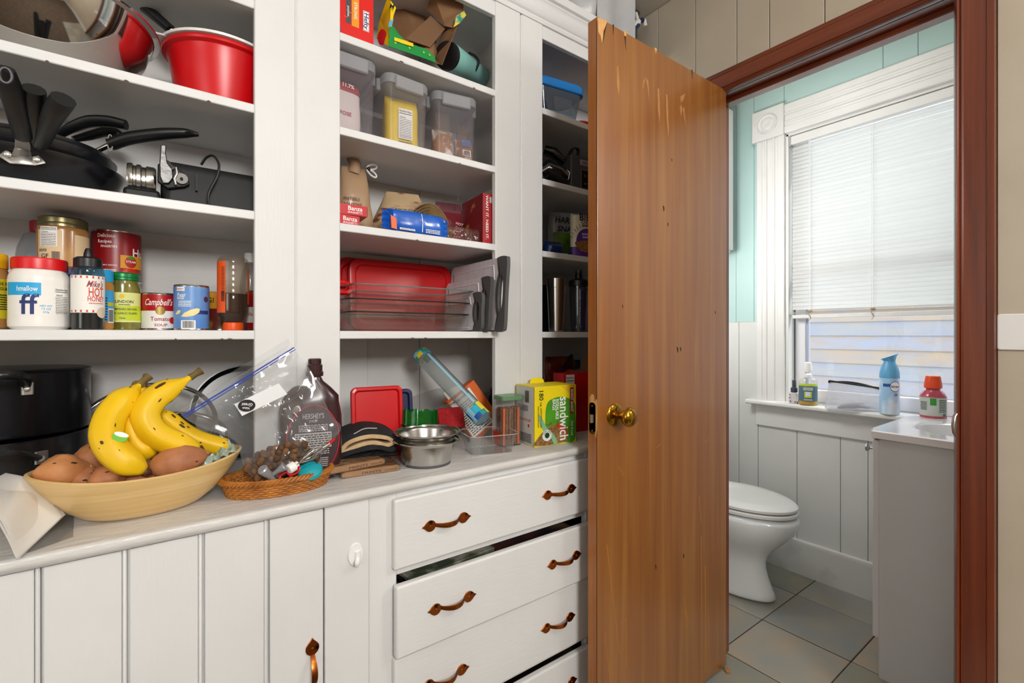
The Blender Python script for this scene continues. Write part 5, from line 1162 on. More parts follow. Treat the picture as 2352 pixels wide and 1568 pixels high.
# steel bowls
bx_, by_ = X(981, 1.112), 1.112
def petbowl(name, label, z, s_):
    o = thing(name, label, 'bowl', (bx_, by_, z))
    obj('body', cup([.056*s_, .0585*s_, .0625*s_, .0715*s_, .0735*s_, .0765*s_, .0835*s_, .0845*s_, .083*s_], [0, .002, .012, .052, .056, .0575, .0585, .0605, .0625], .0012, 72), steel, o)
    return o
b_ = petbowl('steel_bowl', 'steel pet bowl with rubber foot, the lower of two nested', ZC, 1)
obj('rubber_foot', lathe([(.05, -.0002), (.06, -.0002), (.0608, .004), (.060, .009), (.0585, .009), (.0575, 0)], 56), mat('grey rubber', '4a4a4c', .7), b_)
petbowl('steel_bowl', 'steel bowl nested in the top of the other one', ZC+.021, 1)
MC['brushed steel'].node_tree.nodes['Principled BSDF'].inputs['Roughness'].default_value = .2
# clear takeout tray
q0, q1 = PZ(1095, 1049, ZC), PZ(1203, 1041, ZC)
ang = math.atan2(q1.y-q0.y, q1.x-q0.x)
c = thing('takeout_tray', 'clear empty plastic takeout tray on the worktop', 'tray', (.752, 1.125, ZC+.0005), ang+R(6))
obj('shell', tray(.118, .098, .14, .118, .052, .022, .0012, .005), clear('thin clear tray', 'f1f3f3', .05, 'd8dadb', .05, 1.5), c)
obj('rim', ring(rr(.148, .126, .026, 6, .0535), .0013, 6), clear('painted edge highlight', 'ffffff', .6, 'f0f2f2', .05, 1.5), c)  # milky white ring paints a highlight along the tray rim
obj('foot_edge', ring(rr(.118, .098, .022, 6, .001), .0009, 6), clear('painted edge highlight', 'ffffff', .6, 'f0f2f2', .05, 1.5), c)  # same painted highlight round the tray's foot
for k in (-1, 1):
    obj('rib', tube([(k*.03, -.0575, .05), (k*.03, -.053, .026)], .0016, 6), clearp, c); obj('rib', tube([(k*.038, -.0575, .05), (k*.038, -.053, .03)], .0016, 6), clearp, c)
one('orange_cup', cup([.016, .018, .021, .022], [0, .003, .03, .04], .0015, 28), clear('orange plastic cup', 'f0602a', .4, 'ee5a20', .2), 'small translucent orange cup inside the takeout tray', 'cup', (X(1150, 1.16), 1.165, ZC+.003), (R(0), R(0), 0))
# sandwich bag box
p0 = PZ(1230, 1028, ZC); p1 = PZ(1325, 1014, ZC); rz = math.atan2(p1.y-p0.y, p1.x-p0.x); w = (p1-p0).length; h = Zp(1230, 889, p0.y)-ZC
dcn = Vector((cos(rz), sin(rz), 0)); nrm = Vector((-sin(rz), cos(rz), 0)); cc = p0+dcn*w/2+nrm*.056
yel = mat('yellow carton', 'ecd414', .45)
c = carton('sandwich_bag_box', 'yellow and green sandwich bag box at the right end of the worktop', (cc.x, cc.y, ZC), rz, w, .105, h, yel)
fy = -.0529
grn = mat('green print', '4f9a1c', .5, c2='3a8418', scale=14)
gpoly = [(-w*.32, 0), (w*.5, 0)] + [(w*.5, h*.52)] + [(w*.30, h*.68), (w*.05, h*.76), (-w*.12, h*.74), (-w*.28, h*.62)]
gpoly = spl2([(-w*.22, h*.1), (w*.2, h*.02), (w*.47, h*.05), (w*.48, h*.5), (w*.44, h*.7), (w*.18, h*.80), (-w*.05, h*.79), (-w*.22, h*.70), (-w*.26, h*.4)])
obj('green_print', shape(gpoly, fy), grn, c, smooth=False)
obj('bread_print', shape(spl2([(-w*.48, h*.02), (w*.16, h*.02), (w*.30, h*.12), (w*.2, h*.26), (-w*.02, h*.33), (-w*.26, h*.27), (-w*.46, h*.12)]), fy-.0003), mat('brown bread print', '9c7440', .6, c2='6e4a20', scale=160, contrast=(.4, .6)), c, smooth=False)
obj('lettuce_print', shape(spl2([(-w*.28, h*.30), (-w*.18, h*.40), (-w*.02, h*.36), (w*.1, h*.44), (w*.22, h*.34), (w*.16, h*.27), (0, h*.30), (-w*.2, h*.26)]), fy-.0002), mat('leaf green print', '3f6a1c', .5, c2='7a9a2c', scale=60), c, smooth=False)
obj('tomato_print', shape(spl2([(0, h*.34), (w*.14, h*.34), (w*.28, h*.2), (w*.22, h*.16), (w*.05, h*.28)]), fy-.00035), mat('tomato print', 'b8321c', .5), c, smooth=False)
obj('blade_print', shape(spl2([(-w*.42, h*.52), (-w*.36, h*.5), (-w*.22, h*.3), (-w*.04, h*.16), (w*.02, h*.02), (-w*.06, h*.02), (-w*.14, h*.14), (-w*.34, h*.3)]), fy-.0005), mat('pale green print', '7fb48a', .5), c, smooth=False)
obj('corner_print', shape([(w*.1, h*.995), (w*.49, h*.995), (w*.49, h*.68), (w*.36, h*.84)], fy-.0001), mat('deep yellow print', 'e3b914', .5), c, smooth=False)
obj('brand_panel', shape([(w*.34, h*.95), (w*.43, h*.95), (w*.43, h*.50), (w*.34, h*.50)], fy-.0004), mat('maroon print', '8c1626', .5), c, smooth=False)
lettering(c, WHITEINK, tg('sandwich', .046, w*.18, h*.43, fy-.0008, roll=-pi/2, wid=h*.74), tg('RESEALABLE', .016, w*.02, h*.60, fy-.0008, roll=-pi/2, wid=h*.34), tg('BAGS', .016, -w*.06, h*.68, fy-.0008, roll=-pi/2, wid=h*.18), tg('MARKET BASKET', .0125, w*.385, h*.725, fy-.0009, roll=-pi/2, wid=h*.40), tg('Click N Lock', .011, w*.39, h*.25, fy-.0009, roll=-pi/2, shear=.2, wid=h*.26))
obj('seal', disc(.017, -w*.22, h*.175, fy-.0007, 28), mat('seal grey', 'd9e0da', .5), c, smooth=False)
obj('seal_core', disc(.0085, -w*.22, h*.175, fy-.0011, 20), mat('dark green ink', '143c1c', .5), c, smooth=False)
lettering(c, mat('dark green ink', '143c1c', .5), *[tg(ch, .0065, -w*.22+.0128*sin(R(-70+k*20)), h*.175+.0128*cos(R(-70+k*20)), fy-.0012, roll=R(70-k*20)) for k, ch in enumerate('ZERO WASTE'[:8])])
lettering(c, mat('dark green ink', '143c1c', .5), tg('180', .022, -w*.36, h*.86, fy-.0007, roll=-pi/2, wid=h*.16), tg('bags  SANDWICH SIZE', .0085, -w*.36, h*.53, fy-.0007, roll=-pi/2, wid=h*.42), fine(.005, h*.35, 16, -w*.42, h*.5, fy-.0007))
sd_ = c
obj('end_panel', rect(.095, h*.97, 0, h/2, 0).rot(-pi/2, 'Z').mv(-w/2-.0006, 0, 0), mat('grey white print', 'c9c7c2', .5), sd_, smooth=False)
lettering(sd_, BLACK, bars(.022, h*.2, .012, h*.82, 0).rot(-pi/2, 'Z').mv(-w/2-.0012, 0, 0), fine(.06, h*.1, 5, -.012, h*.62, 0).rot(-pi/2, 'Z').mv(-w/2-.0012, 0, 0), fine(.07, h*.16, 6, 0, h*.12, 0).rot(-pi/2, 'Z').mv(-w/2-.0012, 0, 0))
lettering(sd_, REDINK, tg('RECYCLE', .010, 0, h*.42, 0, wid=.06).rot(-pi/2, 'Z').mv(-w/2-.0012, 0, 0), rect(.008, h*.05, .02, h*.33, 0).rot(-pi/2, 'Z').mv(-w/2-.0012, 0, 0))
obj('flap', prism([(-w*.2, h), (-w*.17, h+.013), (-w*.1, h+.017), (w*.06, h+.016), (w*.14, h+.01), (w*.16, h)], .045, .0465), yel, c, bevel=.0005)
# red box behind
rx0 = X(1302, 1.16)
c = carton('red_snack_box', 'red box with nutrition panel behind the sandwich bag box', (rx0+.06, 1.19, ZC), R(-6), .13, .06, Zp(1320, 857, 1.16)-ZC, mat('red carton', 'c00d1a', .4))
nutrition(c, .036, .13, -.038, .13, -.0305)
lettering(c, WHITEINK, fine(.03, .012, 3, -.04, .04, -.0308))
bx2 = c.location
cf = thing('open_carton', 'open brown carton with raised flaps behind the red box', 'box', (X(1345, 1.31), 1.31, ZC), R(-10))
hh2 = Zp(1320, 850, 1.30)-ZC
obj('carton', tray(.12, .09, .12, .09, hh2, .003, .002), cardboard, cf)
obj('flap', G([Vector((-.06, -.045, hh2)), Vector((.06, -.045, hh2)), Vector((.06, -.04, hh2+.06)), Vector((-.042, -.038, hh2+.06))], [[0, 1, 2, 3]]), cardboard, cf, solid=.0015)
one('blue_card', cbox(.07, .001, .05), mat('blue edged card', '2f78c4', .5), 'blue and white card sticking out of the open carton', 'card', (X(1352, 1.27), 1.268, Zp(1345, 850, 1.27)), (R(-30), R(12), R(-10)))
sb = thing('snack_bag', 'shiny dark red snack bag behind the sandwich bag box', 'bag', (X(1285, 1.36), 1.36, ZC), R(-5))
obj('bag', pillow(.13, .06, Zp(1285, 818, 1.36)-ZC, .12, .1, .012, 5), mat('crinkled red foil', '5a1612', .25, c2='8c3414', scale=10, contrast=(.5, .62), coat=.5), sb)
obj('orange_print', disc(.028, .02, .17, -.034, 16), mat('orange snack print', 'd0560e', .45), sb, solid=.001)
pn = thing('black_marker', 'black marker leaning on the red snack bag', 'marker', PY(1300, 838, 1.29))
obj('barrel', tube([PY(1293, 848, 1.29)-pn.location, PY(1305, 828, 1.30)-pn.location], .006, 10), blackplastic, pn)
obj('cap', tube([PY(1305, 828, 1.30)-pn.location, PY(1313, 816, 1.305)-pn.location], .0068, 10), blackplastic, pn)
one('dark_pot', cup([.05, .055, .06], [0, .01, .14+.08], .002, 28), blackplastic, 'black round canister at the back behind the open carton', 'canister', (X(1338, 1.43), 1.43, ZC))

# ================================================================== middle bay, lowest shelf: lids, glass dishes, boards
def standlid(label, u0, u1, yy, h, rx, m=redlid):
    x0, x1 = X(u0, yy), X(u1, yy); w = x1-x0
    l = thing('storage_lid', label, 'lid', ((x0+x1)/2, yy, Z3+.0005), rot=(R(90-4), 0, 0))
    t = .012
    g = loft([rr(w, h, rx, 7, 0, 0, h/2), rr(w, h, rx, 7, t*.8, 0, h/2), rr(w-.006, h-.006, rx, 7, t, 0, h/2), rr(w-.034, h-.034, rx*.8, 7, t, 0, h/2), rr(w-.044, h-.044, rx*.7, 7, t*.45, 0, h/2), rr(w-.08, h-.08, rx*.5, 7, t*.45, 0, h/2)])
    obj('cover', g, m, l); return l
standlid('large red dish lid standing in front of its twin behind the glass dishes', 803, 1037, 1.445, .225, .035)
standlid('large red dish lid standing furthest back, shifted left', 770, 1000, 1.468, .228, .04)
sml = slidlid('storage_lid', 'small red round-cornered lid at the shelf\'s left end beside the glass dishes', 785, 662, 1.30, .05, .04, redlid, R(70), 0, .012)
gthick = clear('greenish baking glass', 'f4f9f6', .02, 'e8efec', .03, 1.3)
gedge = mat('dark green glass edge', '2e3a36', .1, trans=.4)
for k, (zz, u0, u1, dy, lb) in enumerate(((0, 790, 1100, 0, 'rectangular glass baking dish at the bottom of the stack'), (.034, 788, 1102, .002, 'rectangular glass baking dish in the middle of the stack'), (.072, 800, 1110, 0, 'rectangular glass baking dish on top of the stack'))):
    y0 = 1.212+dy; x0, x1 = X(u0, y0), X(u1, y0); w = x1-x0
    c = thing('baking_dish', lb, 'dish', ((x0+x1)/2, y0+.105, Z3+zz), 0)
    obj('dish', tray(w*.8, .165, w*.9, .195, .05, .03, .0045), gthick, c)
    for s_ in (-1, 1):
        obj('handle', loft([rr(.03, .1, .014, 4, .047, s_*w*.465, 0), rr(.03, .1, .014, 4, .052, s_*w*.465, 0)]), gthick, c)
    obj('rim', ring(rr(w*.905, .2, .032, 6, .0505), .0022, 6), gedge if k < 2 else mat('pale glass edge', '8f9d98', .1, trans=.5), c)
# cutting boards with grey handles
brd = mat('white cutting board', 'cfc9cd', .5, c2='c4bec3', scale=20, stretch=(4, 4, 1))
greyrub = mat('dark grey rubber', '4b4a4a', .6)
def board(label, xx, yf, yb, h, tilt, zoff=0):
    o = thing('cutting_board', label, 'cutting board', (xx, yf, Z3+zoff), rot=(0, tilt, 0))
    L_ = yb-yf
    pts = [(.044, .004), (L_-.01, 0), (L_, .01), (L_, h-.012), (L_-.012, h), (.048, h), (.036, h*.86), (.046, h*.72), (.05, h*.5), (.046, h*.28), (.036, h*.14)]
    obj('slab', prism(pts, -.0045, .0045, 'yz'), brd, o, bevel=.002)
    outer = spl2([(.044, .0), (.012, .001), (0, .016), (.001, h*.5), (0, h-.016), (.012, h), (.05, h-.001), (.046, h*.92), (.034, h*.84), (.046, h*.72), (.051, h*.5), (.046, h*.28), (.034, h*.16), (.046, h*.08)], 4)
    def ang_(p): return math.atan2((p[1]-h*.5)/(h*.5), (p[0]-.026)/.026)
    cl_ = [(.026+.0125*cos(ang_(p)), h*.5+h*.26*sin(ang_(p))) for p in outer]
    g = loft([[(-.006, a, b) for a, b in cl_], [(-.006, a, b) for a, b in outer], [(.006, a, b) for a, b in outer], [(.006, a, b) for a, b in cl_], [(-.006, a, b) for a, b in cl_]], False, False)
    obj('grip', g, greyrub, o, bevel=.001)
    obj('groove', tube([(-.0046, .07, h*.1), (-.0046, L_-.03, h*.1), (-.0046, L_-.02, h*.88), (-.0046, .07, h*.9), (-.0046, .062, h*.7)], .0018, 6), mat('pale groove', 'e4dfe2', .5), o)
    return o
board('large white cutting board with dark grey handle leaning at the bay\'s right side', .806, 1.118, 1.45, .222, R(3.5))
board('medium white cutting board with grey handle in front of the large one', .782, 1.165, 1.44, .165, R(4))
board('small white cutting board with grey handle nearest the glass dishes', .768, 1.18, 1.40, .118, R(2))

# ================================================================== middle bay, second shelf: bread, pasta, crackers
redb = mat('red carton', 'c00d1a', .4)
for k, (u, v, zz, lb) in enumerate(((812, 0, .0275, 'red spaghetti box on top of the other one'), (798, 0, 0, 'red spaghetti box underneath, its end to the shelf front'))):
    y0 = 1.21; xr = X(843 if k == 0 else 826, y0); xl = X(776 if k == 0 else 770, y0)
    w = xr-xl
    c = thing('spaghetti_box', lb, 'box', ((xl+xr)/2, y0, Z2+zz), R(4 if k else -3))
    obj('carton', box(-w/2, 0, 0, w/2, .22, .0265), mat('white carton', 'd8d2c8', .5) if k else redb, c, bevel=.001)
    obj('end_panel', rect(w*.98, .026, 0, .0132, -.0005), redb, c, smooth=False)
    lettering(c, WHITEINK, tg('Banza', .0155, .006, .0165, -.001, wid=.036), tg('SPAGHETTI', .0062, .006, .0065, -.001, wid=.036))
    obj('side_panel', rect(.22, .026, .11, .0132, 0).rot(pi/2, 'Z').mv(w/2+.0006, 0, 0), mat('cream carton side', 'd9cfbf', .5, c2='8a6a4a', scale=30, contrast=(.6, .7)), c, smooth=False)
# paper pretzel bag with clip
y0 = 1.34
c = thing('pretzel_bag', 'tan paper pretzel bag rolled shut behind the spaghetti boxes', 'bag', (X(812, y0), y0, Z2), R(-8))
ph2 = Zp(812, 350, y0)-Z2
tanp = mat('tan printed bag', 'a98a6a', .5, c2='8a5a3a', scale=9, contrast=(.58, .66), coat=.2)
obj('bag', pillow(.12, .075, ph2*.82, .08, .55, .008, 9, 3, topw=.55), tanp, c)
obj('twist', tube(spl([(0, 0, ph2*.74), (.004, 0, ph2*.86), (-.006, .004, ph2*.95), (.008, 0, ph2)], 4), [.02, .019, .018, .016, .016, .015, .015, .014, .014, .014, .014, .013, .010], 10), tanp, c)
lettering(c, mat('brown print', '4a2c16', .6), tg('PRETZELS', .010, -.012, .095, -.041), tg('CROUTONS', .010, -.012, .08, -.041), fine(.05, .012, 3, -.01, .068, -.041))
ckp = thing('bag_clip', 'white plastic clip on the rolled pretzel bag', 'clip', PY(846, 388, 1.318), R(10))
for s_, rt in ((1, .35), (-1, -.45)):
    obj('jaw', ring([(.016*cos(a)+.012, 0, .0065*sin(a)*(1+.2*cos(a))) for a in [2*pi*i/24 for i in range(24)]], .0026, 6).rot(-rt, 'Y').mv(0, 0, s_*.004), whiteplastic, ckp)
obj('spring', blob(.006, .006, .006, 0), blackplastic, ckp)
# loaf in printed bag
y0 = 1.33
bread = mat('sliced bread crust', 'b98a56', .8, c2='a06d3a', scale=14)
c = thing('bread_loaf', 'bread loaf in printed brown bag in the middle of the shelf', 'bread', (X(925, y0), y0, Z2), R(-14))
obj('loaf', pillow(.17, .09, .10, .3, .6, .006, 3, 3, topw=.6), bread, c)
obj('bag', pillow(.225, .115, .145, .2, .9, .012, 6, 2.3, sc=16, topw=.42), mat('printed bread film', 'b39a78', .3, c2='6a3428', scale=11, stretch=(1, 1, 2.2), contrast=(.58, .64), bump=.5, bscale=40, coat=.4), c)
lettering(c, BLACK, fine(.085, .04, 8, .01, .062, -.067))
# blue snack pack
y0 = 1.222
x0, x1 = X(880, y0), X(1026, y0)
bpz = Z2+.002
c = thing('blue_snack_pack', 'shiny blue and orange biscuit pack lying on the shelf edge', 'packet', ((x0+x1)/2, y0+.002, bpz), R(2))
bluef = mat('shiny blue wrapper', '0f53b4', .25, c2='1a66cc', scale=10, coat=.5)
w = x1-x0
obj('pack', pillow(.062, .05, w*.9, .08, .08, .004, 2, 3.2, sc=22).rot(pi/2, 'Y').mv(-w*.45, 0, .029).sc(1, 1, 1.0), bluef, c)
for s_ in (-1, 1): obj('crimp', grid(lambda a, b: (s_*(w*.44+.016*a), .004*sin(b*20)-.002, .006+.05*b), 3, 16), bluef, c, solid=.0006)
obj('orange_stripe', prism([(-w*.44, .004), (-w*.36, .002), (-w*.37, .03), (-w*.45, .038)], -.026, -.0235), mat('orange wrapper print', 'ec6420', .4), c, smooth=False)
obj('orange_stripe', prism([(w*.0, .0555), (w*.42, .048), (w*.43, .042), (w*.1, .051)], -.020, -.0165), mat('orange wrapper print', 'ec6420', .4), c, smooth=False)
obj('seam', tube([(w*.03, -.0268, .004), (w*.035, -.0275, .03), (w*.03, -.022, .054)], .0012, 6), WHITEINK, c)
obj('caption_panel', rect(.045, .005, -w*.2, .006, -.0262), WHITEINK, c, smooth=False)
lettering(c, BLACK, tg('Nutrition Facts', .0045, -w*.2, .006, -.0268, wid=.04)); lettering(c, WHITEINK, fine(.045, .012, 3, w*.2, .009, -.0278))
# tortilla bag
y0 = 1.30
c = thing('tortilla_bag', 'clear bag of folded tortillas with a red edge behind the blue pack', 'bag', (X(975, y0), y0, Z2), R(-10))
tort = mat('pale tortilla', 'e6cfa4', .8, c2='d6b884', scale=24)
for k in range(7):
    rr2 = .05-.0045*k
    obj('tortilla', tube(spl([(rr2*1.5*cos(a), 0, .018+rr2*sin(a)*1.1) for a in [pi*i/8 for i in range(9)]], 3), .0016, 6, flat=1).warp(lambda p: (p.x, p.y*1, p.z)) if 0 else loft([[(rr2*1.3*cos(pi*i/14)+.002*sin(i), yy, .012+rr2*1.9*sin(pi*i/14)) for i in range(15)] for yy in (-.05, .05)], False, False, False), tort, c, solid=.002)
obj('bag', pillow(.17, .115, .118, .2, .7, .010, 12, 2.4, topw=.55), clear('wrinkled red-edged film', 'fbf8f6', .1, 'e8dcd6', .06, 1.6, bump=.6, bscale=40), c)
c = thing('wrap_bag', 'flattened clear bag of wraps trailing to the shelf edge', 'bag', (X(1055, 1.24), 1.245, Z2), R(-4))
obj('bag', pillow(.05, .05, .145, .25, .15, .006, 8, 2.6).rot(pi/2, 'Y').mv(-.07, 0, .022), clear('wrinkled wrap film', 'eadfdc', .25, 'b98a86', .08, 1.6, bump=.7, bscale=50), c)
for k in range(4): obj('wrap', loft([[(-.07+.012*k+.02*sin(pi*i/8), -.02+.005*k, .004+.036*(1-(i/8))) for i in range(9)], [(-.06+.012*k+.02*sin(pi*i/8), .02, .004+.036*(1-(i/8))) for i in range(9)]], False, False, False), tort, c, solid=.002)
# pink bag
c = thing('pink_bag', 'translucent pink bag of rolls gathered at its top', 'bag', (X(1030, 1.36), 1.36, Z2), R(-10))
pk_ = clear('pink film', 'c98a94', .4, '9a3a4c', .12, 1.5, bump=.7, bscale=45)
obj('bag', pillow(.115, .07, .15, .2, .6, .014, 21, 2.4, topw=.75), pk_, c)
obj('rolls', pillow(.095, .06, .12, .3, .5, .008, 5, 2.6), mat('bun in pink bag', '8c3a48', .7, c2='a65a60', scale=20), c)
obj('tail', tube(spl([(.02, 0, .13), (.03, -.004, .155), (.034, 0, .175)], 5), [.012, .010, .008, .007, .006, .006, .006, .007, .008, .009, .010], 8, flat=.5), clear('clear film tail', 'e8e0e0', .2, 'd0c4c4', .1, 1.5), c)
lettering(c, mat('pale pink ink', 'e0b0b4', .5), tg('HOT', .012, .022, .075, -.043, roll=-.2), tg('DOG', .012, .022, .062, -.043, roll=-.2))
# red cracker box
y0 = 1.215; xl = X(1110, y0)
hb = Zp(1125, 450, y0+.02)-Z2
c = thing('cheese_cracker_box', 'tall red cracker box turned end-on at the shelf\'s right', 'box', (xl+.028, y0, Z2), R(-5))
dred = mat('deep red carton', '9e0c18', .4)
obj('carton', box(-.028, 0, 0, .028, .15, hb), dred, c, bevel=.001)
obj('picture_panel', rect(.145, hb*.97, .075, hb/2, 0).rot(pi/2, 'Z').mv(-.0287, 0, 0), mat('cracker picture', '7a1018', .45, c2='c08a4a', scale=16, contrast=(.62, .7)), c, smooth=False)
lettering(c, WHITEINK, tg('WANT IT. NEED IT.', .0125, -.014, hb*.53, -.0008, roll=-pi/2, wid=hb*.86), tg('CHEEZ-IT', .022, .014, hb*.18, -.0008, roll=pi/2, wid=hb*.6))
obj('recycle_patch', rect(.02, .018, .005, hb*.88, -.0006), mat('grey patch', 'a8a4a4', .5), c, smooth=False)

# ================================================================== middle bay, third shelf: lidded containers
ctm = clear('grey clear container', 'f6f5f8', .12, 'd4cfd6', .3, .5)
ltm = clear('frosted grey lid', 'e4e5e8', 1.0, 'd0d1d5', .3, .6)
def container(label, x0, x1, yf, h, rz, d_=.2):
    w = x1-x0
    c = thing('food_container', label, 'container', ((x0+x1)/2, yf+d_/2, Z1), rz)
    obj('bin', tray(w*.9, d_*.9, w*.96, d_*.96, h*.9, .018, .0016), ctm, c)
    obj('lid', loft([rr(w*.965, d_*.965, .02, 5, h*.86), rr(w, d_, .022, 5, h*.87), rr(w, d_, .022, 5, h*.97), rr(w*.97, d_*.97, .022, 5, h)]), ltm, c)
    for s_, ww in ((-1, w*.62),):
        obj('latch', loft([rr(ww, .012, .004, 3, h*.80, 0, -d_/2-.003), rr(ww, .012, .004, 3, h*.965, 0, -d_/2-.003)]), ltm, c, bevel=.002)
    for s_ in (-1, 1): obj('latch', loft([rr(.012, d_*.6, .004, 3, h*.80, s_*(w/2+.003), 0), rr(.012, d_*.6, .004, 3, h*.965, s_*(w/2+.003), 0)]), ltm, c, bevel=.002)
    return c
y0 = 1.225
container('clear lidded container holding a white and red flour bag', .318, X(868, y0), y0, .208, R(0))
container('clear lidded container holding a yellow sugar bag', X(882, y0), X(986, y0), y0, .196, R(3))
container('clear lidded container of knotted bags, turned at an angle', .655, .796, 1.232, .203, R(-10), .19)
flour = mat('white flour bag', 'd9cbc6', .6)
fb_ = thing('flour_bag', 'white flour bag with red top inside the left container', 'bag', (.395, 1.315, Z1+.003), R(4))
obj('bag', pillow(.095, .085, .175, .06, .3, .004, 2, 3.4), flour, fb_)
obj('top_band', pillow(.095, .085, .175, .06, .3, .004, 2, 3.4).warp(lambda p: (p.x*1.012, p.y*1.012, max(p.z, .128)+.0005)), mat('red flour print', 'b32a34', .5), fb_)
lettering(fb_, WHITEINK, tg('11.7%', .014, .004, .143, -.0440))
lettering(fb_, mat('red flour print', 'b32a34', .5), tg('POSE', .014, -.003, .068, -.0448), rect(.06, .007, .0, .008, -.044))
lettering(fb_, BLACK, fine(.028, .12, 22, 0, .065, 0).rot(R(62), 'Z').mv(.047, -.02, 0))
sg = thing('sugar_bag', 'yellow sugar bag with nutrition panel inside the middle container', 'bag', ((X(882, y0)+X(986, y0))/2+.012, 1.30, Z1+.003), R(-6))
obj('bag', pillow(.095, .07, .165, .06, .3, .005, 7, 3.2), mat('yellow sugar bag', 'e3c11a', .5), sg)
nutrition(sg, .04, .085, .002, .078, -.0415)
lettering(sg, BLACK, fine(.04, .016, 3, .002, .022, -.0405))
for k, (dx, dy, w_, h_, m_, lb) in enumerate(((-.03, -.03, .065, .14, clear('bag film', 'f4ece4', .25, 'c8a88a', .08, 1.6, bump=.6, bscale=45), 'knotted clear bag of rolls inside the right container'), (.035, -.045, .055, .115, clear('bag film pink', 'f0e0d8', .3, 'b98a70', .08, 1.6, bump=.6, bscale=45), 'clear bag with blue label and barcode inside the right container'))):
    kb_ = thing('knotted_bag', lb, 'bag', (.725+dx, 1.325+dy, Z1+.003), R(-12))
    obj('contents', pillow(w_, .06, h_*.75, .25, .5, .008, 30+k, 2.4), mat('brown rolls', '9a6a44', .7, c2='d8cfc4', scale=18, contrast=(.45, .55)), kb_)
    obj('film', pillow(w_*1.1, .068, h_*1.15, .2, .65, .010, 40+k, 2.2, topw=.6), m_, kb_)
    if k:
        obj('label', rect(.028, .02, 0, .068, -.03), mat('blue bag label', '2a5aa0', .5), kb_, smooth=False, solid=.0005)
        obj('barcode_panel', rect(.026, .018, 0, .036, -.036), PAPER, kb_, smooth=False, solid=.0005)
        lettering(kb_, BLACK, bars(.022, .014, 0, .036, -.037))
brn = thing('brown_bag', 'brown printed bag wedged beside the right container', 'bag', (.813, 1.36, Z1), R(-5))
obj('bag', pillow(.05, .09, .11, .1, .2, .006, 13), mat('brown striped bag', '6a5240', .6, c2='8f7660', scale=14, stretch=(1, 1, 5)), brn)

# ================================================================== middle bay, top shelf
ZT = SH[3]
y0 = 1.225; xr = X(858, y0); hb = .16
c = thing('trash_bag_box', 'bright red trash bag box at the left of the top shelf', 'box', (xr-.07, y0, ZT), 0)
obj('carton', box(-.07, 0, 0, .07, .12, hb), mat('bright red carton', 'd8140c', .4), c, bevel=.001)
obj('grey_stripe', rect(.013, hb*.7, .004, hb*.66, -.0005), mat('dark grey print', '4a4a4c', .5), c, smooth=False)
obj('orange_stripe', rect(.019, hb*.72, .022, hb*.65, -.0005), mat('amber print', 'e8920e', .5), c, smooth=False)
obj('logo_panel', rect(.016, .052, .050, hb*.45, -.0006), WHITEINK, c, smooth=False)
obj('logo_border', rect(.0145, .0495, .050, hb*.45, -.0008), NAVY, c, smooth=False); obj('logo_panel', rect(.0125, .0475, .050, hb*.45, -.0010), WHITEINK, c, smooth=False)
lettering(c, NAVY, tg('Hefty', .017, .050, hb*.45, -.0016, roll=-pi/2, wid=.042))
lettering(c, WHITEINK, tg('STRONG', .011, .022, hb*.55, -.001, roll=-pi/2), tg('purpose', .008, .004, hb*.5, -.001, roll=-pi/2))
obj('bag_picture', disc(.024, -.045, hb*.14, -.0007, 24, .02), mat('black bag picture', '1a1a22', .5), c, smooth=False)
obj('bag_tie_picture', shape([(-.03, .028), (-.016, .034), (-.014, .012), (-.028, .016)], -.0009), mat('purple grey print', '5a4a6a', .5), c, smooth=False)
lettering(c, mat('amber print', 'e8920e', .5), rect(.016, .02, -.043, hb*.14, -.0011)); lettering(c, mat('orange fleck', 'f0701a', .5), *[rect(.010, .0018, -.05+.012*k, hb*(.4+.09*(k % 4)), -.0008) for k in range(6)])
# torn yellow and green carton with its brown inside showing
yp, gp_ = mat('bright yellow print', 'ecc808', .45), mat('bright green print', '0f8a3c', .45)
tq = PY(875, 103, 1.215)
c = thing('torn_carton', 'torn open yellow and green carton lying on its side', 'box', (tq.x, 1.215, ZT), R(-2))
def q3(u, v, yy): return PY(u, v, yy)-c.location
def sheet(nm, pts, m, th_=.0014): return obj(nm, G([q3(*a) for a in pts], [list(range(len(pts)))]), m, c, smooth=False, solid=th_)
sheet('front_panel', [(892, 107, 1.215), (894, 62, 1.222), (903, 62, 1.224), (915, 80, 1.222), (935, 100, 1.22), (960, 109, 1.22), (980, 116, 1.22), (997, 135, 1.218), (998, 146, 1.215), (950, 128, 1.215)], gp_)
sheet('end_panel', [(862, 88, 1.30), (893, 107, 1.215), (895, 60, 1.222), (902, 36, 1.228), (908, 18, 1.23), (896, 2, 1.232), (888, -2, 1.235), (868, 50, 1.30)], yp)
obj('red_print', disc(.014, 0, 0, 0, 16, .022), mat('red round print', 'b3141c', .5), c, q3(876, 85, 1.253), (0, 0, R(-55)), solid=.0012)
sheet('blue_print', [(891, 64, 1.2205), (900, 58, 1.223), (903, 44, 1.2225), (893, 50, 1.2215)], mat('sky blue print', '5aa8d0', .5), .001)
for a in ((905, 92), (918, 97)): sheet('yellow_patch', [(a[0], a[1]-6, 1.2145), (a[0]+30, a[1]+4, 1.2145), (a[0]+30, a[1]+12, 1.2140), (a[0], a[1]+2, 1.2140)], yp, .0006)
for a in ((908, 99), (940, 111), (972, 122), (985, 128)): obj('dot_print', disc(.003, 0, 0, 0, 12), mat('lime dot', '8fc02a', .5), c, q3(a[0], a[1], 1.2138), solid=.0004)
sheet('inside_back', [(880, 90, 1.36), (905, -8, 1.40), (985, 28, 1.38), (1000, 120, 1.30), (995, 140, 1.24)], cardboard)
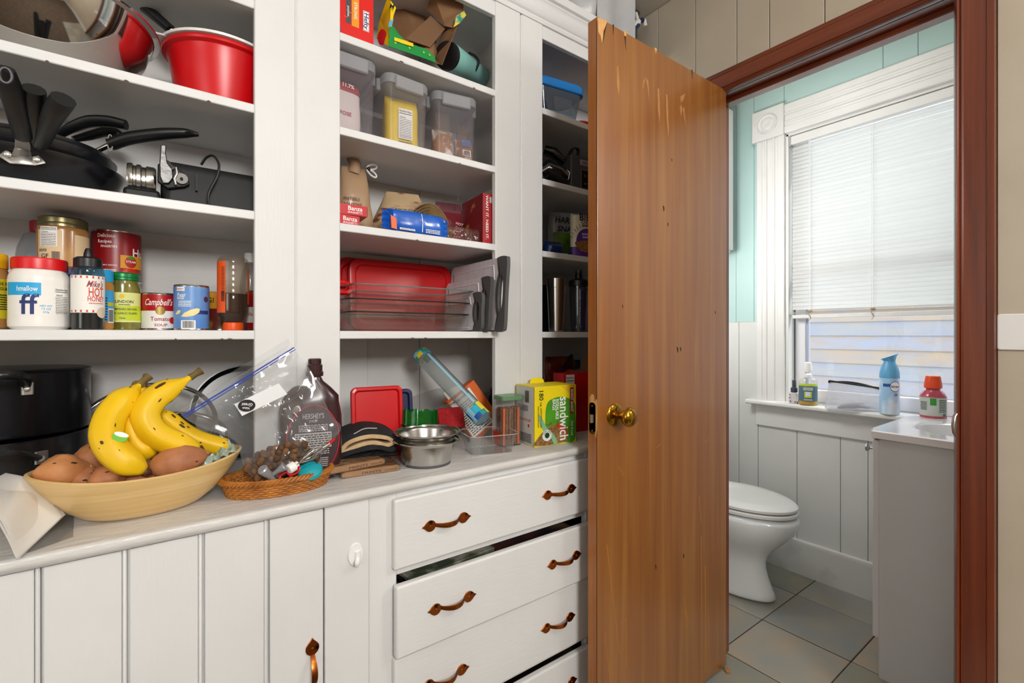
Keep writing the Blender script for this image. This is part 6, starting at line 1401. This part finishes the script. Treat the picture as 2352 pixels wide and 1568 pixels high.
sheet('inside_floor', [(893, 107, 1.218), (865, 88, 1.34), (985, 128, 1.36), (1012, 152, 1.235)], cardboard)
sheet('flap', [(976, 24, 1.30), (990, -22, 1.25), (1055, -4, 1.23), (1061, 20, 1.24), (1045, 70, 1.26), (1018, 62, 1.28)], cardboard)
sheet('flap', [(1013, 152, 1.225), (1042, 75, 1.25), (1060, 22, 1.26), (1020, 58, 1.31), (990, 130, 1.32)], cardboard)
sheet('flap', [(930, 90, 1.27), (985, 38, 1.30), (1020, 66, 1.29), (985, 110, 1.26)], mat('darker cardboard', '76563a', .85))
sheet('torn_edge', [(1038, 66, 1.245), (1044, 40, 1.236), (1062, 28, 1.234), (1067, 38, 1.236), (1054, 55, 1.24)], mat('yellow teal edge', 'd9c22a', .5, c2='1f8a78', scale=50, contrast=(.45, .55)))
lettering(c, BLACK, tg('M', .018), loc=q3(900, 16, 1.222), rot=(0, R(15), R(-40)))
# teal tumbler on its side, small glass lid, striped cloth
c = thing('travel_tumbler', 'teal tumbler with black lid lying behind the torn carton', 'tumbler', PY(1075, 155, 1.31))
aa, bb_ = PY(1030, 130, 1.27)-c.location, PY(1120, 185, 1.40)-c.location
tealm = mat('teal enamel', '8ac4bc', .35)
obj('body', tube([aa, aa.lerp(bb_, .05), aa.lerp(bb_, .5), aa.lerp(bb_, .98), bb_], [.040, .041, .035, .029, .027], 32), tealm, c)
obj('lid', tube([aa+(aa-bb_).normalized()*.014, aa+(aa-bb_).normalized()*.001], [.039, .041], 32), blackplastic, c)
obj('strap', tube(spl([aa.lerp(bb_, .5)+Vector((0, -.036, -.02)), aa.lerp(bb_, .5)+Vector((.006, -.046, .005)), aa.lerp(bb_, .5)+Vector((.0, -.034, .028)), aa.lerp(bb_, .48)+Vector((-.012, -.02, .04))], 6), .004, 8), blackplastic, c)
c = thing('glass_cup', 'small clear glass cup on a red and white striped cloth', 'cup', (X(1118, 1.265), 1.268, ZT+.007))
obj('cup', cup([.02, .026, .03], [0, .006, .022], .0015, 32), glass, c)
c = thing('striped_cloth', 'folded cloth with red and white edge on the top shelf', 'cloth', (X(1105, 1.25), 1.25, ZT), R(-3))
for k in range(10): obj('stripe', box(-.06+.012*k, -.038, 0, -.048+.012*k, .04, .006), mat('red stripe cloth', 'b3141c', .8) if k % 2 else mat('white cloth', 'dcdad6', .8), c)
# ================================================================== right bay
y0 = 1.235
x0 = X(1243, y0); x1 = X(1345, y0)
c = thing('blue_lid_tub', 'clear food tub with bright blue lid on the top shelf of the right bay', 'container', ((x0+x1)/2, y0+.07, ZT), R(-8))
w = x1-x0; hb = Zp(1270, 176, y0)-ZT
bt = clear('blue tinted clear tub', 'cfe0ee', .18, '9fb4c8', .08, 1.5)
obj('tub', tray(w*.72, .11, w*.92, .14, hb*.82, .03, .0016), bt, c)
obj('lid', loft([rr(w*.95, .145, .035, 6, hb*.78), rr(w, .15, .036, 6, hb*.80), rr(w, .15, .036, 6, hb*.94), rr(w*.94, .142, .034, 6, hb)]), mat('bright blue plastic lid', '1377c4', .35), c)
obj('embossed_panel', rr and rect(w*.36, hb*.42, w*.08, hb*.40, -.064), clear('rippled panel', 'dfe6ea', .35, 'c4ccd2', .1, 1.6), c, rot=(R(-8), 0, 0), solid=.001)
c = thing('red_lid_tub', 'clear tub with red trim beside the blue-lidded tub, mostly behind the door', 'container', (x1+.075, 1.33, ZT), R(-8))
obj('tub', tray(.09, .1, .11, .12, .05, .03, .0016), clearp, c)
obj('lid', loft([rr(.115, .125, .03, 5, .05), rr(.118, .128, .03, 5, .052), rr(.118, .128, .03, 5, .058)]), redlid, c)
# black cordless tool and grey radio
c = thing('hand_mixer', 'glossy black hand blender parts lying on the third shelf', 'appliance', PY(1275, 405, 1.26))
gbk = mat('gloss black appliance', '08080a', .12, coat=.5)
def r3(u, v, yy): return PY(u, v, yy)-c.location
obj('body', tube([r3(1240, 405, 1.30), r3(1262, 390, 1.28), r3(1288, 402, 1.25), r3(1300, 412, 1.24)], [.05, .048, .038, .022], 20, flat=.75), gbk, c)
obj('shell', tube([r3(1250, 345, 1.32), r3(1272, 352, 1.30), r3(1295, 372, 1.28)], [.022, .026, .018], 14, flat=.8), gbk, c)
obj('strap', tube(spl([r3(1300, 388, 1.27), r3(1308, 355, 1.29), r3(1318, 340, 1.30), r3(1328, 345, 1.31), r3(1326, 362, 1.31)], 5), .008, 8, flat=.4), mat('dark grey strap', '2a2b30', .5), c)
obj('buckle', tube([r3(1302, 390, 1.24), r3(1308, 398, 1.235), r3(1305, 412, 1.23)], .003, 8), chrome, c)
x0 = X(1306, 1.25)
c = thing('clock_radio', 'grey radio with a dark button panel on the third shelf', 'radio', (x0+.075, 1.27, Z1), R(-6))
hb = Zp(1325, 365, 1.26)-Z1
obj('case', rbox(.15, .09, hb, .008, .004), mat('dark grey radio case', '3c3c40', .45), c)
obj('panel', rbox(.085, .004, hb*.5, .003, .001), mat('black radio panel', '0c0c0e', .25), c, (.012, -.0455, hb*.12))
obj('panel_trim', ring([(.012+.0425*sx, -.0472, hb*(.12+.5*sz)) for sx, sz in ((-1, 0), (1, 0), (1, 1), (-1, 1))], .0012, 6), mat('gold trim', 'a89a6a', .35, .7), c)
for k in range(3):
    obj('button', rbox(.013, .003, .006, .002, .0005), mat('grey button', '3a3a3e', .4), c, (-.012+.022*k, -.0485, hb*.22))
    obj('dial', lathe([(.006, 0), (.0055, .003), (0, .003)], 14).rot(pi/2, 'X'), mat('grey button', '3a3a3e', .4), c, (-.012+.022*k, -.047, hb*.46))
obj('top_label', rect(.07, .02, .0, hb*.82, -.0462), mat('grey label', '8a8580', .5), c, smooth=False)
lettering(c, BLACK, fine(.05, .012, 2, 0, hb*.82, -.0466))
# snack bags
y0 = 1.33
xm = (X(1248, y0)+X(1352, y0))/2
c = thing('harvest_snack_bag', 'grey and green crisps bag behind the chickpea snacks', 'bag', (xm, y0, Z2), R(-14))
hb = Zp(1300, 486, y0)-Z2
obj('bag', pillow(.155, .05, hb, .08, .08, .005, 4), mat('grey snack film', '9aa0a6', .35, coat=.3), c)
obj('green_print', pillow(.153, .052, hb*.58, .08, .02, .005, 4), mat('green snack print', '3a5a1c', .4, c2='6a8a2c', scale=20), c)
lettering(c, BLACK, tg('HARVEST', .032, -.004, hb*.78, -.032, shear=.2, wid=.125), tg('SNAPS', .030, -.012, hb*.61, -.032, shear=.2, wid=.09))
lettering(c, WHITEINK, tg('SALTED', .013, .025, hb*.14, -.031))
y0 = 1.255
xm = X(1345, y0)
c = thing('chickpea_snack_bag', 'cream and purple chickpea snack bag at the front', 'bag', (xm, y0, Z2), R(-16))
hb = Zp(1335, 491, y0)-Z2
cream = mat('cream snack film', 'dcd3b4', .4, coat=.2)
obj('bag', pillow(.125, .045, hb, .08, .06, .004, 6), cream, c)
purp = mat('purple print', '5a2c86', .45)
obj('purple_band', pillow(.1262, .046, hb*.28, .08, .02, .004, 6), purp, c)
fy = -.0275
obj('purple_dome', shape([(.042*cos(a)-.012, hb*.36+.05*sin(a)) for a in [pi*i/20 for i in range(21)]], fy), purp, c, smooth=False, solid=.0006)
obj('chickpea_picture', shape(spl2([(-.054, hb*.36), (.03, hb*.40), (.028, hb*.26), (.01, hb*.16), (-.03, hb*.15), (-.05, hb*.24)]), fy-.0008), mat('chickpea picture', '7a4a22', .6, c2='9c6a34', scale=120), c, smooth=False, solid=.0006)
lettering(c, mat('dark purple ink', '2a1830', .5), tg('BIENA', .033, .006, hb*.885, fy, wid=.095), tg('CHICKPEA', .016, .004, hb*.785, fy, wid=.075), tg('SNACKS', .0135, -.002, hb*.715, fy, wid=.058), *[rect(.0015, .014, 0, .064, 0).rot(-R(-75+k*12.5), 'Y').mv(-.012, fy-.0004, hb*.36) for k in range(13)])
lettering(c, WHITEINK, tg("ROCKIN'", .0105, -.012, hb*.53, fy-.001, wid=.036), tg('RANCH', .0105, -.012, hb*.465, fy-.001, wid=.032))
obj('burst', shape([(.045+(.012 if k % 2 else .008)*cos(2*pi*k/16), hb*.63+(.012 if k % 2 else .008)*sin(2*pi*k/16)) for k in range(16)], fy-.001), mat('yellow burst', 'e3b914', .5), c, smooth=False, solid=.0005)
c = thing('blue_packet', 'crumpled dark blue packet in front of the crisps bag', 'packet', (X(1272, 1.25), 1.255, Z2), R(-8))
obj('packet', pillow(.085, .045, .05, .15, .4, .010, 17, topw=.8), mat('dark blue foil', '0d2a62', .28, coat=.4), c)
obj('seal', tube([(-.045, -.024, .008), (0, -.026, .004), (.045, -.024, .008)], .0016, 6), mat('light blue edge', '6a9ac8', .4), c)
# steel tumbler, shaker bottle, purple bottle
y0 = 1.255; xm = X(1278, y0); rt = .034; hb = Zp(1280, 641, y0)-Z3
c = thing('steel_tumbler', 'tall brushed steel tumbler on the lowest right shelf', 'tumbler', (xm, y0, Z3))
obj('body', cup([rt*.74, rt*.78, rt*.9, rt*.98, rt*.99, rt*1.0, rt*1.01], [0, .004, hb*.5, hb*.82, hb*.83, hb*.84, hb], .0015, 48), steel, c)
obj('inner_lid', lathe([(0, hb*.975), (rt*.95, hb*.975), (rt*.95, hb*.985), (0, hb*.985)], 32), blackplastic, c)
y0 = 1.245; xm = X(1329, y0); rt = .0335; hb = Zp(1329, 620, y0)-Z3
c = thing('shaker_bottle', 'clear shaker bottle with black flip cap and markings', 'bottle', (xm, y0, Z3))
obj('body', cup([rt*.8, rt*.84, rt*.95, rt], [0, .004, hb*.4, hb*.74], .0018, 40), clear('smoky clear bottle', 'c9ced4', .12, '7a8088', .06, 1.5), c)
obj('collar', lathe([(rt*1.02, hb*.735), (rt*1.06, hb*.74), (rt*1.08, hb*.76), (rt*1.06, hb*.82), (rt*.8, hb*.845), (rt*.42, hb*.86), (rt*.36, hb*.95), (rt*.34, hb*.96), (0, hb*.96)], 36), blackplastic, c)
obj('spout_cap', lathe([(rt*.36, hb*.955), (rt*.38, hb*.96), (rt*.36, hb), (0, hb)], 20), mat('grey button', '3a3a3e', .4), c)
lettering(c, mat('grey markings', '40444a', .5), *[rect(.006, .0012, .006, .02+.012*k, 0).warp(lambda p: (rt*.96*sin(p.x/rt+face(xm, y0)), -rt*.96*cos(p.x/rt+face(xm, y0)), p.z)) for k in range(9)])
obj('whisk_ball', ring(circ(.012, 20), .0012, 5).rot(pi/2, 'X').mv(0, 0, .016)+ring(circ(.012, 20), .0012, 5).mv(0, 0, .016)+ring(circ(.012, 20), .0012, 5).rot(pi/2, 'Y').mv(0, 0, .016), steel, c)
y0 = 1.34; xm = X(1352, y0)
c = thing('purple_bottle', 'purple drinking bottle behind the shaker bottle', 'bottle', (xm, y0, Z3))
hb = Zp(1350, 650, y0)-Z3
obj('body', lathe([(0, 0), (.034, 0), (.036, .004), (.036, hb*.8), (.02, hb*.88), (.018, hb*.9), (0, hb*.9)], 32), mat('purple plastic', '6a1c7a', .3), c)
obj('cap', lathe([(.02, hb*.88), (.021, hb*.9), (.021, hb), (0, hb)], 24), mat('lime cap', '7fb020', .4), c)
c = thing('dark_tumbler', 'dark tumbler at the far left of the right bay, behind the steel one', 'tumbler', (X(1262, 1.36), 1.36, Z3))
obj('body', lathe([(0, 0), (.03, 0), (.032, .004), (.036, hb*.8), (.034, hb*.84), (0, hb*.84)], 32), mat('dark teal metal', '16282c', .3, .5), c)
obj('lid', lathe([(.035, hb*.83), (.036, hb*.84), (.034, hb*.9), (0, hb*.9)], 32), blackplastic, c)

# ================================================================== on top of the cabinet
ZQ = 2.28
c = thing('white_bin_bag', 'bulging white plastic bag on top of the cabinet', 'plastic bag', (X(1350, 1.27), 1.27, ZQ), R(-10))
pb_ = mat('white bag film', 'c9c9c9', .35, c2='bdbec0', scale=9, trans=.15)
obj('film', pillow(.26, .14, .2, .12, .5, .03, 3, 2.4, 40, 26, sc=9), pb_, c)
obj('loose_film', grid(lambda a, b: (-.02+.17*a, -.085-.012*sin(a*7), -.012+.2*b+.01*sin(a*9+b*3)), 20, 10), pb_, c, solid=.0006)
c = thing('white_bundle', 'white wrapped bundle at the cabinet top\'s edge', 'bundle', (X(1255, 1.25)-.03, 1.255, ZQ), R(-5))
obj('bundle', pillow(.22, .11, .12, .3, .4, .012, 8, 2.4), mat('white wrapped cloth', 'd2d0ce', .6), c)
c = thing('clear_storage_bin', 'clear grey plastic bin on the cabinet top by the wall', 'bin', (1.46, 1.33, ZQ), R(0))
obj('bin', tray(.19, .17, .21, .19, .2, .015, .003, .006), clear('smoky bin plastic', 'b0b2b2', .2, '7c7e7c', .08, 1.3), c)
c = thing('spray_nozzle', 'white spray mop nozzle with blue button poking over the door', 'nozzle', PY(1455, 60, 1.215))
w3 = lambda u, v, yy=1.215: PY(u, v, yy)-c.location
obj('tube', tube([w3(1448, 72), w3(1466, 50)], .012, 14), whiteplastic, c)
obj('window', tube([w3(1450, 76, 1.208), w3(1466, 58, 1.206)], .008, 10), mat('dark blue window', '24365a', .3), c)
obj('button', lathe([(.0095, 0), (.0095, .006), (.007, .008), (0, .008)], 20).rot(pi/2, 'X'), mat('dark blue button', '141c48', .35), c, w3(1474, 48, 1.208), (0, 0, R(-35)))
obj('fin', prism([(-.012, -.004), (.008, -.006), (.012, .02), (.002, .018)], -.003, .003), whiteplastic, c, w3(1482, 56), (0, R(-30), 0), bevel=.001)
obj('fin', prism([(-.006, 0), (.008, 0), (.004, .024), (-.004, .026)], -.003, .003), whiteplastic, c, w3(1464, 44), (0, R(-15), 0), bevel=.001)
obj('fin', prism([(-.005, 0), (.007, 0), (.004, .02), (-.003, .02)], -.003, .003), whiteplastic, c, w3(1450, 58), (0, R(5), 0), bevel=.001)
obj('wand', tube([w3(1450, 70), Vector((1.33, 1.29, ZQ+.012))-c.location], .008, 10), mat('grey wand', '6a6c70', .4), c)

# ================================================================== bathroom
porc = mat('white porcelain', 'dcdfe0', .12, coat=.4)
TX = 2.165
to = thing('toilet', 'white elongated toilet with closed lid under the window', 'toilet', (TX, 1.0, 0))
def egg(lx, yf, yb, z, n=48, p=1.0):
    """plan outline: half width lx, front y, back y (front is -y)"""
    out = []; cy = yf+(yb-yf)*.56
    for i in range(n):
        a = 2*pi*i/n; c_, s_ = cos(a), sin(a)
        yy = cy+(yb-cy)*s_ if s_ > 0 else cy+(cy-yf)*s_
        k = 1 if s_ < 0 else (1-.12*s_)
        out.append((lx*c_*k, yy, z))
    return out
o_ = -1.0
F = .885
obj('pedestal', loft([egg(.105, .985+o_, 1.50+o_, 0), egg(.112, .975+o_, 1.50+o_, .012), egg(.104, 1.0+o_, 1.49+o_, .06), egg(.098, 1.03+o_, 1.47+o_, .14), egg(.11, 1.02+o_, 1.45+o_, .2), egg(.15, .955+o_, 1.42+o_, .26), egg(.178, .905+o_, 1.41+o_, .315), egg(.188, F+.002+o_, 1.41+o_, .355), egg(.186, F+.004+o_, 1.41+o_, .385), egg(.178, F+.012+o_, 1.405+o_, .396)]), porc, to, sub=1, ang=80)
obj('seat', loft([egg(.172, .90+o_, 1.37+o_, .398), egg(.178, .893+o_, 1.372+o_, .402), egg(.178, .893+o_, 1.372+o_, .412), egg(.174, .898+o_, 1.37+o_, .417)]), mat('white toilet seat', 'd9d9d7', .25), to)
obj('lid', loft([egg(.170, .903+o_, 1.37+o_, .420), egg(.176, .896+o_, 1.372+o_, .424), egg(.176, .896+o_, 1.372+o_, .434), egg(.166, .908+o_, 1.365+o_, .443), egg(.12, .96+o_, 1.34+o_, .448)]), mat('white toilet seat', 'd9d9d7', .25), to)
obj('tank', rbox(.42, .18, .36, .03, .01).mv(0, 1.505+o_, .40), porc, to)
obj('tank_lid', rbox(.44, .2, .035, .03, .01).mv(0, 1.505+o_, .76), porc, to)
obj('flush_lever', tube([(-.15, 1.41+o_, .70), (-.15, 1.395+o_, .70), (-.09, 1.39+o_, .69)], .006, 8), chrome, to)
# cabinet over the toilet
wcab = thing('wall_cabinet', 'white wall cabinet whose edge shows beside the open door', 'cabinet', (2.16, 1.47, 1.62))
obj('body', box(-.30, -.12, 0, .31, .148, .765), bathwhite, wcab, bevel=.003)
obj('door', box(-.29, -.14, .01, .005, -.12, .755), bathwhite, wcab, bevel=.003); obj('door', box(.01, -.14, .01, .30, -.12, .755), bathwhite, wcab, bevel=.003)
# vanity
VX0, VX1, VY0, VY1, VZ = 1.985, 2.47, .06, .575, .85
va = thing('vanity_cabinet', 'grey-white bathroom vanity cabinet at the right of the doorway', 'vanity', (VX0, VY0, 0))
vpm = mat('pale grey laminate', 'cdd0d4', .45, c2='c8cbcf', scale=3)
def V(g): return g.mv(-VX0, -VY0, 0)
obj('side_panel', V(box(VX0, VY0, .0, VX0+.016, VY1-.018, VZ-.03)), vpm, va, bevel=.001)
obj('side_panel', V(box(VX1-.016, VY0, 0, VX1, VY1-.018, VZ-.03)), vpm, va)
obj('toe_kick', V(box(VX0+.003, VY1-.03, 0, VX1, VY1-.016, .135)), vpm, va)
dpan = obj('door', V(box(VX0+.002, VY1-.018, .135, VX0+.24, VY1+.002, VZ-.034)), mat('pale grey door edge', 'd2d2d6', .4), va, bevel=.003)
obj('knob', lathe([(.0035, 0), (.0035, .018), (.011, .021), (.0135, .025), (.0125, .029), (0, .031)], 24).rot(-pi/2, 'X'), alu, dpan, (.04, VY1-VY0+.002, .778))
obj('door', V(box(VX0+.243, VY1-.018, .135, VX1-.002, VY1+.002, VZ-.034)), mat('pale grey door edge', 'd2d2d6', .4), va, bevel=.003)
vt = thing('washbasin', 'glossy white sink slab with an integral oval basin', 'sink', (VX0, VY0, VZ))
mar = mat('glossy cultured marble', 'e2e0e2', .1, coat=.5)
bcx, bcy, bax, bay = .235, .25, .16, .2
nb = 48; rg = []
def outl(w, d_, z, e=0):
    out = []
    for i in range(nb):
        a = 2*pi*i/nb; c_, s_ = cos(a), sin(a); k = min(((VX1-VX0+.02)/2-e)/abs(c_) if abs(c_) > 1e-6 else 9, ((VY1-VY0+.02)/2-e)/abs(s_) if abs(s_) > 1e-6 else 9)
        out.append(((VX1-VX0)/2+k*c_, (VY1-VY0+.012)/2+k*s_, z))
    return out
def bas(k, z): return [(bcx+bax*k*cos(2*pi*i/nb), bcy+bay*k*sin(2*pi*i/nb), z) for i in range(nb)]
obj('top', loft([outl(0, 0, -.03, .008), outl(0, 0, -.026, 0), outl(0, 0, -.004, 0), outl(0, 0, 0, .004), bas(1.08, 0), bas(1.0, -.004), bas(.93, -.03), bas(.8, -.08), bas(.5, -.11), bas(.12, -.115)], False, True), mar, vt, sub=0)
obj('faucet', tube(spl([(.235, .04, 0), (.235, .04, .07), (.235, .07, .11), (.235, .13, .1)], 5), .011, 12), chrome, vt)
# things on the sill
SZ = .842
def sill(u, yoff=0): return u
def onsill(u, xx=2.50): dx, dy = D(u); return Vector((xx, xx*dy/dx, SZ))
p_ = onsill(1824, 2.505); hb = Zp(1824, 872, 0) if 0 else None
def ht(u, v, p): dx, dy = D(u); t = p.x/dx; return EYE+(HZ-v)/FPX*t-p.z
h = ht(1824, 873, p_)
c = thing('spray_bottle', 'tiny clear floral spray bottle with dark cap on the sill', 'bottle', p_, face(p_.x, p_.y))
obj('body', rbox(.045, .03, h*.48, .007, .003), mat('floral speckled bottle', 'd9d4d6', .2, c2='6a2c3a', scale=90, contrast=(.55, .62), coat=.5), c)
obj('label', rect(.018, h*.26, .0, h*.24, -.0155), mat('pale grey label', 'cfd6da', .5), c, smooth=False)
obj('collar', lathe([(.014, h*.48), (.015, h*.5), (.015, h*.66), (.0135, h*.68), (.009, h*.69), (.009, h), (.007, h*1.0), (0, h)], 24), mat('dark slate plastic', '3a3f4a', .4), c)
obj('overcap', lathe([(.0125, h*.68), (.0125, h*1.03), (0, h*1.04)], 20), clearp, c)
p_ = onsill(1856, 2.50); h = ht(1856, 831, p_)
c = thing('soap_pump', 'clear soap bottle with yellow soap, blue-grey label and white pump', 'soap bottle', p_, face(p_.x, p_.y))
ry = h*.64
def ovl(w, d_, z): return [(w*cos(2*pi*i/36), d_*sin(2*pi*i/36), z) for i in range(36)]
obj('body', loft([ovl(.036, .024, 0), ovl(.039, .027, .004), ovl(.039, .027, ry*.82), ovl(.033, .024, ry*.93), ovl(.014, .014, ry)]), clear('clear soap bottle', 'f2f2ec', .08, 'dcdcd0', .06, 1.4), c)
obj('soap', loft([ovl(.035, .023, .002), ovl(.0375, .0255, .005), ovl(.0375, .0255, ry*.72)]), mat('yellow liquid soap', 'd9b23c', .15, trans=.3), c)
lbp = lambda a0, a1, z0, z1, e: loft([[((.039+e)*sin(R(a0+(a1-a0)*i/14)), -(.027+e)*cos(R(a0+(a1-a0)*i/14)), z) for i in range(15)] for z in (z0, z1)], False, False, False)
obj('label', lbp(-78, 78, ry*.16, ry*.74, .0005), mat('slate blue label', '4f6a7a', .5), c)
obj('label_band', lbp(-78, 78, ry*.7, ry*.78, .0008), mat('lime band', 'b5cf2a', .5), c)
obj('label_square', lbp(-22, 22, ry*.28, ry*.50, .001), mat('lime band', 'b5cf2a', .5), c); obj('label_square_core', lbp(-14, 14, ry*.33, ry*.49, .0014), mat('pale grey label', 'cfd6da', .5), c)
lettering(c, WHITEINK, fine(.04, ry*.12, 4, 0, ry*.60, -.0290), fine(.034, ry*.05, 2, 0, ry*.21, -.0290))
obj('pump_collar', lathe([(.015, ry), (.016, ry+.002), (.016, ry+.014), (.006, ry+.02), (.006, ry+.028), (0, ry+.028)], 24), whiteplastic, c)
obj('pump_head', loft([ovl(.014, .012, ry+.026), ovl(.018, .014, ry+.034), ovl(.015, .013, h-.004), ovl(.009, .008, h)]), whiteplastic, c)
# mesh pouch
pp = onsill(1962, 2.50)
c = thing('mesh_pouch', 'white mesh pouch with black zip lying on the sill', 'pouch', pp, face(pp.x, pp.y)+R(6))
hp_ = ht(1930, 874, pp); wl = abs(onsill(1908, 2.5).y-onsill(2020, 2.5).y)/cos(R(35))*.98
meshm = clear('white mesh fabric', 'eeeef0', .85, 'd6d5da', .4, .5, bump=.4, bscale=80)
rgs = []
for i in range(13):
    t = i/12; dd = .035*(1-t)**.7+.006; ww = wl/2*(1-.10*t)
    rgs.append([(ww*cos(2*pi*j/40)+.006*t, dd*sin(2*pi*j/40), hp_*t*(1-.14*t*(cos(2*pi*j/40)+1)/2*1.4)+.0) for j in range(40)])
obj('body', loft(rgs, True, False), meshm, c)
top = rgs[-1]
obj('zip', ring([(a, b*1.6, z+.006*(1-(a/.06)**2 if b > 0 else 0)) for a, b, z in top], .0042, 6), mat('black zip tape', '1a1a1c', .6), c)
obj('zip_pull', tube(spl([(wl*.45, -.006, hp_*.82), (wl*.5, -.012, hp_*.72), (wl*.5, -.012, hp_*.55)], 5), .0014, 6)+tube([(wl*.5, -.012, hp_*.52), (wl*.5, -.012, hp_*.38)], [.003, .0045], 8), mat('black zip tape', '1a1a1c', .6), c)
for k, (cc_, xx, zz, rt_) in enumerate((('b9a6b4', -.02, .022, .35), ('8a8c92', .02, .016, -.2), ('d6d6da', .0, .03, .2), ('6a6a70', -.03, .012, -.1))):
    obj('contents', tube([(xx-.03, 0, zz-.006), (xx, .004, zz), (xx+.035, 0, zz+.012*rt_)], [.006, .007, .005], 10), mat('pouch item %s' % 'abcd'[k], cc_, .4), c)
p_ = onsill(1885, 2.52)
one('razor', tube(spl([(-.022, 0, .004), (0, .002, .007), (.028, .0, .005)], 5), [.004]*6+[.0055]*5, 10, flat=.6), alu, 'small silver metal tool between soap and pouch', 'razor', p_, (0, 0, R(-60)))
# air freshener can
p_ = onsill(2043, 2.495); h = ht(2043, 812, p_)
c = thing('air_freshener', 'pale blue air freshener spray can on the sill', 'spray can', p_, face(p_.x, p_.y))
rt = .0345
def afm():
    m = mat('air freshener print', '9cc4e4', .35, c2='d9e6f2', scale=14, stretch=(1, 1, .5), contrast=(.45, .6)); return m
obj('can', lathe([(0, 0), (rt-.003, 0), (rt, .004), (rt, h*.62), (0, h*.62)], 40), afm(), c)
bl_ = mat('sky blue plastic', '5aa0cc', .4)
obj('shroud', lathe([(rt, h*.6), (rt+.0008, h*.61), (rt*.98, h*.70), (rt*.8, h*.80), (rt*.62, h*.85), (rt*.58, h*.88), (rt*.7, h*.92), (rt*.86, h*.955), (rt*.86, h*.96), (0, h*.95)], 40).warp(lambda p: (p.x, p.y, p.z+(p.x*.42 if p.z > h*.9 else 0))), bl_, c)
obj('emblem', discw(rt+.0006, .0195, h*.085, .0205, h*.467), mat('deep blue print', '1f4f9a', .45), c); obj('emblem_core', discw(rt+.0010, .0175, h*.076, .0205, h*.467), WHITEINK, c)
obj('blue_bar', patch(rt+.0005, -38, 6, h*.46, h*.51, 10), mat('deep blue print', '1f4f9a', .45), c)
lettering(c, NAVY, tg('febreze', .016, .0205, h*.467, cyl=rt+.0014, shear=.2, wid=.032), tg('AIR', .010, .0235, h*.335, cyl=rt+.0009), fine(.012, .003, 1, .0235, h*.31, cyl=rt+.0009))
# mouthwash bottle
p_ = onsill(2143, 2.485); h = ht(2143, 863, p_)
c = thing('mouthwash_bottle', 'pink-red bottle with orange cap standing by the basin', 'bottle', p_, face(p_.x, p_.y))
rt = .0415
pkm = mat('pink liquid bottle', 'a83a4c', .25, coat=.4)
obj('body', lathe([(0, 0), (rt-.003, 0), (rt, .004), (rt, h*.50), (rt*.96, h*.56), (rt*.72, h*.66), (rt*.55, h*.69), (rt*.55, h*.73), (0, h*.73)], 40), pkm, c)
obj('label', patch(rt+.0005, -85, 85, h*.08, h*.53, 30), mat('grey green label', 'b9beb8', .5), c)
for zz in (h*.09, h*.52): obj('label_line', patch(rt+.0009, -85, 85, zz-.001, zz+.001, 30), REDINK, c)
obj('label_square', patch(rt+.0009, -12, 14, h*.34, h*.50, 8), mat('leaf green', '2f8a2c', .5), c)
lettering(c, mat('dark green ink', '143c1c', .5), fine(.026, h*.2, 6, -.032, h*.32, cyl=rt+.001), fine(.03, h*.3, 8, .034, h*.33, cyl=rt+.001), bars(.016, h*.06, .040, h*.13, cyl=rt+.001))
obj('cap', loft([[(rr__*cos(2*pi*i/36)*(1+.02*(i % 2)), rr__*sin(2*pi*i/36)*(1+.02*(i % 2)), z) for i in range(36)] for rr__, z in ((.0265, h*.72), (.028, h*.725), (.028, h*.80), (.0235, h*.97), (.022, h), )]), mat('orange red cap', 'd8430c', .4), c)
# small wooden plug on the floor by the door
pw = PZ(1671, 1543, 0)
one('wooden_plug', lathe([(0, 0), (.0085, 0), (.009, .001), (.009, .007), (.0075, .0085), (0, .0085)], 20), mat('tan wood plug', 'a8703a', .6), 'tiny tan wooden plug on the tiles at the door\'s foot', 'plug', (pw.x, pw.y, .001))
